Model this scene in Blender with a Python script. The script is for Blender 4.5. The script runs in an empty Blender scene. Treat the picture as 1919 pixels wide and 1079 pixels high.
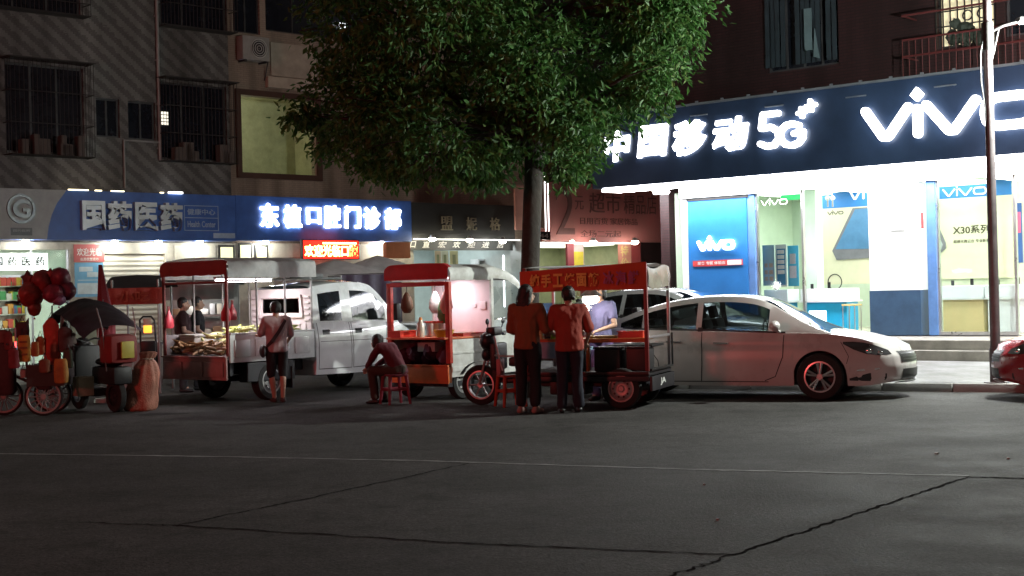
import bpy, bmesh, math, random
from mathutils import Vector, Matrix, noise
R = math.radians
random.seed(7)
scene = bpy.context.scene
col = scene.collection

# ---------------------------------------------------------------- camera, world, exposure
IW, IH, FPX, CAMH, ROLL = 1919, 1079, 2700.0, 1.6, R(1.4)
PITCH = math.atan((545 - 539.5) / FPX)
cF = Vector((0, math.cos(PITCH), math.sin(PITCH)))
U0 = Vector((0, -math.sin(PITCH), math.cos(PITCH)))
R0 = Vector((1, 0, 0))
cR = R0 * math.cos(ROLL) - U0 * math.sin(ROLL)
cU = R0 * math.sin(ROLL) + U0 * math.cos(ROLL)
CAM = Vector((0, 0, CAMH))
cd = bpy.data.cameras.new('camera')
cam = bpy.data.objects.new('camera', cd)
col.objects.link(cam)
cam.matrix_world = Matrix(((cR.x, cU.x, -cF.x, CAM.x), (cR.y, cU.y, -cF.y, CAM.y), (cR.z, cU.z, -cF.z, CAM.z), (0, 0, 0, 1)))
cd.sensor_width = 36
cd.lens = 36 * FPX / IW
cd.clip_start = 0.1
cd.clip_end = 600
scene.camera = cam
world = bpy.data.worlds.new('World')
scene.world = world
world.use_nodes = True
wn, wl = world.node_tree.nodes, world.node_tree.links
sky = wn.new('ShaderNodeTexSky')
sky.sky_type = 'NISHITA'
sky.sun_disc = False
sky.sun_elevation = R(-4)
sky.sun_rotation = R(150)
glow = wn.new('ShaderNodeMix')
glow.data_type = 'RGBA'
glow.inputs[0].default_value = 0.8
glow.inputs[7].default_value = (0.30, 0.25, 0.215, 1)       # the town's own glow on the night sky
wl.new(sky.outputs[0], glow.inputs[6])
bg = wn['Background']
wl.new(glow.outputs[2], bg.inputs[0])
bg.inputs[1].default_value = 0.18
vs = scene.view_settings
vs.view_transform = 'Standard'
vs.look = 'None'
vs.exposure = 0.5
vs.gamma = 1
vs.use_curve_mapping = False
scene.cycles.use_denoising = True
scene.cycles.max_bounces = 6
scene.cycles.transparent_max_bounces = 16
scene.cycles.sample_clamp_indirect = 4

def lamp(name, kind, loc, power, color=(1, 1, 1), size=0.1, aim=None, parent=None, **kw):
    l = bpy.data.lights.new(name, kind)
    l.energy = power
    l.color = color
    if kind == 'AREA':
        l.size = size
    else:
        l.shadow_soft_size = size
    for k, v in kw.items():
        setattr(l, k, v)
    o = bpy.data.objects.new(name, l)
    col.objects.link(o)
    o.location = loc
    if parent:
        o.parent = parent
    if aim is not None:
        o.rotation_euler = (Vector(aim) - Vector(loc)).to_track_quat('-Z', 'Y').to_euler()
    return o
# the red neon of a shop front across the junction, whose glow the photograph shows on everything facing left
lamp('neon_glow', 'AREA', (-24, -9, 6), 1550, (1, 0.10, 0.09), 3.0, (0, 20, 1))

# ---------------------------------------------------------------- pixel geometry
def ray(px, py):
    return cF + cR * ((px - IW / 2) / FPX) + cU * ((IH / 2 - py) / FPX)
def at(px, py, Y):
    d = ray(px, py)
    return CAM + d * (Y / d.y)
def gx(px, Y, z=0.0):
    """world x at image column px, distance Y"""
    p = at(px, 700, Y)
    q = at(px, 500, Y)
    t = (z - p.z) / (q.z - p.z)
    return p.x + (q.x - p.x) * t
def gz(py, px, Y):
    return at(px, py, Y).z

class Facade:
    def __init__(s, p0, p1):
        s.o = Vector((p0[0], p0[1], 0))
        s.u = Vector((p1[0] - p0[0], p1[1] - p0[1], 0)).normalized()
        s.n = Vector((-s.u.y, s.u.x, 0))          # into the building
        s.rz = math.atan2(s.u.y, s.u.x)
    def pt(s, px, py, off=0.0):
        d = ray(px, py)
        t = ((s.o + s.n * off) - CAM).dot(s.n) / d.dot(s.n)
        p = CAM + d * t
        return (p - s.o).dot(s.u), p.z
    def rect(s, x0, y0, x1, y1, off=0.0):
        c = [s.pt(x, y, off) for x, y in ((x0, y0), (x1, y0), (x0, y1), (x1, y1))]
        return ((c[0][0] + c[2][0]) / 2, (c[1][0] + c[3][0]) / 2, (c[2][1] + c[3][1]) / 2, (c[0][1] + c[1][1]) / 2)
    def w(s, a, off=0.0, z=0.0):
        p = s.o + s.u * a + s.n * off
        return Vector((p.x, p.y, z))

# ---------------------------------------------------------------- materials
MATS = {}
def mat(name, c, rough=0.55, metal=0.0, emit=None, es=0.0, var=0.18, vs_=3.0, bump=0.0, bs=40.0, spec=0.5, coat=0.0, dirt=None):
    if name in MATS:
        return MATS[name]
    m = bpy.data.materials.new(name)
    m.use_nodes = True
    n, l = m.node_tree.nodes, m.node_tree.links
    b = n['Principled BSDF']
    b.inputs['Roughness'].default_value = rough
    b.inputs['Metallic'].default_value = metal
    b.inputs['Specular IOR Level'].default_value = spec
    b.inputs['Coat Weight'].default_value = coat
    b.inputs['Coat Roughness'].default_value = 0.05
    tc = n.new('ShaderNodeTexCoord')
    if var > 0:
        t = n.new('ShaderNodeTexNoise')
        t.inputs['Scale'].default_value = vs_
        t.inputs['Detail'].default_value = 6
        t.inputs['Roughness'].default_value = 0.65
        l.new(tc.outputs['Object'], t.inputs['Vector'])
        rp = n.new('ShaderNodeValToRGB')
        rp.color_ramp.elements[0].position = 0.3
        rp.color_ramp.elements[1].position = 0.72
        d = dirt if dirt else [x * (1 - var * 1.6) for x in c]
        rp.color_ramp.elements[0].color = (*d, 1)
        rp.color_ramp.elements[1].color = (*[min(1, x * (1 + var * .5)) for x in c], 1)
        l.new(t.outputs['Fac'], rp.inputs[0])
        l.new(rp.outputs[0], b.inputs['Base Color'])
        mr = n.new('ShaderNodeMath')
        mr.operation = 'MULTIPLY_ADD'
        mr.inputs[1].default_value = 0.25
        mr.inputs[2].default_value = max(0.02, rough - 0.12)
        l.new(t.outputs['Fac'], mr.inputs[0])
        l.new(mr.outputs[0], b.inputs['Roughness'])
    else:
        b.inputs['Base Color'].default_value = (*c, 1)
    if bump > 0:
        t2 = n.new('ShaderNodeTexNoise')
        t2.inputs['Scale'].default_value = bs
        t2.inputs['Detail'].default_value = 4
        l.new(tc.outputs['Object'], t2.inputs['Vector'])
        bp = n.new('ShaderNodeBump')
        bp.inputs['Strength'].default_value = bump
        bp.inputs['Distance'].default_value = 0.02
        l.new(t2.outputs['Fac'], bp.inputs['Height'])
        l.new(bp.outputs[0], b.inputs['Normal'])
    if emit:
        b.inputs['Emission Color'].default_value = (*emit, 1)
        b.inputs['Emission Strength'].default_value = es
    MATS[name] = m
    return m

def glass_mat(name, tint, gloss=0.04, fres=1.45):
    if name in MATS:
        return MATS[name]
    m = bpy.data.materials.new(name)
    m.use_nodes = True
    n, l = m.node_tree.nodes, m.node_tree.links
    n.remove(n['Principled BSDF'])
    tr = n.new('ShaderNodeBsdfTransparent')
    tr.inputs[0].default_value = (*tint, 1)
    gl = n.new('ShaderNodeBsdfGlossy')
    gl.inputs['Roughness'].default_value = gloss
    fr = n.new('ShaderNodeFresnel')
    fr.inputs[0].default_value = fres
    mx = n.new('ShaderNodeMixShader')
    l.new(fr.outputs[0], mx.inputs[0])
    l.new(tr.outputs[0], mx.inputs[1])
    l.new(gl.outputs[0], mx.inputs[2])
    l.new(mx.outputs[0], n['Material Output'].inputs[0])
    MATS[name] = m
    return m

def node_mat(name, rough=0.7):
    m = bpy.data.materials.new(name)
    m.use_nodes = True
    MATS[name] = m
    n = m.node_tree.nodes
    b = n['Principled BSDF']
    b.inputs['Roughness'].default_value = rough
    return m, n, m.node_tree.links, b

def tile_mat(name, c1, c2, mortar, bw, bh, ms=0.012, rough=0.6, stripes=None, axes='XZ', bump=0.35):
    """tiled wall or paving in the object's own coordinates"""
    m, n, l, b = node_mat(name, rough)
    tc = n.new('ShaderNodeTexCoord')
    sp = n.new('ShaderNodeSeparateXYZ')
    l.new(tc.outputs['Object'], sp.inputs[0])
    cb = n.new('ShaderNodeCombineXYZ')
    l.new(sp.outputs[axes[0]], cb.inputs[0])
    l.new(sp.outputs[axes[1]], cb.inputs[1])
    br = n.new('ShaderNodeTexBrick')
    br.inputs['Scale'].default_value = 1.0
    br.inputs['Brick Width'].default_value = bw
    br.inputs['Row Height'].default_value = bh
    br.inputs['Mortar Size'].default_value = ms
    br.inputs['Color1'].default_value = (*c1, 1)
    br.inputs['Color2'].default_value = (*c2, 1)
    br.inputs['Mortar'].default_value = (*mortar, 1)
    l.new(cb.outputs[0], br.inputs['Vector'])
    out = br.outputs['Color']
    if stripes:
        per, slope, sc = stripes
        md = n.new('ShaderNodeMath'); md.operation = 'MULTIPLY_ADD'
        l.new(sp.outputs[axes[0]], md.inputs[0]); md.inputs[1].default_value = slope
        # stepped tiles: snap height to the tile row
        sn = n.new('ShaderNodeMath'); sn.operation = 'SNAP'; sn.inputs[1].default_value = bh
        l.new(sp.outputs[axes[1]], sn.inputs[0])
        l.new(sn.outputs[0], md.inputs[2])
        wv = n.new('ShaderNodeMath'); wv.operation = 'WRAP'
        wv.inputs[1].default_value = 0; wv.inputs[2].default_value = per
        l.new(md.outputs[0], wv.inputs[0])
        nz0 = n.new('ShaderNodeTexNoise'); nz0.inputs['Scale'].default_value = 7
        l.new(tc.outputs['Object'], nz0.inputs['Vector'])
        ad = n.new('ShaderNodeMath'); ad.operation = 'MULTIPLY_ADD'; ad.inputs[1].default_value = 0.3
        l.new(nz0.outputs[0], ad.inputs[0]); l.new(wv.outputs[0], ad.inputs[2])
        gt = n.new('ShaderNodeMath'); gt.operation = 'GREATER_THAN'; gt.inputs[1].default_value = per * 0.5 + 0.15
        l.new(ad.outputs[0], gt.inputs[0])
        mx = n.new('ShaderNodeMix'); mx.data_type = 'RGBA'; mx.blend_type = 'MIX'
        l.new(gt.outputs[0], mx.inputs[0]); l.new(out, mx.inputs[6]); mx.inputs[7].default_value = (*sc, 1)
        out = mx.outputs[2]
    nz = n.new('ShaderNodeTexNoise'); nz.inputs['Scale'].default_value = 0.9; nz.inputs['Detail'].default_value = 8
    mp = n.new('ShaderNodeMapping'); mp.inputs['Scale'].default_value = (1.9, 1.0, 0.28 if axes == 'XZ' else 1.0)      # rain streaks run down a wall
    l.new(tc.outputs['Object'], mp.inputs['Vector']); l.new(mp.outputs[0], nz.inputs['Vector'])
    rp = n.new('ShaderNodeValToRGB')
    rp.color_ramp.elements[0].position = 0.3; rp.color_ramp.elements[0].color = (0.40, 0.37, 0.35, 1)
    rp.color_ramp.elements[1].position = 0.7; rp.color_ramp.elements[1].color = (1, 1, 1, 1)
    l.new(nz.outputs[0], rp.inputs[0])
    mu = n.new('ShaderNodeMix'); mu.data_type = 'RGBA'; mu.blend_type = 'MULTIPLY'; mu.inputs[0].default_value = 1
    l.new(out, mu.inputs[6]); l.new(rp.outputs[0], mu.inputs[7])
    l.new(mu.outputs[2], b.inputs['Base Color'])
    bp = n.new('ShaderNodeBump'); bp.inputs['Strength'].default_value = bump; bp.inputs['Distance'].default_value = 0.01
    l.new(br.outputs['Fac'], bp.inputs['Height']); bp.invert = True
    l.new(bp.outputs[0], b.inputs['Normal'])
    return m

# ---------------------------------------------------------------- mesh builder
class MB:
    def __init__(s, m=None):
        s.bm = bmesh.new(); s.mats = []; s.mi = 0
        if m: s.m(m)
    def m(s, mt):
        if mt not in s.mats: s.mats.append(mt)
        s.mi = s.mats.index(mt)
        return s
    def _f(s, vs):
        try:
            f = s.bm.faces.new(vs); f.material_index = s.mi; return f
        except ValueError:
            return None
    def box(s, x0, x1, y0, y1, z0, z1, bev=0.0, M=None):
        P = [Vector((x, y, z)) for z in (z0, z1) for y in (y0, y1) for x in (x0, x1)]
        if M is not None: P = [M @ p for p in P]
        v = [s.bm.verts.new(p) for p in P]
        fs = [s._f([v[i] for i in q]) for q in ((0, 2, 3, 1), (4, 5, 7, 6), (0, 1, 5, 4), (1, 3, 7, 5), (3, 2, 6, 7), (2, 0, 4, 6))]
        if bev > 0:
            es = list({e for f in fs for e in f.edges})
            r = bmesh.ops.bevel(s.bm, geom=es, offset=bev, segments=2, affect='EDGES', profile=0.6)
            for f in r['faces']: f.material_index = s.mi
        return s
    def quad(s, pts):
        s._f([s.bm.verts.new(Vector(p)) for p in pts]); return s
    def rings(s, rings, close=True, cap=True):
        vs = [[s.bm.verts.new(Vector(p)) for p in r] for r in rings]
        n = len(vs[0])
        for a, b in zip(vs, vs[1:]):
            for i in range(n if close else n - 1):
                j = (i + 1) % n
                s._f([a[i], a[j], b[j], b[i]])
        if cap and close:
            s._f(vs[0][::-1]); s._f(vs[-1])
        return s
    def grid(s, rows):
        return s.rings(rows, close=False, cap=False)
    def cyl(s, p0, p1, r0, r1=None, n=12, cap=True):
        p0, p1 = Vector(p0), Vector(p1)
        if r1 is None: r1 = r0
        d = (p1 - p0)
        q = d.to_track_quat('Z', 'Y') if d.length > 1e-9 else Matrix().to_quaternion()
        a, b = q @ Vector((1, 0, 0)), q @ Vector((0, 1, 0))
        cs = [a * math.cos(2 * math.pi * i / n) + b * math.sin(2 * math.pi * i / n) for i in range(n)]
        return s.rings([[p0 + c * r0 for c in cs], [p1 + c * r1 for c in cs]], cap=cap)
    def tube(s, pts, r, n=8):
        pts = [Vector(p) for p in pts]
        rs = r if isinstance(r, (list, tuple)) else [r] * len(pts)
        out = []
        up = Vector((0.13, 0.27, 0.95))
        for i, p in enumerate(pts):
            d = (pts[min(i + 1, len(pts) - 1)] - pts[max(i - 1, 0)]).normalized()
            if abs(d.dot(up)) > 0.98: up = Vector((0.9, 0.3, 0.1))
            a = d.cross(up).normalized(); b = a.cross(d)
            up = b
            out.append([p + (a * math.cos(2 * math.pi * k / n) + b * math.sin(2 * math.pi * k / n)) * rs[i] for k in range(n)])
        return s.rings(out)
    def lathe(s, prof, o, axis='Y', n=24):
        o = Vector(o); rr = []
        for r, h in prof:
            ring = []
            for k in range(n):
                c, d = math.cos(2 * math.pi * k / n) * r, math.sin(2 * math.pi * k / n) * r
                ring.append(o + (Vector((c, h, d)) if axis == 'Y' else Vector((c, d, h)) if axis == 'Z' else Vector((h, c, d))))
            rr.append(ring)
        return s.rings(rr, cap=False)
    def ell(s, c, r, nu=14, nv=9, M=None, amp=0.0, seed=0.0):
        c = Vector(c); r = Vector((r, r, r)) if isinstance(r, (int, float)) else Vector(r)
        rr = []
        for j in range(nv + 1):
            t = math.pi * j / nv
            st = max(math.sin(t), 0.02)
            ring = []
            for i in range(nu):
                a = 2 * math.pi * i / nu
                d = Vector((st * math.cos(a), st * math.sin(a), -math.cos(t)))
                k = 1 + (noise.noise(d * 2.1 + Vector((seed, seed * .7, 3))) * amp if amp else 0)
                p = Vector((d.x * r.x, d.y * r.y, d.z * r.z)) * k
                if M is not None: p = M @ p
                ring.append(c + p)
            rr.append(ring)
        return s.rings(rr)
    def prism(s, poly, y0, y1, M=None):
        """outline in x,z pushed from y0 to y1"""
        T = (lambda p: M @ p) if M is not None else (lambda p: p)
        s.rings([[T(Vector((x, y0, z))) for x, z in poly], [T(Vector((x, y1, z))) for x, z in poly]])
        return s
    def text(s, body, x0, x1, z0, z1, y, depth=0.03, bold=0.0, shear=0.0, fit=True, M=None):
        """letters standing in the x,z plane that look towards -y, fitted into a rectangle"""
        me = text_mesh(body, bold, shear)
        xs = [v.co.x for v in me.vertices]; ys = [v.co.y for v in me.vertices]
        ax, bx, ay, by = min(xs), max(xs), min(ys), max(ys)
        kx = (x1 - x0) / (bx - ax); kz = (z1 - z0) / (by - ay)
        vs = []
        for v in me.vertices:
            p = Vector((x0 + (v.co.x - ax) * kx, y - (depth if v.co.z > 0 else 0), z0 + (v.co.y - ay) * kz))
            vs.append(s.bm.verts.new(M @ p if M is not None else p))
        for p in me.polygons:
            s._f([vs[i] for i in p.vertices])
        return s
    def fat(s, body, x0, x1, z0, z1, y, depth=0.03, bold=0.02, shear=0.0, g=0.012):
        """heavy lettering: the same strokes laid side by side"""
        for i, (a, b) in enumerate(((0, 0), (g, 0), (-g, 0), (0, g), (0, -g))):
            s.text(body, x0 + g + a, x1 - g + a, z0 + g + b, z1 - g + b, y, depth + i * .0007, bold, shear)
        return s
    def build(s, name, parent=None, smooth=35, loc=None, rz=0.0):
        me = bpy.data.meshes.new(name)
        bmesh.ops.recalc_face_normals(s.bm, faces=s.bm.faces)
        s.bm.to_mesh(me); s.bm.free()
        for m_ in s.mats: me.materials.append(m_)
        if smooth:
            for p in me.polygons: p.use_smooth = True
            me.set_sharp_from_angle(angle=R(smooth))
        o = bpy.data.objects.new(name, me)
        col.objects.link(o)
        if parent: o.parent = parent
        if loc is not None: o.location = loc
        o.rotation_euler.z = rz
        return o

def build_parts(x, name, parent, smooth=35):
    """every separate piece of the builder becomes a part of its own"""
    x.bm.verts.index_update(); seen = set(); out = []
    for v in x.bm.verts:
        if v.index in seen: continue
        st, isl = [v], []
        seen.add(v.index)
        while st:
            q = st.pop(); isl.append(q)
            for e in q.link_edges:
                w = e.other_vert(q)
                if w.index not in seen: seen.add(w.index); st.append(w)
        y = MB(); y.mats = list(x.mats); mp = {q: y.bm.verts.new(q.co) for q in isl}
        for f in {f for q in isl for f in q.link_faces}:
            nf = y.bm.faces.new([mp[q] for q in f.verts]); nf.material_index = f.material_index
        out.append(y.build(name, parent, smooth))
    x.bm.free()
    return out
_tm = {}
def text_mesh(body, bold=0.0, shear=0.0):
    k = (body, bold, shear)
    if k not in _tm:
        c = bpy.data.curves.new('lettering', 'FONT')
        c.body = body; c.offset = bold; c.shear = shear; c.extrude = 0.02; c.resolution_u = 4
        o = bpy.data.objects.new('lettering', c)
        col.objects.link(o)
        dg = bpy.context.evaluated_depsgraph_get()
        _tm[k] = bpy.data.meshes.new_from_object(o.evaluated_get(dg), depsgraph=dg)
        bpy.data.objects.remove(o); bpy.data.curves.remove(c)
    return _tm[k]

def tag(o, label=None, cat=None, group=None, kind=None):
    if label: o['label'] = label
    if cat: o['category'] = cat
    if group: o['group'] = group
    if kind: o['kind'] = kind
    return o
def thing(name, label, cat, loc=(0, 0, 0), rz=0.0, group=None):
    o = bpy.data.objects.new(name, None)
    o.empty_display_size = 0.1
    col.objects.link(o)
    o.location = loc; o.rotation_euler.z = rz
    return tag(o, label, cat, group)
def dup(root, loc, rz=None, label=None):
    def cp(o, par):
        c = o.copy(); col.objects.link(c)
        if par: c.parent = par
        for k in o.children: cp(k, c)
        return c
    r = cp(root, None)
    r.location = loc
    if rz is not None: r.rotation_euler.z = rz
    if label: r['label'] = label
    return r
def fthing(F, name, label, cat, s, off=0.0, z=0.0, group=None):
    return thing(name, label, cat, F.w(s, off, z), F.rz, group)
def interp(tab, x):
    if x <= tab[0][0]: return tab[0][1]
    for (a, b), (c, d) in zip(tab, tab[1:]):
        if x <= c:
            t = (x - a) / (c - a)
            return b + (d - b) * t
    return tab[-1][1]
def smooth_tab(tab, n=6):
    """catmull-rom through the points, resampled"""
    out = []
    for i in range(len(tab) - 1):
        p0 = tab[max(i - 1, 0)]; p1 = tab[i]; p2 = tab[i + 1]; p3 = tab[min(i + 2, len(tab) - 1)]
        for k in range(n):
            t = k / n
            m1 = (p2[1] - p0[1]) / max(p2[0] - p0[0], 1e-6) * (p2[0] - p1[0])
            m2 = (p3[1] - p1[1]) / max(p3[0] - p1[0], 1e-6) * (p2[0] - p1[0])
            h = (2 * t**3 - 3 * t**2 + 1) * p1[1] + (t**3 - 2 * t**2 + t) * m1 + (-2 * t**3 + 3 * t**2) * p2[1] + (t**3 - t**2) * m2
            out.append((p1[0] + (p2[0] - p1[0]) * t, h))
    out.append(tab[-1])
    return out

# shared materials
WHITE_PAINT = mat('white_paint', (0.72, 0.72, 0.70), 0.45, var=0.12)
GREY_METAL = mat('grey_metal', (0.35, 0.35, 0.34), 0.45, 0.7)
DARK_METAL = mat('dark_metal', (0.03, 0.03, 0.035), 0.5, 0.3)
RUBBER = mat('rubber', (0.018, 0.018, 0.018), 0.85, bump=0.2)
ALU = mat('aluminium', (0.6, 0.6, 0.6), 0.3, 0.9, var=0.1)
CHROME = mat('chrome', (0.75, 0.75, 0.75), 0.12, 1.0, var=0)
RED_PAINT = mat('red_paint', (0.45, 0.05, 0.04), 0.5)
BLACK = mat('black_plastic', (0.015, 0.015, 0.016), 0.45)
CREAM = mat('cream_paint', (0.62, 0.6, 0.5), 0.6)
LED_WHITE = mat('led_white', (0.9, 0.9, 0.9), emit=(0.98, 0.98, 1.0), es=32, var=0)
LETTER_WHITE = mat('lit_letter_white', (0.9, 0.9, 0.9), emit=(0.96, 0.97, 1.0), es=4.5, var=0)
BULB = mat('bulb_glow', (1, 1, 1), emit=(1, 0.93, 0.78), es=30, var=0)
SHOPGLASS = glass_mat('shop_glass', (0.93, 0.97, 0.95))
CARGLASS = glass_mat('car_glass', (0.22, 0.25, 0.25), 0.03, 1.55)
# ================================================================ THE SETTING
def gnd(px, py, z=0.0):
    d = ray(px, py)
    t = (z - CAMH) / d.z
    p = CAM + d * t
    return Vector((p.x, p.y, z))

# road: one sheet of worn concrete and tar
m, n, l, b = node_mat('worn_road', 0.7)
tc = n.new('ShaderNodeTexCoord')
def nz(scale, det=6, rough=0.6):
    t = n.new('ShaderNodeTexNoise'); t.inputs['Scale'].default_value = scale; t.inputs['Detail'].default_value = det
    t.inputs['Roughness'].default_value = rough
    l.new(tc.outputs['Object'], t.inputs['Vector']); return t.outputs[0]
def ramp(src, a, ca, b_, cb):
    r = n.new('ShaderNodeValToRGB')
    r.color_ramp.elements[0].position = a; r.color_ramp.elements[0].color = (*ca, 1)
    r.color_ramp.elements[1].position = b_; r.color_ramp.elements[1].color = (*cb, 1)
    l.new(src, r.inputs[0]); return r.outputs[0]
def mul(a, c):
    x = n.new('ShaderNodeMix'); x.data_type = 'RGBA'; x.blend_type = 'MULTIPLY'; x.inputs[0].default_value = 1
    l.new(a, x.inputs[6]); l.new(c, x.inputs[7]); return x.outputs[2]
big = ramp(nz(0.35, 8, 0.7), 0.32, (0.040, 0.039, 0.038), 0.68, (0.084, 0.081, 0.080))
grit = mul(ramp(nz(42, 4, .8), 0.35, (0.4, 0.4, 0.4), 0.65, (1.5, 1.5, 1.5)), ramp(nz(14, 4, .8), 0.35, (0.7, 0.7, 0.7), 0.65, (1.25, 1.25, 1.25)))
spots = ramp(nz(2.6, 9, 0.75), 0.36, (0.5, 0.49, 0.48), 0.52, (1, 1, 1))
l.new(mul(mul(big, grit), spots), b.inputs['Base Color'])
rr = ramp(nz(1.3, 6), 0.3, (0.78,) * 3, 0.7, (0.95,) * 3)
l.new(rr, b.inputs['Roughness']); b.inputs['Specular IOR Level'].default_value = .22
bp = n.new('ShaderNodeBump'); bp.inputs['Strength'].default_value = 0.5; bp.inputs['Distance'].default_value = 0.02
l.new(nz(38, 5), bp.inputs['Height']); l.new(bp.outputs[0], b.inputs['Normal'])
ROAD = m
rd = MB(ROAD)
rd.quad([(-160, -60, 0), (160, -60, 0), (160, 260, 0), (-160, 260, 0)])
tag(rd.build('road', smooth=0), kind='structure')

def strip(mb, pix, w, z=0.004, jit=0.012, steps=26):
    pts = []
    for (a, c) in zip(pix, pix[1:]):
        p, q = gnd(*a), gnd(*c)
        for k in range(steps):
            pts.append(p.lerp(q, k / steps))
    pts.append(gnd(*pix[-1]))
    L_, R_ = [], []
    for i, p in enumerate(pts):
        d = (pts[min(i + 1, len(pts) - 1)] - pts[max(i - 1, 0)]).normalized()
        nn = Vector((-d.y, d.x, 0))
        o = nn * random.uniform(-jit, jit)
        ww = w * random.uniform(0.55, 1.25)
        L_.append(p + o + nn * ww + Vector((0, 0, z))); R_.append(p + o - nn * ww + Vector((0, 0, z)))
    mb.grid([L_, R_])
TAR = mat('tar_joint', (0.026, 0.025, 0.025), 1.0, spec=0.0)
FADED = mat('faded_joint', (0.30, 0.30, 0.30), 0.8, var=0.5, vs_=1.2, dirt=(0.13, 0.13, 0.13))
j = MB(TAR)
strip(j, [(330, 985), (560, 938), (880, 868)], 0.010, jit=0.018)
strip(j, [(150, 979), (330, 985), (860, 1018), (1375, 1040)], 0.012, jit=0.018)
strip(j, [(1375, 1040), (1590, 968), (1815, 893)], 0.013, jit=0.018)
strip(j, [(1815, 894), (1990, 899)], 0.022)
strip(j, [(1375, 1040), (1250, 1082)], 0.010, jit=0.03)
tag(j.build('tar_joints', smooth=0), kind='structure')
j = MB(FADED)
strip(j, [(-40, 850), (420, 856), (800, 864), (1300, 880), (1815, 892)], 0.028)
tag(j.build('faded_line', smooth=0), kind='structure')
tar = MB(mat('oil_stain', (0.035, 0.034, 0.033), 0.95, var=0.4, spec=.1))
for (px, py, rx, ry) in ((300, 776, .35, .2), (90, 770, .5, .3)):
    c = gnd(px, py); pts = []
    sd = random.random() * 9
    for k in range(22):
        a = k * 2 * math.pi / 22
        q = 1 + 0.45 * noise.noise(Vector((math.cos(a) * 1.3, math.sin(a) * 1.3, sd)))
        pts.append((c.x + rx * q * math.cos(a), c.y + ry * q * math.sin(a), 0.002))
    tar.quad(pts)
tag(tar.build('oil_stains', smooth=0), kind='structure')
tag_litter = []
# raised pavement on the right, with kerb stones
K0 = Vector((4.85, 21.35, 0)); KD = Vector((math.cos(R(28)), -math.sin(R(28)), 0)); KN = Vector((-KD.y, KD.x, 0))
PAVE = tile_mat('pavement_tiles', (0.25, 0.25, 0.245), (0.20, 0.20, 0.20), (0.11, 0.11, 0.11), 0.4, 0.2, 0.008, 0.7, axes='XY', bump=0.3)
pv = MB(PAVE)
kl, kr = K0 - KD * 3.4, K0 + KD * 14
ring = [kl + KN * .15, kr + KN * .15, kr + KN * 30, Vector((-2, 60, 0)), Vector((0.2, 40, 0)), kl + KN * 3 - KD * .6]
pv.quad([(p.x, p.y, 0.12) for p in ring])
tag(pv.build('pavement', smooth=0), kind='structure')
kb = MB(mat('kerb_stone', (0.32, 0.31, 0.3), 0.75, bump=0.3))
M_ = Matrix.Translation(kl) @ Matrix.Rotation(-R(28), 4, 'Z')
x = 0
while x < 17.3:
    kb.box(x, x + .985, 0, .149, -.05, .123, .012, M_)
    x += 1.0
kb.tube([kl + KN * .1 + Vector((0, 0, .06)), kl + KN * 1 - KD * .25 + Vector((0, 0, .06)), kl + KN * 3 - KD * .6 + Vector((0, 0, .06)), Vector((.2, 40, .06))], .075, 8)
tag(kb.build('kerb'), kind='structure')

# ---------------------------------------------------------------- facades
LF = Facade((-12.65, 35.6), (-3.30, 44.6))
RF = Facade((2.79, 32.8), (9.52, 26.8))

def wall_holes(mb, s0, s1, z0, z1, holes, y0, y1):
    xs = sorted({s0, s1, *[h[0] for h in holes], *[h[1] for h in holes]})
    zs = sorted({z0, z1, *[h[2] for h in holes], *[h[3] for h in holes]})
    xs = [v for v in xs if s0 <= v <= s1]; zs = [v for v in zs if z0 <= v <= z1]
    for a, c in zip(xs, xs[1:]):
        for d, e in zip(zs, zs[1:]):
            mx, mz = (a + c) / 2, (d + e) / 2
            if any(h[0] < mx < h[1] and h[2] < mz < h[3] for h in holes): continue
            mb.box(a, c, y0, y1, d, e)

WOFF = 0.45
def LR(x0, y0, x1, y1, off=WOFF): return LF.rect(x0, y0, x1, y1, off)
S0 = -7.0
S_A = LF.pt(431, 250, WOFF)[0]
S_B = LF.pt(1002, 380, WOFF)[0]
S_C = S_B + 11
Z0, ZT = 3.15, 14.0
fc = MB(mat('forecourt_concrete', (0.24, 0.235, 0.22), 0.75, bump=0.3, bs=20, var=0.3))
fc.quad([LF.w(S0, -7.5, .004), LF.w(S_C, -7.5, .004), LF.w(S_C, 9, .004), LF.w(S0, 9, .004)])
tag(fc.build('forecourt', smooth=0), kind='structure')

STRIPED = tile_mat('striped_wall_tiles', (0.115, 0.108, 0.10), (0.10, 0.098, 0.092), (0.075, 0.07, 0.066), 0.10, 0.055, 0.006, 0.6, stripes=(0.40, 0.78, (0.175, 0.17, 0.162)))
BEIGE = tile_mat('beige_wall_tiles', (0.37, 0.29, 0.225), (0.33, 0.26, 0.20), (0.24, 0.19, 0.15), 0.20, 0.06, 0.006, 0.6)
BROWN = tile_mat('red_brown_wall_tiles', (0.046, 0.016, 0.018), (0.034, 0.013, 0.015), (0.016, 0.009, 0.010), 0.20, 0.065, 0.008, 0.5)
NIGHTGLASS = mat('dark_window_pane', (0.012, 0.014, 0.02), 0.12, var=0.1)
FRAME_ALU = mat('window_frame', (0.08, 0.08, 0.08), 0.4, 0.6)
CAGE = mat('window_cage', (0.045, 0.04, 0.038), 0.6, 0.5)

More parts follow.
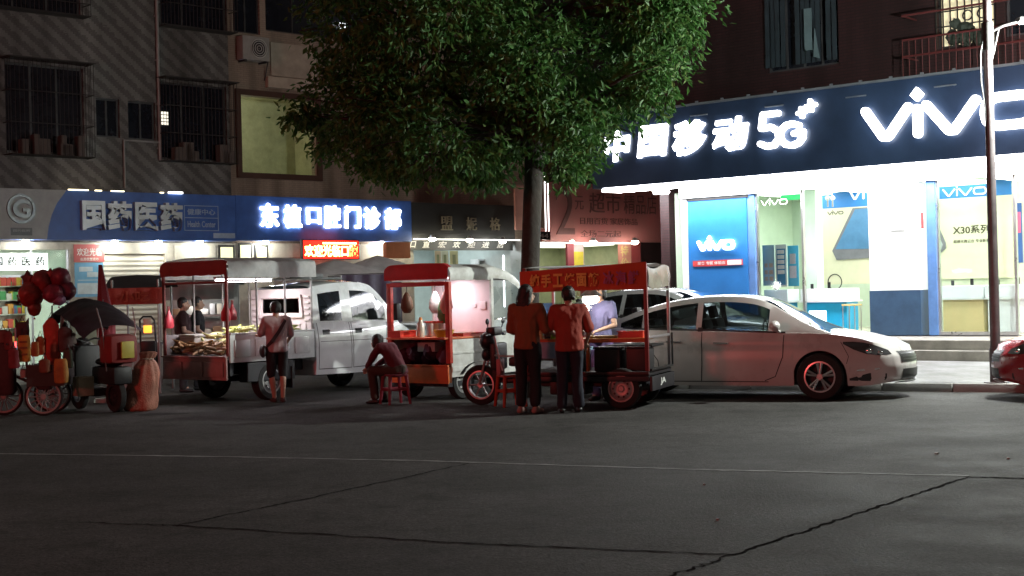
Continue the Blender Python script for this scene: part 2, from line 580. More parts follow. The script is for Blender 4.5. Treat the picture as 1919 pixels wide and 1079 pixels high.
bA = fthing(LF, 'apartment_building', 'grey apartment house with diagonal stripes of tile and caged windows over the pharmacy', 'building', 0)
wa = MB(STRIPED)
wins = [LR(10, 122, 157, 288), LR(300, 158, 425, 300), LR(180, 184, 224, 257), LR(240, 190, 291, 262), LR(-40, -40, 150, 18), LR(300, -60, 424, 52)]
wall_holes(wa, S0, S_A, Z0, ZT, wins, WOFF, WOFF + .25)
wa.build('wall', bA, 0)
def window(parent, r, frame=FRAME_ALU, cage=True, mull=1, pane=NIGHTGLASS, fw=0.05, y=WOFF):
    s0, s1, z0, z1 = r
    f = MB(frame)
    f.box(s0, s1, y + .08, y + .16, z0, z0 + fw); f.box(s0, s1, y + .08, y + .16, z1 - fw, z1)
    f.box(s0, s0 + fw, y + .08, y + .16, z0 + fw, z1 - fw); f.box(s1 - fw, s1, y + .08, y + .16, z0 + fw, z1 - fw)
    for k in range(mull):
        c = s0 + (s1 - s0) * (k + 1) / (mull + 1)
        f.box(c - fw / 2, c + fw / 2, y + .09, y + .15, z0 + fw, z1 - fw)
    o = f.build('window', parent, 0)
    p = MB(pane); p.box(s0 + fw, s1 - fw, y + .11, y + .125, z0 + fw, z1 - fw); p.build('pane', o, 0)
    if cage:
        c = MB(CAGE)
        d = 0.45
        a0, a1, b0, b1 = s0 - .06, s1 + .06, z0 - .08, z1 + .06
        for zz in (b0, (b0 * 2 + b1) / 3, (b0 + 2 * b1) / 3, b1):
            c.tube([(a0, y, zz), (a0, y - d, zz), (a1, y - d, zz), (a1, y, zz)], .014, 6)
        k = int((a1 - a0) / .115)
        for i in range(k + 1):
            x = a0 + (a1 - a0) * i / k
            c.cyl((x, y - d, b0), (x, y - d, b1), .008, n=5)
        for x in (a0, a1):
            for q in (.15, .3):
                c.cyl((x, y - q, b0), (x, y - q, b1), .008, n=5)
        for i in range(7):
            q = y - d * i / 7
            c.cyl((a0, q, b0), (a1, q, b0), .008, n=5)
        # a sheet-metal rain roof over the cage
        c.box(a0 - .05, a1 + .05, y - d - .08, y, b1 + .012, b1 + .028)
        c.build('window_cage', o, 0)
        return o
    return o
for i, r in enumerate(wins):
    o = window(bA, r, cage=i in (0, 1, 4, 5), mull=2 if i in (0, 1, 4, 5) else 1)
    if i in (0, 1):            # things kept behind the bars
        st = MB(mat('stored_cloth', (0.10, 0.08, 0.07), 0.8))
        for k in range(9):
            x = random.uniform(r[0] + .2, r[1] - .3)
            st.box(x, x + random.uniform(.1, .35), WOFF - .36, WOFF - .1, r[2] - .06, r[2] + random.uniform(.15, .55), .03)
        cl = random.uniform(r[0] + .3, r[1] - .6)
        st.m(mat('hung_shirt', (0.28, 0.25, 0.22), 0.85))
        build_parts(st, 'stored_goods', o, 0)
lv = MB(mat('lit_louvre', (0.8, 0.8, 0.7), emit=(1, 0.93, 0.78), es=0.9, var=0))
s0, s1, z0, z1 = LR(303, 207, 317, 233)
for k in range(4):
    h = (z1 - z0) / 4
    lv.box(s0, s1, WOFF + .05, WOFF + .07, z0 + h * k, z0 + h * k + h * .72)
lv.build('louvre', bA, 0)
pp = MB(mat('drain_pipe', (0.27, 0.27, 0.26), 0.5))
a, z_ = LF.pt(288, 0, WOFF); c, z2 = LF.pt(298, 300, WOFF)
pp.tube([(c, WOFF - .07, ZT), (c, WOFF - .07, z2)], .045)
for k in range(8): pp.box(c - .065, c + .065, WOFF - .06, WOFF - .001, z2 + .3 + k * 1.2, z2 + .34 + k * 1.2)
d, z3 = LF.pt(230, 263, WOFF); _, z4 = LF.pt(232, 352, WOFF)
pp.tube([(c, WOFF - .06, z3), (d, WOFF - .06, z3), (d, WOFF - .06, z4)], .03)
pp.build('drain_pipe', bA)

bB = fthing(LF, 'apartment_building', 'beige tiled apartment house with one lit picture window above the dental clinic sign', 'building', S_A)
def LB(*a, **k):
    r = LR(*a, **k); return (r[0] - S_A, r[1] - S_A, r[2], r[3])
wb = MB(BEIGE)
w1 = LB(450, 184, 592, 326)
w2 = LB(436, -50, 486, 62); w3 = LB(497, -50, 700, 70)
wall_holes(wb, 0, S_B - S_A, Z0, ZT, [w1, w2, w3], WOFF, WOFF + .25)
wb.build('wall', bB, 0)
window(bB, w2, cage=False, mull=1); window(bB, w3, cage=False, mull=3)
s0, s1, z0, z1 = w1
fr = MB(mat('brown_window_frame', (0.07, 0.03, 0.02), 0.5))
t = .16
fr.box(s0 - t, s1 + t, WOFF - .09, WOFF - .002, z1, z1 + t); fr.box(s0 - t, s1 + t, WOFF - .09, WOFF - .002, z0 - t, z0)
fr.box(s0 - t, s0, WOFF - .09, WOFF - .002, z0, z1); fr.box(s1, s1 + t, WOFF - .09, WOFF - .002, z0, z1)
fo = fr.build('window', bB, 0)
g = MB(SHOPGLASS); g.box(s0, s1, WOFF + .1, WOFF + .11, z0, z1); g.build('pane', fo, 0)
rm = MB(mat('pale_green_plaster', (0.56, 0.54, 0.37), 0.8))
y0, y1 = WOFF + .26, WOFF + 2.2
a0, a1, b0, b1 = s0 - .3, s1 + .8, z0 - .4, z1 + .25
rm.quad([(a0, y1, b0), (a1, y1, b0), (a1, y1, b1), (a0, y1, b1)]); rm.quad([(a0, y0, b0), (a0, y1, b0), (a0, y1, b1), (a0, y0, b1)])
rm.quad([(a1, y0, b0), (a1, y1, b0), (a1, y1, b1), (a1, y0, b1)]); rm.quad([(a0, y0, b0), (a1, y0, b0), (a1, y1, b0), (a0, y1, b0)])
rm.quad([(a0, y0, b1), (a1, y0, b1), (a1, y1, b1), (a0, y1, b1)])
rm.box(s0 + .85, s0 + 1.0, y1 - .3, y1 - .01, b0, b1)
rm.build('room', bB, 0)
lamp('ceiling_lamp', 'POINT', (s0 + .15, y0 + .9, z1 - .25), 32, (1, .95, .72), .15, parent=bB)
tr = MB(mat('pale_ledge', (0.42, 0.35, 0.28), 0.7))
r = LB(497, 152, 660, 172); tr.box(r[0], r[1], WOFF - .16, WOFF - .002, r[2], r[3], .01)
r = LB(506, 84, 590, 146); tr.box(r[0], r[1], WOFF - .06, WOFF - .002, r[2], r[3], .01)
tr.build('ledge', bB, 0)
gl = MB(mat('fitting_glimmer_glow', (0.9, 0.9, 0.9), emit=(.9, .95, 1), es=1.6, var=0))  # glimmer on the fitting drawn with emission, nothing is reflected
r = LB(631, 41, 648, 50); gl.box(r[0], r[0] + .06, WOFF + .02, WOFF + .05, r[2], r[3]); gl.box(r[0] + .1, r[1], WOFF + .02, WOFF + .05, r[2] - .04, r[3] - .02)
gl.build('glimmer_fitting', bB, 0)
r = LR(440, 72, 490, 116)
ac = fthing(LF, 'air_conditioner', 'pale air conditioner outdoor unit with round fan grille on the beige wall', 'air conditioner', (r[0] + r[1]) / 2, WOFF - .24, r[2])
w, h = (r[1] - r[0]) / 2, r[3] - r[2]
x = MB(mat('ac_casing', (0.30, 0.29, 0.27), 0.5)); x.box(-w, w, -.17, .15, 0, h, .02); x.build('casing', ac)
x = MB(DARK_METAL); x.lathe([(.02, -.175), (h * .36, -.175), (h * .36, -.172)], (w * .2, 0, h * .5), 'Y'); x.build('fan', ac)
x = MB(mat('ac_grille', (0.5, 0.5, 0.47), 0.5))
for q in (.1, .2, .3, .38): x.lathe([(h * q, -.195), (h * (q + .03), -.195), (h * (q + .03), -.185), (h * q, -.185), (h * q, -.195)], (w * .2, 0, h * .5), 'Y')
x.build('grille', ac)
x = MB(DARK_METAL); x.box(-w * .8, -w * .7, -.15, .22, -.05, 0); x.box(w * .7, w * .8, -.15, .22, -.05, 0); x.tube([(w, 0, h * .2), (w + .08, .05, 0), (w + .05, .2, -.5)], .015, 6); x.build('bracket', ac)

bC = fthing(LF, 'corner_building', 'dark brick house behind the tree over the red two yuan shop sign', 'building', S_B)
x = MB(BROWN)
x.box(0.01, S_C - S_B, WOFF + .02, WOFF + .27, 4.9, ZT)
x.build('wall', bC, 0)
# ---------------------------------------------------------------- lower storey of the left street front
def strokes(mb, pts, w, y, depth, n=10, k=[0]):
    """a rounded pen stroke in x,z standing proud of y"""
    def disc(c):
        mb.prism([(c[0] + math.cos(a * 2 * math.pi / n) * w / 2, c[1] + math.sin(a * 2 * math.pi / n) * w / 2) for a in range(n)], y - depth - k[0] * .0006, y)
        k[0] = (k[0] + 1) % 5
    for a, b in zip(pts, pts[1:]):
        d = Vector((b[0] - a[0], b[1] - a[1]))
        if d.length < 1e-6: continue
        d.normalize(); nx, nz = -d.y * w / 2, d.x * w / 2
        mb.prism([(a[0] + nx, a[1] + nz), (a[0] - nx, a[1] - nz), (b[0] - nx, b[1] - nz), (b[0] + nx, b[1] + nz)], y - depth - k[0] * .0006, y)
        k[0] = (k[0] + 1) % 5
        disc(a)
    disc(pts[-1])
def four_letters(mb, s0, s1, z0, z1, y, depth, wt=.17):
    """the phone maker's rounded lettering: v i v o"""
    K = (s1 - s0) / 3.3; Hh = z1 - z0; xh = Hh * .74; w = wt * Hh
    e = w / 2
    P = lambda u, v: (s0 + u * K, z0 + v)
    for o in (0.0, 1.27):
        strokes(mb, [P(o, xh - e) if o else (s0 + e, xh - e + z0), P(o + .42, e), P(o + .52, e), P(o + .92, xh - e)], w, y, depth)
    strokes(mb, [P(1.10, e), P(1.10, xh - e * 1.6)], w, y, depth)
    c = P(1.10, Hh * .88)
    mb.prism([(c[0] - w * .75, c[1]), (c[0], c[1] - w * .75), (c[0] + w * .75, c[1]), (c[0], c[1] + w * .85)], y - depth, y)
    x0, x1, zz0, zz1 = 2.36, 3.3 - e / K, e, xh - e
    rr = (zz1 - zz0) * .42
    pts = []
    for cx, cz, a0 in ((x1 * K - rr, zz1 - rr, 0), (x0 * K + rr, zz1 - rr, 90), (x0 * K + rr, zz0 + rr, 180), (x1 * K - rr, zz0 + rr, 270)):
        for q in range(4):
            a = R(a0 + q * 30)
            pts.append((s0 + cx + math.cos(a) * rr, z0 + cz + math.sin(a) * rr))
    strokes(mb, pts + [pts[0]], w, y, depth)

SHUT, n, l, b = node_mat('roller_shutter', 0.45)
b.inputs['Base Color'].default_value = (0.56, 0.55, 0.46, 1)
tc = n.new('ShaderNodeTexCoord'); wv = n.new('ShaderNodeTexWave'); wv.wave_type = 'BANDS'; wv.bands_direction = 'Z'
wv.inputs['Scale'].default_value = 2.4; l.new(tc.outputs['Object'], wv.inputs[0])
bp = n.new('ShaderNodeBump'); bp.inputs['Strength'].default_value = .6; bp.inputs['Distance'].default_value = .03
l.new(wv.outputs['Fac'], bp.inputs['Height']); l.new(bp.outputs[0], b.inputs['Normal'])
PLASTER = mat('shop_plaster', (0.5, 0.48, 0.4), 0.7, var=0.25)
INNER = mat('shop_interior_white', (0.68, 0.72, 0.66), 0.6, var=0.08)

def room(F, parent, s0, s1, y0, y1, z0, z1, m_, name='room', fl=None):
    x = MB(m_)
    x.quad([(s0, y1, z0), (s1, y1, z0), (s1, y1, z1), (s0, y1, z1)]); x.quad([(s0, y0, z0), (s0, y1, z0), (s0, y1, z1), (s0, y0, z1)])
    x.quad([(s1, y0, z0), (s1, y1, z0), (s1, y1, z1), (s1, y0, z1)]); x.quad([(s0, y0, z1), (s1, y0, z1), (s1, y1, z1), (s0, y1, z1)])
    if fl: x.m(fl)
    x.quad([(s0, y0, z0), (s1, y0, z0), (s1, y1, z0), (s0, y1, z0)])
    return x.build(name, parent, 0)

# pharmacy shop
sP1 = LF.pt(131, 520, WOFF)[0]; sShut0 = LF.pt(193, 500, WOFF)[0]; sShut1 = LF.pt(310, 500, WOFF)[0]; sD0 = LF.pt(322, 480, WOFF)[0]
shopA = fthing(LF, 'pharmacy_shop', 'brightly lit pharmacy shop front with glazed entrance and pale roller shutter', 'shop', 0)
x = MB(PLASTER)
wall_holes(x, S0, S_A, 0, Z0 - .01, [(S0 + .3, sP1, 0.0, 2.95), (sShut0, sShut1, 0.0, 2.85)], WOFF, WOFF + .2)
x.build('wall', shopA, 0)
room(LF, shopA, S0 + .3, sP1, WOFF + .2, 5.5, 0.02, 3.0, INNER)
x = MB(SHUT); x.box(sShut0, sShut1, WOFF + .08, WOFF + .12, 0, 2.85); x.build('roller_shutter', shopA, 0)
x = MB(ALU)
for s in (S0 + .32, LF.pt(60, 520, WOFF)[0], sP1 - .05): x.box(s - .03, s + .03, WOFF + .02, WOFF + .1, 0, 2.95)
x.box(S0 + .36, sP1 - .09, WOFF + .03, WOFF + .09, 2.25, 2.31); x.build('door_frame', shopA, 0)
x = MB(SHOPGLASS); x.box(LF.pt(64, 520, WOFF)[0], sP1 - .1, WOFF + .05, WOFF + .06, 0.05, 2.9); x.build('glazing', shopA, 0)
x = MB(mat('pharmacy_lightbox', (0.85, 0.95, 0.88), emit=(.85, 1, .9), es=8, var=0))
for k in range(3): x.box(S0 + 1 + k * 2, S0 + 2.4 + k * 2, 1.6, 3.4, 2.94, 2.97)
x.build('ceiling_light', shopA, 0)
for k, (px, lab) in enumerate(((20, 'medicine shelf behind the balloons at the pharmacy, nearer the shop corner'), (72, 'medicine shelf in the pharmacy beside the glass door post'))):
    s = LF.pt(px, 560, 3.2)[0]
    sh = fthing(LF, 'medicine_shelf', lab, 'shelf', s, 3.2, .02, 'shelves in the pharmacy')
    x = MB(mat('shelf_white', (.7, .72, .66), .5)); x.box(-.9, .9, .1, .4, 0, 2.3)
    for i in range(6): x.box(-.9, .9, -.2, .1, .12 + i * .38, .15 + i * .38)
    x.build('shelving', sh, 0)
    y = MB(); hues = [(.7, .1, .08), (.8, .65, .1), (.1, .4, .15), (.75, .75, .7), (.1, .25, .5), (.8, .4, .1)]
    for i in range(6):
        u = -.85
        while u < .8:
            wq = random.uniform(.07, .16); c = random.choice(hues)
            y.m(mat('medicine_box_%d' % hues.index(c), c, .5, var=.1)); y.box(u, u + wq, -.16, .02, .15 + i * .38, .15 + i * .38 + random.uniform(.1, .28)); u += wq + .02
    build_parts(y, 'medicine_box', sh, 0)
r = LF.rect(16, 478, 71, 502, WOFF - .06)
bd = fthing(LF, 'name_board', 'white lit name board with dark characters hung in the pharmacy entrance', 'sign', r[0], WOFF - .06, r[2])
x = MB(mat('white_lightbox', (.9, .95, .92), emit=(.92, 1, .96), es=1.3, var=0)); w = r[1] - r[0] + .5; x.box(-.5, w - .5 + .25, -.04, .04, -.06, r[3] - r[2] + .05); x.build('board', bd, 0)
x = MB(mat('ink_dark', (.02, .03, .02), .5)); h = r[3] - r[2]
for i, ch in enumerate('国药医药'): x.text(ch, -.42 + i * .37, -.17 + i * .37, .06, h - .04, -.041, .006, .02)
x.build('lettering', bd, 0)

def downlight(px, py, off, lab, power=6, colr=(1, .97, .85), r=.06, group='small lamps under the shop signs', F=None, kind='ceiling lamp'):
    F = F or LF
    s, z = F.pt(px, py, off)
    o = fthing(F, 'small_lamp', lab, 'lamp', s, off, z, group)
    x = MB(BULB); x.ell((0, 0, 0), (r * 1.5, r * 1.2, r * .8), 12, 7); x.build('bulb', o)
    x = MB(ALU); x.cyl((0, 0, r * .5), (0, 0, r * 1.6), r * 1.1, r * .8, 12); x.build('fitting', o)
    lamp('lamp_light', 'POINT', (0, -.05, -r - .05), power * 4.5, colr, .06, parent=o)
    return o
def soft(parent, s0, s1, y0, y1, z0, z1, m_, name='panel', bev=0.0):
    x = MB(m_); x.box(s0, s1, y0, y1, z0, z1, bev); return x.build(name, parent, 0)

# pharmacy sign
BLUE = mat('sign_blue', (0.045, 0.125, 0.42), 0.42, var=0.2, vs_=2)
GREYP = mat('sign_grey', (0.32, 0.34, 0.33), 0.4, var=.15)
r = LF.rect(-60, 352, 443, 450)
zb, zt = LF.pt(0, 448)[1], LF.pt(0, 352)[1]
sgn = fthing(LF, 'pharmacy_sign', 'long blue pharmacy fascia with grey end, round emblem and four raised metal characters', 'sign', 0, 0, zb)
Hs = zt - zb; e1 = LF.pt(442, 400)[0]
X = lambda px, py: (LF.pt(px, py, -.01)[0], LF.pt(px, py, -.01)[1] - zb)
x = MB(BLUE); x.box(S0, e1 - .01, 0, .44, 0, Hs); x.build('panel', sgn, 0)
x = MB(GREYP)
arc = [X(88, 449), X(91, 425), X(97, 402), X(107, 380), X(125, 354)]
x.prism([(S0, 0.0), (arc[0][0], 0.0)] + arc[1:-1] + [(arc[-1][0], Hs), (S0, Hs)], -.012, 0); x.build('grey_panel', sgn, 0)
c = X(39, 391); r0 = .37
x = MB(mat('emblem_metal', (.22, .24, .24), .35, .7))
x.lathe([(r0 * .8, -.02), (r0 * .82, -.05), (r0, -.05), (r0 * 1.02, -.013)], (c[0], 0, c[1]), 'Y', 32)
x.text('G', c[0] - r0 * .62, c[0] + r0 * .62, c[1] - r0 * .62, c[1] + r0 * .62, -.012, .05, .03)
x.build('emblem', sgn)
q = X(20, 440); q2 = X(60, 427)
x = MB(mat('emblem_plate', (.08, .1, .1), .4)); x.box(q[0], q2[0], -.02, -.0125, q[1] - .01, q2[1]); x.build('name_plate', sgn, 0)
x = MB(GREYP); x.text('国药医药', q[0] + .06, q2[0] - .06, q[1] + .08, q2[1] - .04, -.0201, .006, .02); x.build('small_lettering', sgn, 0)
x = MB(mat('letter_metal', (.55, .57, .57), .42, .7, var=.1))
for ch, a, b_, t_, u in (('国', 151, 193, 377, 431), ('药', 199, 243, 378, 432), ('医', 250, 291, 380, 432), ('药', 297, 338, 381, 433)):
    p, q = X(a, u), X(b_, t_); x.text(ch, p[0], q[0], p[1], q[1], 0, .13, .035)
x.build('lettering', sgn, 0)
x = MB(mat('pale_line', (.35, .45, .6), .5))
p, q = X(346, 432), X(409, 386); wl_ = .018
for a in ((p[0], q[0], q[1] - wl_, q[1]), (p[0], q[0], p[1], p[1] + wl_), (p[0], q[0], (p[1] + q[1]) / 2, (p[1] + q[1]) / 2 + wl_)): x.box(a[0], a[1], -.012, -.001, a[2], a[3])
x.box(p[0], p[0] + wl_, -.011, -.001, p[1] + wl_, q[1] - wl_); x.box(q[0] - wl_, q[0], -.011, -.001, p[1] + wl_, q[1] - wl_)
mid = (p[1] + q[1]) / 2
x.text('健康中心', p[0] + .1, q[0] - .1, mid + .09, q[1] - .09, -.001, .012, .01); x.text('Health Center', p[0] + .1, q[0] - .1, p[1] + .1, mid - .08, -.001, .012, .01)
p, q = X(400, 446), X(440, 437); x.box(p[0], q[0], -.02, -.001, p[1], q[1])
x.build('outlined_boxes', sgn, 0)
x = MB(mat('strip_glow_warm', (1, 1, .8), emit=(1, .85, .5), es=3, var=0))
for a, b_ in ((128, 165), (178, 190), (208, 232), (300, 306)):
    p, q = LF.pt(a, 355)[0], LF.pt(b_, 355)[0]; x.box(p, q, -.03, .02, Hs + .005, Hs + .03)
x.m(mat('top_lamp_white', (1, 1, 1), emit=(1, 1, .97), es=4, var=0)); p, q = LF.pt(316, 360)[0], LF.pt(341, 360)[0]; x.box(p, q, -.05, .03, Hs + .002, Hs + .05)
x.build('top_light', sgn, 0)
for px, py, lab in ((48, 453, 'small round lamp under the grey end of the pharmacy sign'), (215, 453, 'small round lamp under the pharmacy sign above the posters'),
                    (297, 453, 'small round lamp under the pharmacy sign over the shutter'), (375, 453, 'small round lamp under the outlined boxes of the pharmacy sign')):
    downlight(px, py, .2, lab, 5)
# posters between shutter and entrance
def poster(F, px0, py0, px1, py1, off, name, lab, colr, lines, group=None, ink=(.85, .85, .8), cat='poster', es=0, th=.012):
    r = F.rect(px0, py0, px1, py1, off)
    o = fthing(F, name, lab, cat, r[0], off, r[2], group)
    w, h = r[1] - r[0], r[3] - r[2]
    soft(o, 0, w, -th, 0, 0, h, mat(name + '_sheet_%d_%d' % (px0, py0), colr, .5, var=.12, emit=colr if es else None, es=es), 'sheet')
    if lines:
        x = MB(mat('poster_ink_%d%d%d' % tuple(int(k * 20) for k in ink), ink, .5))
        for (t_, u0, u1, v0, v1) in lines:
            if t_ is None: x.box(u0 * w, u1 * w, -th - .003, -th - .0005, v0 * h, v1 * h)
            else: x.text(t_, u0 * w, u1 * w, v0 * h, v1 * h, -th, .004, .015)
        x.build('print', o, 0)
    return o
poster(LF, 138, 458, 195, 491, WOFF - .01, 'red_poster', 'faded red poster with white characters beside the pharmacy shutter', (.55, .13, .12), [('欢迎光临', .1, .9, .35, .8), ('会员优惠活动', .2, .8, .08, .25)], 'posters by the pharmacy shutter')
poster(LF, 140, 492, 194, 556, WOFF - .01, 'blue_poster', 'pale blue poster with white boxes beneath the faded red poster', (.16, .42, .62), [(None, .15, .62, .74, .88), (None, .42, .9, .58, .72), (None, .1, .9, .48, .5), (None, .08, .92, .08, .4)], 'posters by the pharmacy shutter', (.55, .68, .7))

# dental clinic shop and sign
shopB = fthing(LF, 'clinic_shop', 'dental clinic shop front of pale boards and small lit window panes', 'shop', S_A)
sB1 = LF.pt(775, 480, WOFF)[0] - S_A
x = MB(PLASTER); x.box(0.02, sB1, WOFF, WOFF + .2, 0, Z0 - .01); x.build('wall', shopB, 0)
YEL = mat('lit_window_yellow', (.8, .8, .5), emit=(.95, .95, .62), es=.55, var=.0)
def lit_win(par, px0, py0, px1, py1, ss):
    r = LF.rect(px0, py0, px1, py1, WOFF - .02)
    f = MB(mat('black_frame', (.02, .022, .02), .5)); f.box(r[0] - ss - .06, r[1] - ss + .06, WOFF - .03, WOFF - .001, r[2] - .06, r[3] + .06)
    o = f.build('window', par, 0); soft(o, r[0] - ss, r[1] - ss, WOFF - .036, WOFF - .031, r[2], r[3], YEL, 'pane')
for q in ((413, 463, 436, 484), (450, 459, 469, 483), (481, 463, 499, 482)): lit_win(shopB, *q, S_A)
x = MB(CREAM)
for q in ((328, 460, 362, 486), (364, 460, 404, 488), (508, 456, 562, 482)):
    r = LF.rect(*q, WOFF - .02); x.box(r[0] - S_A, r[1] - S_A, WOFF - .025, WOFF - .002, r[2], r[3])
build_parts(x, 'pale_board', shopB, 0)
zb2, zt2 = LF.pt(600, 451)[1], LF.pt(600, 371)[1]
e2 = LF.pt(772, 420)[0]
ds = fthing(LF, 'clinic_sign', 'blue dental clinic fascia with seven glowing white characters', 'sign', e1, 0, zb2)
x = MB(BLUE); x.box(.01, e2 - e1, .02, .44, 0, zt2 - zb2); x.build('panel', ds, 0)
x = MB(mat('clinic_letter_glow', (1, 1, 1), emit=(.95, .97, 1), es=3.6, var=0))
for ch, a, b_, t_, u in (('东', 487, 521, 381, 426), ('植', 531, 563, 384, 427), ('口', 574, 600, 389, 420), ('腔', 607, 636, 385, 428), ('门', 646, 674, 386, 428), ('诊', 681, 711, 388, 430), ('部', 721, 750, 390, 430)):
    p, q = LF.pt(a, u), LF.pt(b_, t_); x.fat(ch, p[0] - e1, q[0] - e1, p[1] - zb2, q[1] - zb2, -.01, .05, .015, .0, .014)
x.build('lettering', ds, 0)
r = LF.rect(567, 449, 673, 486, -.25)
tk = fthing(LF, 'led_ticker', 'small red ticker display glowing with yellow characters under the dental clinic sign', 'sign', r[0], -.25, r[2])
w, h = r[1] - r[0], r[3] - r[2]
soft(tk, 0, w, 0, .1, 0, h, BLACK, 'casing')
soft(tk, .03, w - .03, -.004, -.001, .03, h - .03, mat('led_red', (.6, .02, .01), emit=(1, .02, .01), es=2.2, var=0), 'screen')
x = MB(mat('led_yellow', (1, .8, .2), emit=(1, .66, .16), es=11, var=0)); x.text('欢迎光临口腔', .07, w - .06, .08, h * .74, -.004, .004, .02)
x.box(.35 * w, .95 * w, -.008, -.005, h * .78, h * .86); x.build('lettering', tk, 0)
lamp('ticker_light', 'AREA', (w / 2, -.1, h / 2), 9, (1, .08, .05), w * .6, parent=tk).rotation_euler = (R(90), 0, 0)
for px, lab in ((498, 'small round lamp under the dental clinic sign left of the ticker'), (715, 'small round lamp between the red ticker and the orange box')): downlight(px, 454, .2, lab, 5)
poster(LF, 718, 454, 763, 484, -.2, 'orange_box_sign', 'plain orange box sign hanging below the right end of the dental clinic sign', (.55, .2, .09), [], cat='sign', th=.15)

# black shop sign, welcome board, interior
e3 = LF.pt(966, 430)[0]
zb3, zt3 = LF.pt(870, 447)[1], LF.pt(870, 382)[1]
shopC = fthing(LF, 'salon_shop', 'small open shop with pale interior under a black sign beside the tree', 'shop', e2)
wC = LF.pt(978, 500)[0] - e2
room(LF, shopC, .05, wC, WOFF, 4.5, 0.02, zb3, mat('salon_wall', (.55, .62, .6), .5, var=.1))
x = MB(PLASTER); x.box(.0, wC, WOFF + .01, WOFF + .2, zb3 + .005, 5.2); x.build('wall', shopC, 0)
x = MB(ALU); x.box(wC - .08, wC + .02, -.1, WOFF, 0, zb3); x.build('door_post', shopC, 0)
soft(shopC, .3, wC - .3, 1.2, 3.6, zb3 - .05, zb3 - .02, mat('salon_ceiling_light', (1, 1, 1), emit=(.9, .97, 1), es=1.6, var=0), 'ceiling_light')
bs = fthing(LF, 'black_shop_sign', 'black shop fascia with three small metal characters', 'sign', e2, 0, zb3)
soft(bs, .02, e3 - e2, .03, .44, 0, zt3 - zb3, mat('sign_black', (.02, .022, .022), .45), 'panel')
x = MB(mat('dull_gold', (.42, .40, .30), .35, .6))
for ch, a, b_, t_, u in (('盟', 827, 848, 405, 431), ('妮', 875, 893, 407, 431), ('格', 919, 937, 408, 431)):
    p, q = LF.pt(a, u), LF.pt(b_, t_); x.text(ch, p[0] - e2, q[0] - e2, p[1] - zb3, q[1] - zb3, .03, .05, .0)
x.build('lettering', bs, 0)
soft(bs, .05, wC, -.01, .02, -.05, -.015, LED_WHITE if 0 else mat('strip_light_dim', (1, 1, 1), emit=(1, .97, .9), es=1.6, var=0), 'strip_light')
wz0, wz1 = LF.pt(860, 469, .25)[1], LF.pt(860, 450, .25)[1]
wb_ = fthing(LF, 'welcome_board', 'narrow dark board with slanting white characters under the black shop sign', 'sign', e2, .25, wz0)
soft(wb_, .05, wC - .15, 0, .04, 0, wz1 - wz0, mat('board_dark_grey', (.06, .07, .07), .5), 'board')
x = MB(mat('letter_matt_white', (.75, .76, .72), .5))
for ch, a, b_ in (('口', 768, 780), ('直', 791, 806), ('宏', 820, 837), ('欢', 848, 863), ('迎', 875, 891), ('进', 902, 917), ('店', 931, 945)):
    p, q = LF.pt(a, 467, .25), LF.pt(b_, 452, .25); x.text(ch, p[0] - e2, q[0] - e2, .08, wz1 - wz0 - .04, 0, .01, .02, .25)
x.build('lettering', wb_, 0)
for px, py, lab, c_ in ((810, 448, 'warm yellow bulb on the light strip below the black sign', (1, .85, .5)), (880, 450, 'bulb in the middle of the light strip below the black sign', (1, .92, .75)), (942, 452, 'white bulb on the light strip nearest the tree trunk', (1, .97, .92))):
    downlight(px, py, -.4, lab, 2.4, c_, .085, 'bulbs along the street fronts')
for k, (a, b_, cc) in enumerate(((815, 826, (.55, .42, .25)), (827, 840, (.6, .58, .4)), (843, 858, (.55, .5, .25)))):
    poster(LF, a, 470, b_, 505, 1.6, 'framed_picture', ('brown framed picture in the salon, leftmost of three', 'pale framed picture in the salon, middle of three', 'gold framed picture in the salon, rightmost of three')[k], cc, [(None, .3, .7, .2, .8)], 'pictures in the salon', (.25, .25, .12), 'picture')
s, z = LF.pt(888, 490, 2.2)
mq = fthing(LF, 'clothes_dummy', 'shop dummy with black head and red top standing inside the salon', 'dummy', s, 2.2, .02)
x = MB(BLACK); x.ell((0, 0, 1.6), (.1, .11, .13)); x.cyl((0, 0, 1.4), (0, 0, 1.5), .05); x.build('head', mq)
x = MB(mat('dummy_red', (.5, .06, .08), .7)); x.rings([[(a * math.cos(k * .52), b2 * math.sin(k * .52), zz) for k in range(12)] for a, b2, zz in ((.12, .1, .75), (.13, .1, .95), (.17, .11, 1.2), (.18, .09, 1.36), (.05, .05, 1.44))]); x.build('top', mq)
x = MB(ALU); x.cyl((0, 0, 0), (0, 0, .8), .02); x.cyl((0, 0, 0), (0, 0, .02), .16); x.build('stand', mq)
s0, z0_ = LF.pt(898, 560, 1.8); s1_, z1_ = LF.pt(940, 486, 1.8)
cb = fthing(LF, 'glass_cabinet', 'pale glass cabinet inside the salon behind the white tricycle', 'cabinet', s0, 1.8, .02)
x = MB(mat('cabinet_frame', (.75, .78, .78), .4)); w = s1_ - s0
for u in (0, w - .05): x.box(u, u + .05, 0, .4, 0, z1_)
for v in (.05, .6, 1.1, 1.6, z1_ - .06): x.box(.05, w - .05, 0, .4, v, v + .05)
x.build('frame', cb, 0); soft(cb, .05, w - .05, .4, .42, 0, z1_, INNER, 'back_panel')
poster(LF, 943, 478, 962, 575, .9, 'light_board', 'tall glaring white light panel at the right side of the salon', (.9, .92, 1), [], None, es=3.0, cat='light panel', th=.05)

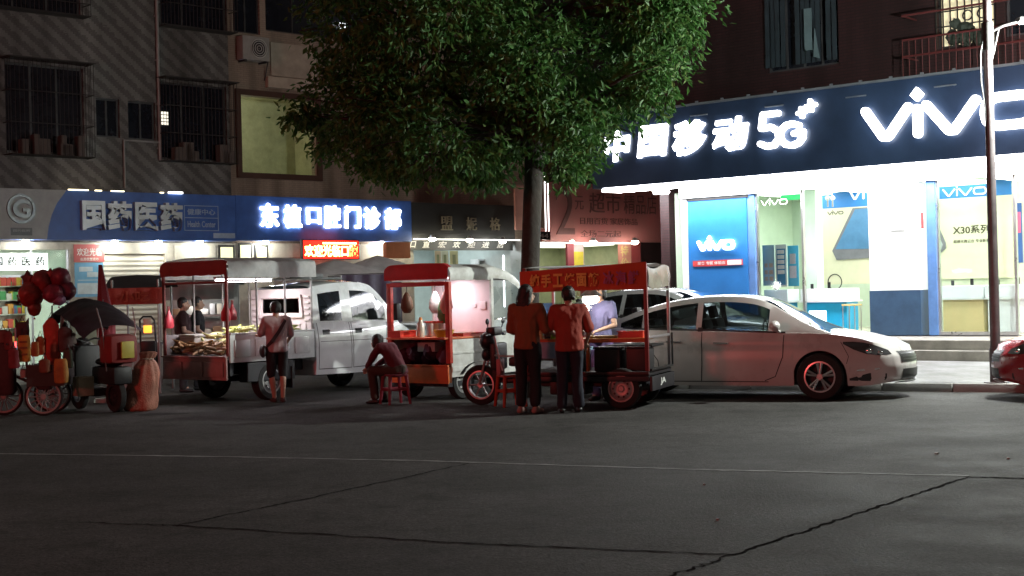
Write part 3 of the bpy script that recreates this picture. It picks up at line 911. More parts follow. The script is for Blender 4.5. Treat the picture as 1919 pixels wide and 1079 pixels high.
# pink board, light box sign by the trunk, two yuan shop
poster(LF, 963, 348, 1004, 431, -.3, 'pink_board', 'plain pinkish board half hidden by the tree trunk', (.5, .25, .2), [('口', .32, .6, .3, .42)], None, (.2, .08, .06), 'sign', th=.08)
r = LF.rect(998, 330, 1030, 433, -1.0)
ls = fthing(LF, 'blade_sign', 'slim cream blade sign with two white tubes along its edge right of the tree trunk', 'sign', r[0], -1.0, r[2])
w, h = r[1] - r[0], r[3] - r[2]
soft(ls, 0, w * .68, 0, .1, .1, h, mat('blade_cream', (.5, .4, .28), .5), 'panel')
x = MB(mat('tube_soft_white', (1, 1, 1), emit=(1, 1, .97), es=2.2, var=0))
for u in (.74, .92): x.cyl((w * u, 0, .0), (w * u, 0, h), .02)
x.build('light_tube', ls)
soft(ls, 0, w, 0, .1, -.28, -.02, BLACK, 'lower_panel')
x = MB(mat('letter_matt_white', (.75, .76, .72), .5)); x.text('244', .1, w - .1, -.22, -.08, 0, .006); x.build('number', ls, 0)
r = LF.rect(1030, 347, 1244, 453, -.2)
zz0, zz1 = LF.pt(1137, 453, -.2)[1], LF.pt(1137, 346, -.2)[1]
ty = fthing(LF, 'two_yuan_sign', 'large faded red shop board with a giant number 2 and dark characters', 'sign', r[0], -.2, zz0)
w, h = r[1] - r[0], zz1 - zz0
soft(ty, 0, w, 0, .6, 0, h, mat('board_faded_red', (.42, .125, .12), .55, var=.3, vs_=.6, dirt=(.34, .15, .13)), 'panel')
x = MB(mat('letter_brown', (.17, .07, .065), .6))
x.text('2', .05 * w, .2 * w, .12 * h, .92 * h, 0, .03)
x.text('元', .21 * w, .28 * w, .55 * h, .78 * h, 0, .02)
x.text('超市', .33 * w, .6 * w, .5 * h, .85 * h, 0, .02); x.text('精品店', .63 * w, .93 * w, .5 * h, .85 * h, 0, .02)
x.text('日用百货 家居饰品', .25 * w, .75 * w, .3 * h, .42 * h, 0, .015); x.text('全场二元起', .25 * w, .6 * w, .08 * h, .2 * h, 0, .015)
x.build('lettering', ty, 0)
sT0, sT1 = LF.pt(1003, 500)[0], LF.pt(1206, 500)[0]
shopD = fthing(LF, 'variety_shop', 'bright little variety shop with pale green interior under the red two yuan board', 'shop', sT0)
w = sT1 - sT0
room(LF, shopD, 0, w, .2, 4.2, .02, zz0 - .02, mat('variety_wall', (.5, .55, .36), .6, var=.15))
soft(shopD, w * .1, w * .9, .9, 3.5, zz0 - .07, zz0 - .04, mat('variety_ceiling_light', (1, 1, 1), emit=(1, 1, .8), es=1.3, var=0), 'ceiling_light')
soft(shopD, w, w + 1.7, .1, .3, 0, 4.9, BROWN, 'side_wall'); soft(shopD, w + 1.71, w + 9, .1, .3, 0, 4.9, BROWN, 'end_wall')
x = MB(mat('strip_light_dim', (1, 1, 1))); x.box(0, w * .9, -.06, 0, zz0 - .06, zz0 - .02); x.build('strip_light', shopD, 0)
poster(LF, 1060, 455, 1072, 510, .15, 'red_post', 'narrow dark red post at the entrance of the variety shop', (.3, .05, .07), [], None, cat='post', th=.1)
poster(LF, 1073, 458, 1094, 512, .15, 'yellow_poster', 'pink and yellow poster with a green mark in the variety shop', (.62, .5, .5), [(None, .05, .95, .25, .75)], None, (.7, .6, .05))
poster(LF, 1158, 455, 1182, 506, .15, 'orange_poster', 'orange red poster at the right of the variety shop entrance', (.55, .24, .18), [('特', .2, .8, .5, .9), ('价', .2, .8, .08, .45)], None, (.65, .5, .2))
poster(LF, 1183, 455, 1206, 520, .14, 'red_board', 'plain red panel at the end of the variety shop', (.38, .07, .07), [], None, cat='panel')
s, z = LF.pt(1120, 500, 2.0)
rk = fthing(LF, 'goods_rack', 'low rack heaped with small goods inside the variety shop', 'rack', s, 2.0, .02)
x = MB(mat('rack_green', (.5, .55, .4), .5))
for v in (.3, .8, 1.3, 1.8): x.box(-1.2, 1.3, 0, .5, v, v + .04)
for u in (-1.2, 1.26): x.box(u, u + .05, 0, .5, 0, 1.9)
x.build('frame', rk, 0)
x = MB()
for v in (.34, .84, 1.34, 1.84):
    u = -1.1
    while u < 1.1:
        c = random.choice(((.5, .2, .1), (.55, .5, .3), (.4, .1, .1), (.3, .35, .3), (.5, .4, .15)))
        q = random.uniform(.15, .3); x.m(mat('goods_%d' % int(c[0] * 100 + c[1] * 10), c, .6)); x.box(u, u + q, .05, .4, v, v + random.uniform(.1, .3), .02); u += q + .03
build_parts(x, 'goods', rk, 0)
for px, py, lab in ((1020, 456, 'small bulb beside the tree trunk under the blade sign'), (1072, 452, 'small bulb above the red post of the variety shop'), (1112, 454, 'glaring bulb in the middle under the red two yuan board'), (1190, 454, 'bulb under the red two yuan board above the plain red panel')):
    downlight(px, py, -.75, lab, 4.5 if px in (1112, 1190) else 2, (1, .95, .85), .1 if px in (1112, 1190) else .055, 'bulbs along the street fronts')
# ---------------------------------------------------------------- the phone shop on the right
FY = 0.9
sL = RF.pt(1283, 500, FY)[0]
SR = 16.0
zfl = RF.pt(1780, 628, FY)[1]
zsb = RF.pt(1560, 318.5)[1]
zst = RF.pt(1600, 160)[1]
bR = fthing(RF, 'shop_building', 'dark red brown tiled house above the glowing white and blue phone shop', 'building', sL)
x = MB(BROWN)
def RR(x0, y0, x1, y1, off=FY):
    r = RF.rect(x0, y0, x1, y1, off); return (r[0] - sL, r[1] - sL, r[2], r[3])
rw1, rw2, rw3 = RR(1432, -60, 1566, 128), RR(1752, -40, 1862, 84), RR(1880, -40, 2000, 60)
wall_holes(x, -.9, SR - sL, zst - .12, 14, [rw1, rw2, rw3], FY + .1, FY + .35)
x.box(-.9, -.65, FY + .35, 9, 0, 14)
x.build('wall', bR, 0)
DFR = mat('window_frame_dark', (.05, .05, .055), .5)
o = window(bR, rw1, frame=DFR, cage=False, mull=3, y=FY + .1)
cu = MB(mat('bluish_curtain', (.022, .036, .048), .8, var=.3))
s0, s1, z0, z1 = rw1
for k in range(14):
    a = s0 + (s1 - s0) * k / 14
    if k in (4, 5, 11): continue
    cu.box(a, a + (s1 - s0) / 14 * .8, FY + .02 + (k % 2) * .03, FY + .05 + (k % 2) * .03, z0 + .1, z1)
cu.m(mat('pale_towel', (.12, .18, .2), .8)); cu.box(s0 + (s1 - s0) * .58, s0 + (s1 - s0) * .68, FY - .05, FY - .02, z0 + .35, z1 - .9)
cu.prism([(s0 + (s1 - s0) * .7, z0 + .2), (s0 + (s1 - s0) * .78, z0 + .15), (s0 + (s1 - s0) * .72, z0 + .8)], FY - .05, FY - .02)
cu.build('curtain', o, 0)
o = window(bR, rw3, frame=DFR, cage=False, mull=2, y=FY + .1)
o = window(bR, rw2, cage=False, mull=0, y=FY + .1, pane=mat('lit_curtain_pane', (.7, .62, .4), emit=(.95, .84, .55), es=.5, var=.1, vs_=1))
s0, s1, z0, z1 = rw2
gr = MB(BLACK)
for q in (.07, .30, .41): gr.box(s0, s1, FY + .05, FY + .07, z1 - (z1 - z0) * q - .5, z1 - (z1 - z0) * q - .475)
for k in range(9): gr.box(s0 + (s1 - s0) * k / 8 - .012, s0 + (s1 - s0) * k / 8 + .012, FY + .03, FY + .05, z0, z1)
for u in (.55, .8): gr.lathe([(.085, -.01), (.11, -.01), (.11, .01), (.085, .01), (.085, -.01)], (s0 + (s1 - s0) * u, FY + .03, z1 - .72), 'Y', 16)
gr.build('grille', o, 0)
pl = MB(mat('potted_dark', (.03, .04, .03), .8))
for k in range(26):
    u = random.random(); pl.ell((s0 + (s1 - s0) * (.3 + .6 * u), FY - .1, z0 + random.uniform(-.02, .55 - .3 * u)), random.uniform(.05, .14), 8, 5, amp=.5, seed=k)
pl.build('potted_plants', bR)
ra = MB(mat('red_lit_railing', (.13, .028, .028), .5, .2))  # glow of the red lamp on the bars is put into the colour
a = RR(1715, 100, 1919, 108)[0]; b_ = SR - sL
ry = FY - .55
for py in (20, 72, 96, 104): pass
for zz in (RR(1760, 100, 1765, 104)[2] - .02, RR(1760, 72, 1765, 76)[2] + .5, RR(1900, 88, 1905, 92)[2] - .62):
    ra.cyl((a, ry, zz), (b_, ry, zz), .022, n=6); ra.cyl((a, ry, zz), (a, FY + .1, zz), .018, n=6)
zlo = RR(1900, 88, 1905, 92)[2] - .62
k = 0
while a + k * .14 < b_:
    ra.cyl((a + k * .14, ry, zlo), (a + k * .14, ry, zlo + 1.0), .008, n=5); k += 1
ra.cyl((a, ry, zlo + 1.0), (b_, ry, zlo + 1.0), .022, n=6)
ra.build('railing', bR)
ld = MB(mat('balcony_slab', (.12, .07, .07), .7)); ld.box(a - .1, b_, ry - .05, FY + .09, zlo - .14, zlo - .04); ld.build('balcony_slab', bR, 0)

# fascia
SGN = mat('fascia_navy', (0.024, 0.045, 0.095), 0.36, var=.25, vs_=1.2)
fs = fthing(RF, 'phone_shop_sign', 'long dark navy shop fascia with glowing white characters, 5G mark and giant rounded letters', 'sign', -1.15, 0, zsb)
S1 = SR + 1.15
Hf = zst - zsb
x = MB(SGN)
x.box(0, S1, 0, FY + .08, 0.02, Hf, .01); x.build('panel', fs, 0)
x = MB(mat('fascia_trim', (.25, .28, .32), .35, .5)); x.box(-.02, S1, -.03, .06, Hf + .002, Hf + .05)
for k in range(26): x.box(.3 + k * .66, .36 + k * .66, -.02, .02, Hf + .05, Hf + .09)
for k in range(9): x.box(.9 + k * 1.9, 1.35 + k * 1.9, -.03, -.001, Hf - .24, Hf - .215)
x.build('trim', fs, 0)
x = MB(LETTER_WHITE)
XX = lambda px, py: (RF.pt(px, py)[0] + 1.15, RF.pt(px, py)[1] - zsb)
for ch, a, b_, t_, u in (('中', 1133, 1182, 245, 303), ('国', 1196, 1254, 234, 294), ('移', 1262, 1324, 225, 291), ('动', 1337, 1404, 219, 283)):
    cx = XX((a + b_) / 2, (t_ + u) / 2); p, q = XX(a, u), XX(b_, t_); hh = XX((a + b_) / 2, t_)[1] - XX((a + b_) / 2, u)[1]
    x.fat(ch, p[0], q[0], cx[1] - hh / 2, cx[1] + hh / 2, -.01, .04, .02, .12, .018)
p, q = XX(1423, 276), XX(1508, 212)
hh = XX(1465, 209)[1] - XX(1465, 277)[1]
w = q[0] - p[0]; c0 = p[0]; zb_ = XX(1465, 277)[1]
# the 5 and the G share one bowl
strokes(x, [(c0 + .46 * w, zb_ + hh * .96), (c0 + .13 * w, zb_ + hh * .96), (c0 + .09 * w, zb_ + hh * .58), (c0 + .3 * w, zb_ + hh * .6), (c0 + .45 * w, zb_ + hh * .45), (c0 + .47 * w, zb_ + hh * .26), (c0 + .36 * w, zb_ + hh * .09), (c0 + .2 * w, zb_ + hh * .07), (c0 + .06 * w, zb_ + hh * .16)], .12 * hh + .03, -.01, .09)
gx_, gz_ = c0 + .74 * w, zb_ + hh * .33
strokes(x, [(gx_ + math.cos(R(t)) * .25 * w, gz_ + math.sin(R(t)) * .30 * hh) for t in range(50, 371, 32)] + [(gx_ + .06 * w, gz_ + .02 * hh)], .12 * hh + .03, -.01, .09)
for cx_, cy_, rr in ((1505, 211, .085), (1522, 198, .10)):
    c = XX(cx_, cy_); strokes(x, [(c[0] - rr, c[1] - rr * .15), (c[0] + rr, c[1] + rr * .15)], .085, -.01, .085); strokes(x, [(c[0] + rr * .1, c[1] - rr), (c[0] - rr * .1, c[1] + rr)], .085, -.01, .088)
x.build('lettering', fs, 0)
x = MB(LETTER_WHITE)
p, q = XX(1619, 262), XX(1951, 262); zc0 = XX(1668, 264)[1]; zc1 = XX(1728, 166)[1]
four_letters(x, p[0], q[0], zc0, zc1, -.01, .1, .18)
x.build('logo_lettering', fs, 0)
for k, (u, pw) in enumerate(((1.2, 14), (3.4, 14), (6.5, 22), (8.6, 22))):      # what the lit letters throw onto their board
    pass
# soffit lights
seg = 1.72
SOFL = ('at the bare left tip of the fascia beside the tree', 'over the left edge of the blue panel', 'below the 5G mark, over the window posters', 'over the open doorway of the phone shop', 'over the white pillar of the phone shop', 'over the blue header right of the white pillar', 'beside the lamp post at the right end of the fascia')
for k in range(7):
    a = -.95 + k * seg
    lo = fthing(RF, 'soffit_light', 'white soffit light panel ' + SOFL[k], 'light', a, .08, zsb, 'light panels under the phone shop fascia')
    soft(lo, .03, seg - .03, 0, .72, -.05, -.01, LED_WHITE, 'diffuser')
    soft(lo, 0, .028, -.02, .76, -.06, 0, ALU, 'end_cap')

shop = fthing(RF, 'phone_shop', 'glaring white phone shop front with blue panels, glass walls and open lit interior', 'shop', sL)
zh = RF.pt(1560, 352, FY)[1]
WHT = mat('shop_front_white', (.82, .83, .84), .4, var=.05)
SB = mat('shop_front_blue', (.022, .15, .42), .38, var=.1)
NAVY = mat('pillar_navy', (.035, .08, .15), .42, var=.2)
PALE = mat('shop_wall_pale', (.60, .70, .58), .6, var=.06)
FLOOR = mat('shop_floor', (.5, .48, .4), .25, var=.1)
Q = lambda px, off=FY: RF.pt(px, 500, off)[0] - sL
x = MB(WHT)
x.box(-.02, SR - sL, FY - .12, FY + .08, zh, zsb - .012)          # lintel
x.box(-.02, Q(1293), FY - .05, FY + .1, zfl, zh)
x.build('lintel', shop, 0)
soft(shop, Q(1293) + .01, Q(1404), FY - .06, FY + .1, zfl, zh - .005, SB, 'blue_panel')
soft(shop, Q(1293), Q(1408), FY - .08, FY - .062, zh - .07, zh - .007, BLACK, 'panel_edge')
x = MB(mat('pillar_white', (.84, .85, .87), .4, var=.04)); x.box(Q(1634), Q(1728), FY - .1, FY + .5, zfl + .92, zh); x.build('white_pillar', shop, 0)
soft(shop, Q(1634) - .01, Q(1728) + .01, FY - .115, FY + .5, zfl, zfl + .915, NAVY, 'pillar_base')
BF = mat('blue_frame', (.12, .25, .55), .35, .2)
x = MB(BF)
for a, b_ in ((1405, 1414), (1740, 1752)): x.box(Q(a), Q(b_) + .05, FY - .04, FY + .1, zfl, zh - .004)
build_parts(x, 'blue_post', shop, 0)
x = MB(ALU)
for a in (1418, 1503, 1756, 1901): x.box(Q(a), Q(a) + .05, FY, FY + .08, zfl, zh - .006)
build_parts(x, 'glass_post', shop, 0)
x = MB(ALU); x.box(Q(1418) + .05, Q(1503), FY + .01, FY + .07, zfl, zfl + .08); x.box(Q(1756) + .05, Q(1901), FY + .01, FY + .07, zfl, zfl + .07); build_parts(x, 'glass_sill', shop, 0)
x = MB(SHOPGLASS); x.box(Q(1418) + .05, Q(1503), FY + .03, FY + .04, zfl + .08, zh - .01); x.box(Q(1756) + .05, Q(1901), FY + .03, FY + .04, zfl + .07, zh - .01)
build_parts(x, 'glass_wall', shop, 0)
room(RF, shop, -.3, SR - sL, FY + .1, 6.2, zfl, zh + .15, PALE, 'room', FLOOR)
x = MB(mat('shop_ceiling_light', (1, 1, 1), emit=(.97, 1, .93), es=4.2, var=0))
for k in range(7): x.box(.8 + k * 1.9, 2.0 + k * 1.9, 1.6, 5.6, zh + .09, zh + .13)
x.build('ceiling_light', shop, 0)
x = MB(mat('pillar_pale_green', (.62, .74, .6), .5, var=.05)); x.box(RF.pt(1507, 500, 2.4)[0] - sL, RF.pt(1531, 500, 2.4)[0] - sL, 2.4, 2.7, zfl, zh + .13); x.build('inner_pillar', shop, 0)
x = MB(mat('exit_green', (.05, .5, .15), .5, emit=(.1, .9, .3), es=.7)); a = RF.rect(1463, 364, 1503, 370, FY + .5); x.box(a[0] - sL, a[1] - sL, FY + .5, FY + .56, a[2] - .05, a[3]); x.build('green_strip', shop, 0)
# steps
ST = mat('step_stone', (.22, .20, .175), .7, bump=.2, var=.3)
x = MB(ST)
zz = zfl - .02
x.box(sL - 1.2, SR, -.95, FY - .02, 0.05, zz, .012)
h1 = (zz - .12) / 2
x.box(sL - 1.25, SR, -1.27, -.951, 0.05, zz - h1, .012)
st = x.build('shop_steps', None, 30, RF.w(0), RF.rz); tag(st, 'two long stone steps up to the glaring phone shop', 'steps')
# lit lettering on the blue panel, notice strip
lg = fthing(RF, 'lit_logo', 'glowing white rounded lettering on the blue panel left of the shop window', 'sign', RF.pt(1312, 470, FY)[0], FY - .075, RF.pt(1347, 469, FY)[1])
w = RF.pt(1381, 470, FY)[0] - RF.pt(1312, 470, FY)[0]; h = RF.pt(1347, 443, FY)[1] - RF.pt(1347, 469, FY)[1]
x = MB(LETTER_WHITE); four_letters(x, 0, w, 0, h, 0, .05, .22); x.build('lettering', lg, 0)
poster(RF, 1299, 487, 1392, 498, FY - .07, 'notice_strip', 'narrow red and pale notice strip across the blue panel', (.5, .05, .05), [('服务 专区 体验店', .1, .66, .25, .8), (None, .7, .98, .1, .9)], None, (.7, .7, .7), 'notice')
poster(RF, 1665, 398, 1697, 432, FY - .105, 'white_notice', 'white notice sheet with grey dotted edge on the white pillar', (.7, .71, .72), [(None, 0, .05, .1, .95), (None, .1, .9, .96, 1), (None, .2, .8, .02, .05)], None, (.3, .3, .32), 'notice')
poster(RF, 1726, 398, 1731, 428, FY - .13, 'red_tag', 'small red tag on the right edge of the white pillar', (.55, .06, .06), [], None, cat='tag')
# window display
for a, b_, t_, u, nm, lab, c_, ln in ((1430, 1452, 459, 535, 'display_poster', 'pale blue display poster with small phones in the shop window, leftmost', (.35, .55, .68), [(None, .15, .42, .45, .55), (None, .55, .85, .45, .55), (None, .15, .42, .28, .38), (None, .55, .85, .28, .38), (None, .15, .42, .12, .22), (None, .55, .85, .12, .22)]),
        (1454, 1475, 458, 537, 'display_poster', 'white framed display poster with blue rows in the middle of the shop window', (.75, .85, .9), [(None, .12, .88, .04, .9)]),
        (1477, 1497, 460, 536, 'display_poster', 'bright blue display poster with a pink shape in the shop window, rightmost', (.06, .45, .72), [(None, .2, .75, .55, .8), (None, .15, .8, .2, .5)])):
    o = poster(RF, a, t_, b_, u, FY + .35, nm, lab, c_, ln, 'posters in the shop window', {1430: (.6, .45, .35), 1454: (.03, .25, .5), 1477: (.55, .55, .62)}[a])
    if a == 1454:
        x = MB(mat('row_white', (.8, .85, .88), .5)); r = RF.rect(a, t_, b_, u, FY + .35); w, h = r[1] - r[0], r[3] - r[2]
        for k in range(5): x.box(w * .2, w * .8, -.02, -.016, h * (.3 + k * .12), h * (.39 + k * .12))
        x.build('rows', o, 0)
gg = fthing(RF, 'frosted_logo', 'ghostly frosted rounded lettering on the upper shop window glass', 'sign', RF.pt(1425, 385, FY)[0], FY + .02, RF.pt(1450, 384, FY)[1])
x = MB(mat('frosted', (.5, .55, .5), .6)); four_letters(x, 0, RF.pt(1475, 385, FY)[0] - RF.pt(1425, 385, FY)[0], 0, .17, 0, .004, .13); x.build('lettering', gg, 0)
# phone advertisement walls
AD = mat('ad_cream', (.68, .66, .48), .55, var=.05)
def ad_wall(lab, x0, x1, ytop, ybot, off, hd):
    r = RF.rect(x0, ytop, x1, ybot, off)
    o = fthing(RF, 'phone_ad', lab, 'poster', r[0], off, r[2], 'phone advertisements on the shop wall')
    w, h = r[1] - r[0], r[3] - r[2]
    soft(o, 0, w, -.03, 0, 0, h, AD, 'board')
    soft(o, 0, w, -.034, -.031, h * hd, h, mat('ad_header_blue', (.03, .20, .55), .5, var=.05), 'header')
    return o, w, h
IO = 4.2
o, w, h = ad_wall('cream phone advertisement with a big slanted phone behind the sales counter', 1542, 1660, 358, 532, IO, .83)
c = lambda px, py: (RF.pt(px, py, IO)[0] - RF.rect(1542, 358, 1660, 532, IO)[0], RF.pt(px, py, IO)[1] - RF.rect(1542, 358, 1660, 532, IO)[2])
x = MB(mat('ad_white', (.88, .92, .95), .4, emit=(.9, .95, 1), es=.5)); p = c(1592, 375); four_letters(x, p[0], p[0] + 1.15, p[1], p[1] + .35, -.035, .012, .13); x.build('header_lettering', o, 0)
x = MB(mat('phone_grey', (.20, .20, .22), .35)); x.prism([c(1600, 390), c(1562, 470), c(1570, 487), c(1670, 481), c(1670, 385)], -.06, -.031); x.build('phone_edge', o, 0)
x = MB(mat('phone_screen', (.10, .25, .45), .3, var=.3, vs_=.8)); x.prism([c(1605, 392), c(1568, 467), c(1670, 465), c(1670, 387)], -.066, -.0605); x.build('phone_screen', o, 0)
x = MB(BLACK); p = c(1552, 403); four_letters(x, p[0], p[0] + .42, p[1], p[1] + .11, -.031, .004, .16)
p = c(1560, 530); x.lathe([(.17, -.04), (.19, -.04), (.19, -.032), (.17, -.032), (.17, -.04)], (c(1566, 528)[0], 0, c(1566, 528)[1]), 'Y', 20); x.build('ink', o, 0)
o, w, h = ad_wall('cream phone advertisement with a blue header and X30 lettering right of the white pillar', 1752, 1899, 340, 522, IO, .84)
B0 = RF.rect(1752, 340, 1899, 522, IO)
c = lambda px, py: (RF.pt(px, py, IO)[0] - B0[0], RF.pt(px, py, IO)[1] - B0[2])
x = MB(mat('ad_white', (.88, .92, .95))); p, q = c(1768, 368), c(1850, 344); four_letters(x, p[0], q[0], h * .86, h * .97, -.035, .012, .14); x.build('header_lettering', o, 0)
x = MB(mat('ink_brown', (.07, .055, .03), .5)); p, q = c(1787, 440), c(1856, 427); x.text('X30系列', p[0], q[0], p[1] + .0, p[1] + .2, -.03, .006, .02)
p, q = c(1788, 456), c(1856, 450); x.text('超感光微云台 专业影像', p[0], q[0], p[1], p[1] + .075, -.03, .004, .01); x.build('lettering', o, 0)
x = MB(mat('phone_grey', (.34, .34, .36))); x.prism([c(1753, 415), c(1755, 412), c(1774, 455), c(1774, 465), c(1766, 473), c(1753, 474)], -.06, -.031); x.build('phone_edge', o, 0)
x = MB(mat('phone_screen_pale', (.45, .5, .5), .3)); x.prism([c(1753, 424), c(1769, 458), c(1766, 468), c(1753, 469)], -.066, -.0605); x.build('phone_screen', o, 0)
poster(RF, 1905, 380, 1916, 492, IO, 'blue_banner', 'slim dark blue banner with a red figure at the right edge of the shop', (.03, .10, .3), [(None, .2, .8, .5, .85)], None, (.6, .1, .2), 'banner')
soft(shop, RF.pt(1752, 500, IO + .3)[0] - sL, RF.pt(1952, 500, IO + .3)[0] - sL, IO + .01, IO + .06, zfl, zh + .1, mat('ad_backing', (.62, .66, .5), .6), 'back_wall')
# counters
def counter(lab, x0, x1, off, top, body, low, depth=.6, glow=None):
    s0, s1 = RF.pt(x0, 560, off)[0], RF.pt(x1, 560, off)[0]
    o = fthing(RF, 'sales_counter', lab, 'counter', s0, off, zfl, 'sales counters in the phone shop')
    w = s1 - s0
    soft(o, 0, w, 0, depth, .72, .98, top, 'display_case', .008)
    soft(o, -.04, w + .04, -.05, depth + .05, .685, .718, WHT, 'ledge')
    soft(o, .03, w - .03, .06, depth - .03, .0, .683, body, 'base', .006)
    if glow:
        x = MB(glow)
        for k in range(max(1, int(w / .9))):
            x.box(.18 + k * .9, .6 + k * .9, .048, .058, .24, .5)
        x.build('lit_plate', o, 0)
    x = MB(BLACK)
    for k in range(max(2, int(w / .45))):
        u = .2 + k * .42
        if u < w - .2: x.box(u, u + .07, .1, .12, .985, 1.09 + .03 * (k % 2), .004); x.box(u + .02, u + .05, .1, .16, .981, .988)
    x.build('phone_stands', o, 0)
    return o
CASE = mat('case_white', (.84, .86, .9), .35, var=.05)
CYAN = mat('counter_cyan', (.02, .38, .68), .35, var=.12, vs_=2)
CLED = mat('counter_led', (.8, .95, 1), emit=(.75, .95, 1), es=2.2, var=0)
YELC = mat('counter_yellow', (.70, .56, .28), .5, var=.06)
counter('white topped cyan counter with glowing plates behind the white sedan', 1500, 1586, 1.6, CASE, CYAN, 0, .6, CLED)
counter('small cyan counter below the window posters', 1432, 1476, 1.7, CASE, CYAN, 0, .5)
counter('white topped counter with a yellow wooden base right of the white pillar', 1762, 1843, 2.2, CASE, YELC, 0)
counter('all white counter at the right end of the shop behind the lamp post', 1846, 1950, 2.2, CASE, CASE, 0)
for px, lab, off in ((1597, 'thin yellow framed stool beside the cyan counter', 1.5), (1650, 'thin framed stool behind the white pillar', 2.0)):
    if px == 1650: continue
    s = RF.pt(px, 600, off)[0]
    o = fthing(RF, 'bar_stool', lab, 'stool', s, off, zfl)
    x = MB(mat('stool_yellow', (.65, .5, .2), .5)); x.box(-.16, .16, -.16, .16, .6, .64, .01); x.build('seat', o)
    for a in (-.14, .14):
        for b_ in (-.14, .14): x = MB(ALU); x.cyl((a, b_, 0), (a, b_, .6), .012, n=8); x.build('leg', o)
# security floodlights under the soffit
for px, lab in ((1231, 'left one of two white flood lamps under the fascia end'), (1245, 'right one of two white flood lamps under the fascia end')):
    s, z = RF.pt(px, 357, .5)
    o = fthing(RF, 'flood_lamp', lab, 'flood lamp', s, .5, z, 'flood lamps under the fascia')
    M2 = Matrix.Rotation(R(35), 4, 'X')
    x = MB(WHT); x.box(-.1, .1, -.05, .05, -.08, .08, .01, M2); x.build('casing', o)
    x = MB(ALU); x.tube([(0, 0, .05), (0, .03, .16), (0, .03, .3)], .015, 6); x.build('bracket', o)
s, z = RF.pt(1362, 352, FY - .3)
o = fthing(RF, 'camera_dome', 'small grey security camera on the white lintel above the blue panel', 'security camera', s, FY - .2, z)
x = MB(GREY_METAL); x.tube([(0, .08, .06), (0, 0, .05), (.03, -.05, -.02)], .018, 6); x.build('arm', o); x = MB(WHT); x.ell((.03, -.06, -.05), (.05, .07, .045)); x.build('camera_head', o)
s, z = RF.pt(1617, 345, FY + .5)
for px, lab in ((1551, 'left of two round emergency lamps near the inner pillar'), (1560, 'right of two round emergency lamps near the inner pillar')):
    s, z = RF.pt(px, 371, 3.0)
    o = fthing(RF, 'emergency_lamp', lab, 'lamp', s, 3.0, z, 'emergency lamps in the phone shop')
    x = MB(WHT); x.ell((0, 0, 0), .06); x.build('lamp_head', o); x = MB(GREY_METAL); x.cyl((0, 0, -.05), (0, 0, -.2), .02); x.build('stem', o)
# ================================================================ TREE, LAMP POST
def leaf_mat():
    m, n, l, b = node_mat('leaves', 0.55)
    b.inputs['Specular IOR Level'].default_value = .32
    g = n.new('ShaderNodeNewGeometry')
    rp = n.new('ShaderNodeValToRGB')
    for i, (p, c) in enumerate(((0.0, (.028, .080, .016)), (.45, (.050, .140, .032)), (.8, (.080, .185, .046)), (1.0, (.13, .20, .06)))):
        e = rp.color_ramp.elements[i] if i < 2 else rp.color_ramp.elements.new(p)
        e.position = p; e.color = (*c, 1)
    l.new(g.outputs['Random Per Island'], rp.inputs[0])
    l.new(rp.outputs[0], b.inputs['Base Color'])
    tr = n.new('ShaderNodeBsdfTranslucent'); l.new(rp.outputs[0], tr.inputs[0])
    mx = n.new('ShaderNodeMixShader'); mx.inputs[0].default_value = .36
    l.new(b.outputs[0], mx.inputs[1]); l.new(tr.outputs[0], mx.inputs[2])
    l.new(mx.outputs[0], n['Material Output'].inputs[0])
    return m
TY = 21.7
tb = Vector((gx(991, TY), TY, 0.0))
tree = thing('street_tree', 'leafy green street tree with dark trunk standing behind the food stalls', 'tree', tb)
BARK = mat('bark', (.05, .042, .035), .9, bump=.9, bs=14, var=.35)
def P3(px, py, dy): return at(px, py, TY + dy) - tb
lobes = [(650, 185, 95, 115, -.2), (735, 225, 110, 100, -.9), (770, 130, 130, 120, .3), (850, 270, 120, 75, -1.2), (900, 200, 120, 110, .9), (960, 240, 95, 90, .2), (1010, 150, 150, 130, -.6), (1065, 255, 80, 80, -.9),
         (1090, 190, 90, 100, .9), (1165, 170, 95, 85, 0), (1225, 150, 58, 70, -.5), (1180, 80, 120, 90, .7), (1275, 45, 82, 62, .2), (1240, 5, 110, 70, -.4), (800, 40, 200, 110, -.9), (660, 60, 95, 90, .4), (1000, 10, 240, 110, .8),
         (900, 330, 60, 20, -.4), (1050, 318, 50, 24, -1.3), (760, 320, 60, 28, -.5), (690, 305, 55, 28, .2), (620, 255, 50, 50, .5),
         (900, -110, 320, 110, 0), (1150, -90, 210, 100, 0), (700, -60, 150, 90, 0), (570, 215, 34, 24, .0)]
tk_ = MB(BARK)
tp = [P3(991, 738, 0), P3(991, 640, 0), P3(993, 520, 0), P3(996, 420, 0), P3(1000, 320, 0), P3(1001, 235, 0.05), P3(1000, 120, .1), P3(990, -40, .1)]
tp[0].z = -.05
tk_.tube(tp, [.21, .16, .14, .14, .14, .135, .10, .05], 14)
tk_.build('trunk', tree)
lb_ = MB(BARK)
for (px, py, rx, ry, dy) in lobes:
    st = tp[4].lerp(tp[5], random.random() * .9 + .1) if py > 120 else tp[5].lerp(tp[7], random.random())
    en = P3(px, py, dy)
    md = st.lerp(en, .5) + Vector((random.uniform(-.15, .15), random.uniform(-.2, .2), random.uniform(-.1, .25)))
    lb_.tube([st, st.lerp(md, .6) + Vector((0, 0, .05)), md, en], [.06, .05, .035, .012], 7)
    for k in range(4):
        e2_ = en + Vector((random.gauss(0, rx / 260), random.gauss(0, .5), random.gauss(0, ry / 260)))
        lb_.tube([md, md.lerp(e2_, .6) + Vector((0, 0, .06)), e2_], [.02, .013, .006], 5)
lb_.build('limbs', tree)
LV, LFc = [], []
rnd = random.Random(11)
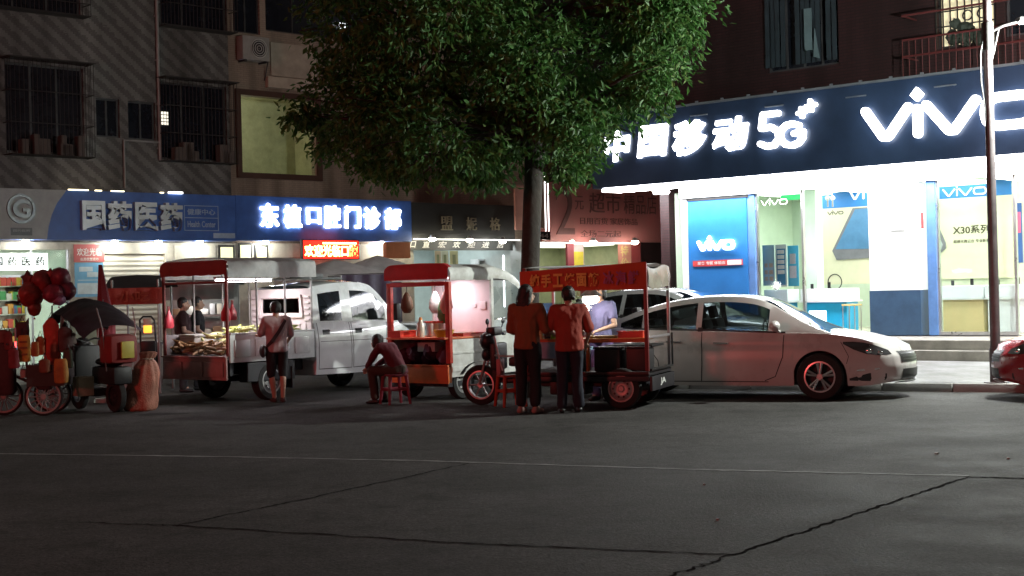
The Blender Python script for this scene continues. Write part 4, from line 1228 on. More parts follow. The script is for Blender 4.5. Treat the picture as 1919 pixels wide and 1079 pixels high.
for (px, py, rx, ry, dy) in lobes:
    c = P3(px, py, dy); a, h = rx / 124.0, ry / 124.0
    dp = min(max(a, .5), 1.5) * .9
    n_ = int(300 * (a * h * dp) ** .62 + 26)
    sd = rnd.random() * 50
    for k in range(n_):
        u = rnd.uniform(-1, 1); t = rnd.uniform(0, 2 * math.pi); q = math.sqrt(1 - u * u)
        d = Vector((q * math.cos(t), q * math.sin(t), u))
        rad = (rnd.random() ** .45) * (1 + .32 * noise.noise(d * 2.3 + Vector((sd, 0, 0))))
        p = c + Vector((d.x * a, d.y * dp, d.z * h)) * rad
        if noise.noise(p * 1.15) < -.28: continue          # gaps between the twigs
        for i in range(rnd.randint(6, 10)):
            o = p + Vector((rnd.gauss(0, .085), rnd.gauss(0, .085), rnd.gauss(0, .075)))
            L_ = rnd.uniform(.09, .16); w = L_ * rnd.uniform(.17, .25)
            dr = (d * .5 + Vector((rnd.gauss(0, .6), rnd.gauss(0, .6), rnd.gauss(-.55, .45)))).normalized()
            sd_ = dr.cross(Vector((rnd.gauss(0, 1), rnd.gauss(0, 1), rnd.gauss(0, 1)))).normalized()
            nn = dr.cross(sd_)
            b0 = len(LV)
            LV += [o, o + dr * L_ * .45 + sd_ * w + nn * w * .35, o + dr * L_ - nn * w * .4, o + dr * L_ * .45 - sd_ * w + nn * w * .35]
            LFc.append((b0, b0 + 1, b0 + 2, b0 + 3))
me = bpy.data.meshes.new('crown'); me.from_pydata(LV, [], LFc); me.materials.append(leaf_mat())
cr = bpy.data.objects.new('crown', me); col.objects.link(cr); cr.parent = tree
print('leaves', len(LFc))

# lamp post on the pavement
PY = 20.5
pb = Vector((gx(1867, PY, .12), PY, .12))
post = thing('lamp_post', 'tall dark grey lamp post on the pavement before the phone shop', 'lamp post', pb)
PM = mat('post_grey', (.14, .12, .125), .5, .4, var=.3)
x = MB(PM); x.cyl((0, 0, 0), (0, 0, 9.0), .072, .05, 16); x.cyl((0, 0, 0), (0, 0, .02), .17, n=16); x.cyl((0, 0, .02), (0, 0, .5), .085, n=16); x.build('pole', post)
zl = gz(55, 1867, PY) - .12
x = MB(mat('bracket_dark', (.03, .028, .028), .7)); x.cyl((0, 0, zl - .3), (0, 0, zl + .1), .085, n=16)
x.tube([(0, 0, zl - .05), (.2, -.1, zl + .04), (.5, -.2, zl + .10)], .022, 8); x.tube([(.02, -.01, zl - .55), (.09, -.04, zl - .25), (.14, -.06, zl + .0)], .012, 6); x.build('arm', post)
x = MB(BLACK); x.tube([(-.06, -.03, zl - .05), (-.12, -.04, zl - .35), (-.12, -.04, zl - .75), (-.07, -.03, zl - 1.15), (-.055, -.02, zl - 1.5)], .012, 6); x.tube([(-.055, -.02, zl - 1.5), (-.06, 0, 1.2)], .01, 5); x.build('cable', post)
x = MB(MATS['bracket_dark']); x.box(.36, .86, -.3, -.1, zl + .06, zl + .13, .02); x.build('lamp_head', post)
x = MB(LED_WHITE); x.box(.4, .82, -.28, -.12, zl + .045, zl + .058); x.build('lens', post)
lamp('street_light', 'POINT', (.75, -.45, zl - .3), 2100, (.95, 1, .92), .12, parent=post)
# ================================================================ VEHICLES
def wheel(parent, c, r, w, side, rim=ALU, kind='spokes', n=5, name='wheel', rimr=.66):
    """axle along local y; side = -1 when the outer face looks to -y"""
    x = MB(RUBBER)
    c = Vector(c); s = side
    R1 = r * rimr
    x.lathe([(R1, -w * .5), (r * .93, -w * .5), (r * .985, -w * .38), (r, -w * .2), (r, w * .2), (r * .985, w * .38), (r * .93, w * .5), (R1, w * .5), (R1 * .97, 0), (R1, -w * .5)], c, 'Y', 32)
    o = x.build(name, parent)
    x = MB(rim)
    yo = s * w * .5
    x.lathe([(R1, yo * .96), (R1 * .9, yo * .98), (R1 * .88, yo * .7), (R1 * .9, -yo * .9)], c, 'Y', 32)
    if kind == 'spokes':
        for k in range(n):
            for dlt in (-.16, .16):
                a = k * 2 * math.pi / n + .3
                p0 = Vector((math.cos(a + dlt * .6) * R1 * .16, yo * .9, math.sin(a + dlt * .6) * R1 * .16)); p1 = Vector((math.cos(a + dlt) * R1 * .9, yo * .93, math.sin(a + dlt) * R1 * .9))
                x.cyl(c + p0, c + p1, r * .042, r * .062, 6)
        x.lathe([(0.001, yo * .98), (R1 * .2, yo * .98), (R1 * .23, yo * .85)], c, 'Y', 20)
    elif kind == 'steel':
        x.lathe([(0.001, yo * .85), (R1 * .2, yo * .85), (R1 * .26, yo * .6), (R1 * .5, yo * .55), (R1 * .62, yo * .75), (R1 * .9, yo * .5)], c, 'Y', 28)
    else:
        for k in range(n):
            a = k * 2 * math.pi / n
            x.cyl(c, c + Vector((math.cos(a) * R1 * .95, 0, math.sin(a) * R1 * .95)), r * .035, n=6)
        x.cyl(c + Vector((0, -w * .6, 0)), c + Vector((0, w * .6, 0)), r * .14, n=12)
    x.build('rim', o)
    if kind == 'steel':
        x = MB(BLACK)
        for k in range(10):
            a = k * 2 * math.pi / 10
            x.cyl(c + Vector((math.cos(a) * R1 * .62, yo * .74, math.sin(a) * R1 * .62)), c + Vector((math.cos(a) * R1 * .62, yo * .79, math.sin(a) * R1 * .62)), R1 * .085, n=8)
        x.build('rim_hole', o)
    if kind == 'spokes':
        x = MB(DARK_METAL); x.lathe([(R1 * .1, -yo * .2), (R1 * .86, -yo * .2)], c, 'Y', 24); x.build('brake_disc', o)
    return o

class Car:
    """a closed body skin shaped by tables along the length (x forward from the tail), with glass house"""
    def __init__(s, sp):
        s.__dict__.update(sp)
        for k in ('bot', 'deck', 'hw', 'roof'):
            setattr(s, k, smooth_tab(getattr(s, k)))
    def yz(s, x, z):
        h = interp(s.hw, x)
        zc = s.zc
        k = 1 - (s.tuck if z < zc else s.tumble) * ((z - zc) / .45) ** 2
        return h * k + (.010 * math.exp(-((z - .79) / .035) ** 2) - .012 * math.exp(-((z - .68) / .07) ** 2)) * s.crease
    def fx(s, x, z):
        L = s.L
        if x > L - .6:
            w = ((x - (L - .6)) / .6) ** 2; return x + w * interp(s.front, z)
        if x < .5:
            w = ((.5 - x) / .5) ** 2; return x + w * interp(s.back, z)
        return x
    def surf(s, x, z, side=-1, out=.004):
        return Vector((s.fx(x, z), side * (s.yz(x, z) + out), z))
    def patch(s, mb, poly, side=-1, out=.005, n=8):
        """a patch lying on the body side between an upper and a lower edge given as (x, zlow, zhigh)"""
        rows = []
        for (x, zl_, zh_) in poly:
            rows.append([s.surf(x, zl_ + (zh_ - zl_) * k / n, side, out) for k in range(n + 1)])
        mb.grid(rows)
    def seam(s, mb, pts, side=-1, w=.006, out=.003):
        q = []
        for a, b in zip(pts, pts[1:]):
            for k in range(8): q.append((a[0] + (b[0] - a[0]) * k / 8, a[1] + (b[1] - a[1]) * k / 8))
        q.append(pts[-1])
        A, B = [], []
        for i, p in enumerate(q):
            d = Vector(q[min(i + 1, len(q) - 1)]) - Vector(q[max(i - 1, 0)])
            d = d.normalized() if d.length else Vector((1, 0))
            A.append(s.surf(p[0] - d.y * w, p[1] + d.x * w, side, out)); B.append(s.surf(p[0] + d.y * w, p[1] - d.x * w, side, out))
        mb.grid([A, B])
    def body(s, parent, paint):
        L = s.L
        xs = sorted({round(L * k / 96, 4) for k in range(97)} | {round(xc + r * t, 4) for xc, r in s.arches for t in (-1, -.97, -.9, .9, .97, 1)} | {L - .02, L - .05, .02, .05})
        def zb(x):
            z = interp(s.bot, x)
            for xc, r in s.arches:
                if abs(x - xc) < r: z = max(z, s.wz + math.sqrt(r * r - (x - xc) ** 2) * .98)
            return z
        N = 16; mb = MB(paint)
        for side in (-1, 1):
            mb.grid([[s.surf(x, zb(x) + (interp(s.deck, x) - zb(x)) * k / N, side, 0) for k in range(N + 1)] for x in xs])
        rows = []
        for x in xs:
            zd = interp(s.deck, x); y = s.yz(x, zd)
            wf = max(0, (x - (L - .6)) / .6) ** 2 * s.bulge_f - max(0, (.5 - x) / .5) ** 2 * s.bulge_r
            rows.append([Vector((s.fx(x, zd + .0) + wf * (1 - t * t), y * t, zd + s.crown * (1 - abs(t) ** 2.2))) for t in [k / 8 for k in range(-8, 9)]])
        mb.grid(rows)
        for x, bul in ((0, -s.bulge_r), (L, s.bulge_f)):
            rows = []
            for k in range(N + 1):
                z0_ = zb(x); zd = interp(s.deck, x); z = z0_ + (zd - z0_) * k / N
                y = s.yz(x, z)
                rows.append([Vector((s.fx(x, z) + bul * (1 - t * t), y * t, z + (s.crown * (1 - abs(t) ** 2.2) if k == N else 0))) for t in [k2 / 8 for k2 in range(-8, 9)]])
            mb.grid(rows)
        bmesh.ops.remove_doubles(mb.bm, verts=mb.bm.verts, dist=.0008)
        b = mb.build('body', parent, 40)
        u = MB(BLACK)
        u.box(.25, L - .3, -s.hwm + .22, s.hwm - .22, s.under, s.under + .3)
        for xc, r in s.arches: u.box(xc - r, xc + r, -s.hwm + .28, s.hwm - .28, s.under + .05, s.wz + r)
        u.build('underbody', parent, 0)
        return b
    def house(s, parent, paint, glass, side_windows, ws, rw):
        """side_windows: list of (x0, x1); ws, rw = x spans of windscreen and rear glass"""
        x0, x1 = s.roof[0][0], s.roof[-1][0]
        xs = sorted({x0 + (x1 - x0) * k / 60 for k in range(61)} | {v for w in side_windows for v in w} | set(ws) | set(rw))
        skin, side_g, front_g, rear_g = MB(paint), MB(glass), MB(glass), MB(glass)
        def colm(x, side):
            zd = interp(s.deck, x) - .01; zr = max(interp(s.roof, x), zd + .002); h = zr - zd
            yb = s.yz(x, zd) - s.shoulder; yr = s.yroof * (1 - .0 * x)
            e = min(s.head, h * .45)
            zt = zr - .035 * min(1, h / .2)
            def pt(z):
                t = (z - zd) / max(h, .01)
                y = yb + (min(yr, yb) - yb) * (t ** 1.25) * min(1, h / s.hmax)
                return Vector((x, side * y, z))
            return [pt(zd), pt(zd + min(.03, h * .3)), pt(max(zt - e, zd + min(.03, h * .3) + .001)), pt(zt)], zr, h
        for side in (-1, 1):
            C = [colm(x, side) for x in xs]
            for i in range(len(xs) - 1):
                a, b = C[i][0], C[i + 1][0]; xm = (xs[i] + xs[i + 1]) / 2
                for k in range(3):
                    g = k == 1 and any(w[0] <= xm <= w[1] for w in side_windows)
                    (side_g if g else skin).quad([a[k], b[k], b[k + 1], a[k + 1]])
        C = [colm(x, 1) for x in xs]
        for i in range(len(xs) - 1):
            (a, za, ha), (b, zb_, hb) = C[i], C[i + 1]; xm = (xs[i] + xs[i + 1]) / 2
            T = [-1, -.92, -.6, -.3, 0, .3, .6, .92, 1]
            fa = [Vector((xs[i], a[3].y * t, a[3].z + (za - a[3].z) * (1 - t * t) ** .6)) for t in T]
            fb = [Vector((xs[i + 1], b[3].y * t, b[3].z + (zb_ - b[3].z) * (1 - t * t) ** .6)) for t in T]
            for k in range(8):
                inner = 0 < k < 7
                tgt = front_g if inner and ws[0] <= xm <= ws[1] else rear_g if inner and rw[0] <= xm <= rw[1] else skin
                tgt.quad([fa[k], fb[k], fb[k + 1], fa[k + 1]])
        for mb, nm in ((skin, 'roof'), (side_g, 'side_window'), (front_g, 'windscreen'), (rear_g, 'rear_window')):
            if len(mb.bm.faces):
                if nm == 'side_window':
                    bmesh.ops.remove_doubles(mb.bm, verts=mb.bm.verts, dist=.0008); build_parts(mb, nm, parent, 40); continue
                bmesh.ops.remove_doubles(mb.bm, verts=mb.bm.verts, dist=.0008)
                mb.build(nm, parent, 40)

def tint_paint(name, c): return mat(name, c, .28, 0.0, var=.10, vs_=1.5, coat=.8)
SEDAN = dict(L=4.6, hwm=.9, zc=.62, tuck=.07, tumble=.10, wz=.33, under=.2, shoulder=.03, yroof=.56, hmax=.42, crown=.045, bulge_f=.20, bulge_r=.10, crease=1.0, head=.07,
    bot=[(0, .34), (.3, .27), (.9, .22), (2.3, .20), (3.7, .20), (4.3, .20), (4.6, .24)],
    deck=[(0, .93), (.12, 1.0), (.5, 1.02), (1.1, 1.0), (2.3, .955), (3.3, .925), (3.75, .91), (4.1, .865), (4.42, .785), (4.55, .73), (4.6, .67)],
    hw=[(0, .72), (.15, .80), (.5, .86), (1.1, .895), (2.3, .9), (3.4, .895), (3.9, .875), (4.25, .82), (4.45, .74), (4.6, .60)],
    roof=[(.28, 1.012), (.55, 1.10), (.9, 1.24), (1.3, 1.37), (1.75, 1.45), (2.15, 1.475), (2.55, 1.46), (2.85, 1.40), (3.2, 1.22), (3.55, 1.03), (3.86, .90)],
    front=[(.2, -.06), (.3, .04), (.45, .05), (.6, .02), (.75, -.12)], back=[(.3, .10), (.5, -.02), (.75, -.04), (1.0, .06)],
    arches=[(.98, .36), (3.66, .36)])
def sedan(name, label, loc, rz, paint, group=None, detail=True, rim=ALU):
    t = thing(name, label, 'car', loc, rz, group)
    c = Car(SEDAN)
    c.body(t, paint)
    wins = [(.80, 1.12), (1.16, 1.92), (2.0, 2.95), (3.0, 3.22)]
    c.house(t, paint, CARGLASS, wins[:3], (2.86, 3.80), (.36, 1.12))
    for xx in (.98, 3.66):
        for sd in (-1, 1): wheel(t, (xx, sd * .80, .325), .325, .21, sd, rim, 'spokes', 5)
    # cabin
    x = MB(mat('car_seat', (.05, .045, .042), .7))
    for xx in (2.05, 1.1):
        for yy in (-.36, .36):
            x.box(xx, xx + .5, yy - .25, yy + .25, .42, .58, .04)
            M2 = Matrix.Translation((xx, yy, .55)) @ Matrix.Rotation(R(-14), 4, 'Y'); x.box(-.06, .08, -.23, .23, 0, .58, .05, M2); x.box(-.05, .05, -.12, .12, .6, .78, .03, M2)
    x.box(3.0, 3.45, -.7, .7, .72, .90, .05)
    x.build('seats', t)
    x = MB(BLACK); x.lathe([(.17, -.012), (.19, 0), (.17, .012), (.155, 0), (.17, -.012)], (2.82, -.36, .92), 'X', 20); x.cyl((2.82, -.36, .92), (3.1, -.36, .84), .025); x.build('steering_wheel', t)
    sm = MB(mat('panel_gap', (.02, .02, .02), .7))
    for sd in (-1, 1):
        c.seam(sm, [(3.18, .90), (3.16, .6), (3.05, .33), (2.9, .27)], sd)
        c.seam(sm, [(2.02, .95), (2.02, .5), (2.0, .26)], sd)
        c.seam(sm, [(1.10, .99), (1.2, .8), (1.38, .56), (1.42, .28)], sd)
        c.seam(sm, [(1.45, .265), (2.95, .255)], sd)
        c.seam(sm, [(3.95, .80), (4.05, .6), (4.02, .5)], sd, .004)
        c.patch(sm, [(1.96, .96, 1.02), (2.03, .96, 1.02)], sd, .0)
    sm.build('panel_gaps', t)
    tr = MB(BLACK)
    for sd in (-1, 1):
        c.seam(tr, [(3.2, .935), (2.3, .972), (1.1, 1.008), (.84, 1.03)], sd, .012, .001)
    tr.build('window_trim', t)
    for sd in (-1, 1):
        x = MB(paint if not detail else CHROME)
        for xx, zz in ((2.2, .80), (1.5, .83)):
            a = c.surf(xx, zz, sd, .03); b_ = c.surf(xx + .2, zz - .005, sd, .03)
            x.tube([c.surf(xx - .01, zz, sd, 0), a, b_, c.surf(xx + .21, zz, sd, 0)], .013, 8)
        x.build('door_handle', t)
        x = MB(paint); m_ = Vector((3.08, sd * .93, 1.0))
        x.ell(m_ + Vector((0, sd * .06, .03)), (.075, .12, .075), 12, 8); x.tube([(3.12, sd * .82, .93), m_ + Vector((0, 0, -.02))], .025, 6); x.build('mirror', t)
        x = MB(mat('headlamp_glass', (.10, .10, .105), .08, .6, var=0)); c.patch(x, [(3.98, .77, .80), (4.12, .69, .80), (4.28, .63, .785), (4.42, .61, .755), (4.52, .61, .715), (4.59, .62, .675)], sd, .006); o = x.build('headlight', t)
        x = MB(mat('lamp_reflector', (.8, .8, .8), .1, 1, var=0)); p = c.surf(4.32, .67, sd, .006); x.ell(p, (.05, .02, .035)); p = c.surf(4.46, .645, sd, .004); x.ell(p, (.04, .02, .03)); x.build('lamp_bulb', o)
        x = MB(mat('tail_lamp', (.35, .015, .015), .15, var=0)); c.patch(x, [(.02, .78, .90), (.12, .76, .92), (.3, .80, .93), (.45, .85, .93)], sd, .006); x.build('tail_light', t)
        x = MB(BLACK); c.patch(x, [(4.05, .27, .30), (4.3, .26, .37), (4.5, .27, .36)], sd, .004); x.build('bumper_vent', t)
        x = MB(CHROME); c.patch(x, [(4.15, .40, .415), (4.42, .42, .435)], sd, .008); x.build('fog_trim', t)
    # grille, number plate, bumper lip on the nose
    def nose(mb, y0, y1, z0, z1, out):
        rows = []
        for k in range(5):
            z = z0 + (z1 - z0) * k / 4; row = []
            for q in range(9):
                y = y0 + (y1 - y0) * q / 8; hw_ = c.yz(4.6, z); tt = y / hw_
                row.append(Vector((c.fx(4.6, z) + .2 * (1 - tt * tt) + out, y, z)))
            rows.append(row)
        mb.grid(rows)
    x = MB(BLACK); nose(x, -.50, .50, .50, .655, .006); nose(x, -.48, .48, .27, .41, .006); x.build('grille', t)
    x = MB(mat('grille_grey', (.12, .12, .125), .35, .5))
    for z in (.535, .575, .615): nose(x, -.46, .46, z, z + .009, .012)
    x.build('grille_bars', t)
    x = MB(mat('lip_grey', (.4, .4, .4), .4)); rows = []
    for z, o_ in ((.215, -.02), (.225, .05), (.245, .05), (.25, -.02)):
        rows.append([Vector((c.fx(4.6, z) + .2 * (1 - (t_ / .62) ** 2) + o_, t_, z)) for t_ in [(-.62 + 1.24 * q / 10) for q in range(11)]])
    x.grid(rows); x.build('bumper_lip', t)
    return t, c

CAR_RZ = -R(22)
def place_by(px, Y, lx, ly, rz, z=0.0):
    """where the thing's base stands when its local point (lx, ly) is at distance Y in column px"""
    p = Vector((gx(px, Y, z), Y, 0)); d = Matrix.Rotation(rz, 3, 'Z') @ Vector((lx, ly, 0))
    return Vector((p.x - d.x, p.y - d.y, z))
SILVERWHITE = tint_paint('white_car_paint', (.52, .50, .485))
sedan('parked_car', 'white sedan with ten spoke wheels parked at the kerb before the phone shop', place_by(1537, 19.65, 3.66, -.9, CAR_RZ), CAR_RZ, SILVERWHITE)
rz2 = R(180) - R(24)
sedan('parked_car', 'dark red car at the right edge beside the lamp post, only its nose in view', place_by(1874, 19.3, 4.72, 0.35, rz2), rz2, tint_paint('red_car_paint', (.26, .012, .02)))
rz3 = R(-32)
sedan('parked_car', 'pale car seen behind the skewer stall between the stall posts', place_by(1165, 25.0, 2.0, -.9, rz3, .124), rz3, tint_paint('pale_car_paint', (.28, .30, .30)))
sedan('parked_car', 'dark car behind the pale one at the foot of the brick wall', place_by(1235, 31.5, 2.6, -.9, rz3, .124), rz3, tint_paint('dark_car_paint', (.02, .022, .025)))
# ---------------------------------------------------------------- the white pickup stall
TZ = R(53)
tl = place_by(432, 21.6, 0, -.75, TZ)
truck = thing('pickup_truck', 'silver white double cab pickup with covered tray heaped with corn, its tailgate hanging down', 'truck', tl, TZ)
TP = tint_paint('truck_silver_paint', (.74, .77, .78))
cab = Car(dict(L=2.6, hwm=.75, zc=.75, tuck=.05, tumble=.09, wz=.29, under=.3, shoulder=.02, yroof=.58, hmax=.6, crown=.03, bulge_f=.14, bulge_r=.0, crease=.4, head=.135,
    bot=[(0, .33), (1.4, .31), (2.2, .31), (2.6, .34)], deck=[(0, 1.17), (1.0, 1.16), (1.8, 1.14), (2.05, 1.10), (2.35, .98), (2.6, .86)],
    hw=[(0, .745), (1.0, .75), (1.9, .74), (2.3, .70), (2.6, .58)], roof=[(0, 1.78), (.5, 1.83), (1.0, 1.845), (1.4, 1.80), (1.62, 1.66), (1.85, 1.42), (2.1, 1.09)],
    front=[(.3, .04), (.6, .02), (.9, -.06)], back=[(.3, 0), (1, 0)], arches=[(1.95, .35)]))
n0 = set(truck.children)
cab.body(truck, TP)
cab.house(truck, TP, CARGLASS, [(.17, .68), (.92, 1.74)], (1.5, 2.05), (5, 6))
x = MB(mat('panel_gap', (.02, .02, .02)))
cab.seam(x, [(.06, 1.16), (.06, .42), (.82, .41), (.80, 1.15)], -1); cab.seam(x, [(.85, 1.15), (.86, .41), (1.6, .42), (1.66, .75), (1.72, 1.13)], -1)
cab.seam(x, [(.1, .86), (1.66, .85)], -1, .004); x.build('panel_gaps', truck)
for xx in (.16, .92):
    x = MB(BLACK); cab.patch(x, [(xx, .97, 1.05), (xx + .16, .97, 1.05)], -1, .006, 3); x.tube([cab.surf(xx + .01, 1.03, -1, .02), cab.surf(xx + .15, 1.03, -1, .02)], .012, 6); x.build('door_handle', truck)
x = MB(BLACK); m_ = Vector((1.72, -.92, 1.28)); x.box(m_.x - .05, m_.x + .07, m_.y - .08, m_.y + .06, m_.z - .13, m_.z + .16, .03); x.tube([(1.74, -.72, 1.2), (1.74, -.86, 1.22)], .015, 6); x.build('mirror', truck)
x = MB(mat('headlamp_glass', (.1, .1, .1))); cab.patch(x, [(2.3, .72, .9), (2.45, .70, .88), (2.58, .70, .82)], -1, .006); x.build('headlight', truck)
x = MB(mat('car_seat', (.05, .045, .042)))
for xx in (.3, 1.1):
    for yy in (-.35, .35):
        x.box(xx, xx + .45, yy - .24, yy + .24, .7, .85, .03); x.box(xx - .06, xx + .08, yy - .22, yy + .22, .85, 1.42, .04)
x.build('seats', truck)
for o in set(truck.children) - n0: o.location.x = 1.85
# pressed rear wall of the cab, with its own small window
x = MB(mat('cab_wall_white', (.62, .58, .58), .4, var=.1))
wall_holes(x, -.70, .70, .74, 1.72, [(-.42, .42, 1.33, 1.56)], 0, .03)
def turn(o, xx):
    o.rotation_euler.z = R(-90); o.location = (xx, 0, 0); return o
turn(x.build('cab_rear_wall', truck, 0), 1.80)
x = MB(mat('cab_wall_white', (.62, .58, .58)))
ring = [(-.5, 1.28), (-.46, 1.6), (.46, 1.6), (.5, 1.28), (-.5, 1.28)]
strokes(x, ring, .05, 0, .03)
for k in range(5):
    x.box(-.66 + .0, -.54, -.02, 0, 1.2 + k * .09, 1.24 + k * .09, .008); x.box(.54, .66, -.02, 0, 1.2 + k * .09, 1.24 + k * .09, .008)
for k in range(9): x.box(-.6 + k * .14, -.54 + k * .14, -.018, 0, .86, 1.16, .006)
x.build('pressed_ribs', o := truck); 
for o in truck.children:
    if o.name.startswith('pressed_ribs'): turn(o, 1.80)
x = MB(CARGLASS); x.box(-.42, .42, .005, .012, 1.33, 1.56); turn(x.build('rear_window', truck, 0), 1.80)
x = MB(mat('label_blue', (.1, .2, .45), .5)); x.box(-.55, -.47, -.024, -.019, .92, 1.08); turn(x.build('sticker', truck, 0), 1.80)
# tray
x = MB(MATS.get('tray_floor_grey') or mat('tray_floor_grey', (.16, .15, .15), .7)); x.box(0, 1.8, -.72, .72, .68, .73); x.build('tray_floor', truck, 0)
x = MB(TP)
x.box(.02, 1.80, -.75, -.72, .62, 1.04, .008)
for k in range(4): x.box(.1 + k * .42, .42 + k * .42, -.765, -.75, .70, .96, .012)
x.box(.02, 1.80, -.77, -.71, 1.041, 1.07, .006); x.build('tray_side', truck)
x = MB(mat('tray_inside_grey', (.22, .2, .2), .6, var=.3)); x.box(.02, 1.80, .72, .75, .62, 1.04, .008); x.build('tray_side', truck)
TG = mat('tailgate_red_lit', (.42, .24, .23), .5, var=.25)  # white tailgate, the red light falling on it mixed into the paint colour
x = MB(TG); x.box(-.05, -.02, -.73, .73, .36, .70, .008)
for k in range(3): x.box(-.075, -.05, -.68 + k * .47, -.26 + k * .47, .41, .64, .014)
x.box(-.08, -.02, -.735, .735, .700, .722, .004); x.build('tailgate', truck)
x = MB(DARK_METAL); x.box(.1, 2.0, -.42, .42, .42, .58); x.box(.4, 1.4, -.70, -.5, .30, .6, .02); x.tube([(.1, -.3, .36), (1.2, -.3, .36)], .05); x.box(.05, .12, -.7, .7, .42, .66); x.build('chassis', truck, 0)
for sd in (-1, 1): wheel(truck, (.9, sd * .62, .30), .30, .17, sd, mat('steel_rim', (.5, .5, .5), .4, .6), 'steel')
for sd in (-1, 1): wheel(truck, (3.80, sd * .62, .29), .29, .17, sd, MATS['steel_rim'], 'steel')
x = MB(BLACK); x.box(1.32, 1.34, -.72, -.45, .16, .5); x.build('mud_flap', truck, 0)
x = MB(mat('frame_red', (.24, .05, .045), .5, .1))
for sd in (-1, 1):
    x.tube([(.0, sd * .72, .72), (.0, sd * .72, 1.98), (.0, sd * .69, 2.08), (.0, sd * .62, 2.13)], .026, 8)
x.tube([(.0, -.62, 2.13), (.0, .62, 2.13)], .026, 8); x.tube([(0, -.72, 1.84), (0, .72, 1.84)], .018, 8)
x.build('rear_hoop', truck)
x = MB(mat('valance_red', (.27, .05, .045), .7, bump=.2, bs=9))
rows = []
for k in range(25):
    y = -.76 + 1.52 * k / 24; e = abs(y) / .76
    zt = 2.175 - .035 * max(0, e - .9) / .1
    rows.append([(-.03 + .006 * math.sin(k * 1.9), y, 1.95 + .004 * math.sin(k * 1.3)), (-.035 + .008 * math.sin(k * 2.3), y, 2.04), (-.025, y, zt - .02), (.01, y * .99, zt)])
x.grid(rows); x.build('valance', truck, 60)
x = MB(GREY_METAL)
for xx in (.6, 1.2, 1.78):
    x.tube([(xx, -.72, 1.04), (xx, -.72, 2.0), (xx, -.66, 2.1)], .016, 7); x.tube([(xx, .72, 1.04), (xx, .72, 2.0), (xx, .66, 2.1)], .016, 7)
    x.tube([(xx, -.66, 2.1), (xx, .66, 2.1)], .016, 7)
    if xx == .6:
        for v in list(x.bm.verts): pass
for sd in (-1, 1): x.tube([(.02, sd * .73, 1.86), (1.8, sd * .73, 1.86)], .014, 6)
x.build('cover_frame', truck)
x = MB(mat('cover_grey', (.56, .57, .57), .55, var=.25, bump=.15, bs=6))
for u0 in range(24):
    pass
rows = []
for k in range(25):
    xx = .0 + 1.85 * k / 24
    sag = .012 * math.sin(k * 1.05) ** 2
    rows.append([(xx, -.775, 1.90), (xx, -.775, 2.08 - sag), (xx, -.75, 2.155 - sag), (xx, -.66, 2.185 - sag), (xx, -.2, 2.225 - sag * 2), (xx, .2, 2.225 - sag * 2), (xx, .66, 2.185 - sag), (xx, .75, 2.155 - sag), (xx, .775, 2.08), (xx, .775, 1.9)])
x.grid(rows); x.build('cover', truck, 50)
x = MB(mat('vent_dark', (.12, .13, .13), .6)); x.box(1.95, 2.9, -.35, .35, 1.86, 1.90, .02); x.box(2.2, 2.6, -.2, .2, 1.90, 1.97, .02); x.build('roof_rack', truck)
Tm = Matrix.Translation(tl) @ Matrix.Rotation(TZ, 4, 'Z')
def on_truck(x_, y, z): return Tm @ Vector((x_, y, z))
tlmp = thing('tube_lamp', 'glowing fluorescent tube hung under the cover of the white truck', 'lamp', on_truck(.35, -.1, 1.87), TZ)
x = MB(mat('tube_white', (1, 1, 1), emit=(1, .93, .96), es=16, var=0)); x.cyl((0, 0, 0), (1.15, 0, 0), .022); x.build('tube', tlmp)
x = MB(WHITE_PAINT); x.box(-.03, 1.18, -.03, .03, .026, .06); x.build('batten', tlmp, 0)
lamp('tube_light', 'AREA', (.57, 0, -.04), 30, (1, .90, .93), 1.1, parent=tlmp, shape='RECTANGLE', size_y=.08)

# corn heaped on the tray
CORN = [mat('corn_husk_green', (.40, .44, .13), .6, var=.3, vs_=9), mat('corn_husk_pale', (.50, .48, .20), .6, var=.3, vs_=9), mat('corn_brown', (.30, .17, .07), .7, var=.4, vs_=9)]
def corn_proto(m_):
    x = MB(m_)
    x.rings([[(u, math.cos(k * .7) * r, math.sin(k * .7) * r * .9) for k in range(9)] for u, r in ((-.13, .008), (-.10, .022), (-.03, .03), (.04, .027), (.10, .015), (.16, .004))])
    o = x.build('corn_cob'); x = MB(mat('corn_silk', (.2, .12, .05), .8)); x.cyl((.14, 0, 0), (.20, .01, .01), .006, .001, 5); x.build('silk', o)
    return o
protos = [corn_proto(m_) for m_ in CORN]
cl = ['green husked corn cob heaped near the cab end of the truck tray', 'pale peeled corn cob heaped in the middle of the truck tray', 'brownish corn cob lying at the tailgate end of the truck tray']
cg = ['green corn on the truck', 'pale corn on the truck', 'brown corn on the truck']
for i, (p, cnt) in enumerate(zip(protos, (70, 46, 78))):
    for k in range(cnt):
        if i == 2: xx, yy, zz = random.uniform(.02, .5), random.uniform(-.66, .66), (.75 + random.random() * .17)
        elif i == 1: xx, yy, zz = random.uniform(.35, .95), random.uniform(-.68, .45), .80 + random.random() * .24
        else: xx, yy, zz = random.uniform(.6, 1.6), random.uniform(-.70, .1), .96 + random.random() * .17
        o = p if k == 0 else dup(p, (0, 0, 0))
        o.location = on_truck(xx, yy, zz)
        o.rotation_euler = (random.uniform(0, 6), random.uniform(-.35, .35), TZ + R(random.choice((80, 100, 20, -20))) + random.gauss(0, .3))
        tag(o, cl[i], 'corn', cg[i])
cr_ = thing('crate', 'grey white plastic crate under the green corn on the truck tray', 'crate', on_truck(.95, -.35, .731), TZ)
x = MB(mat('crate_grey', (.34, .33, .32), .6)); x.box(-.3, .6, -.33, .33, 0, .03); 
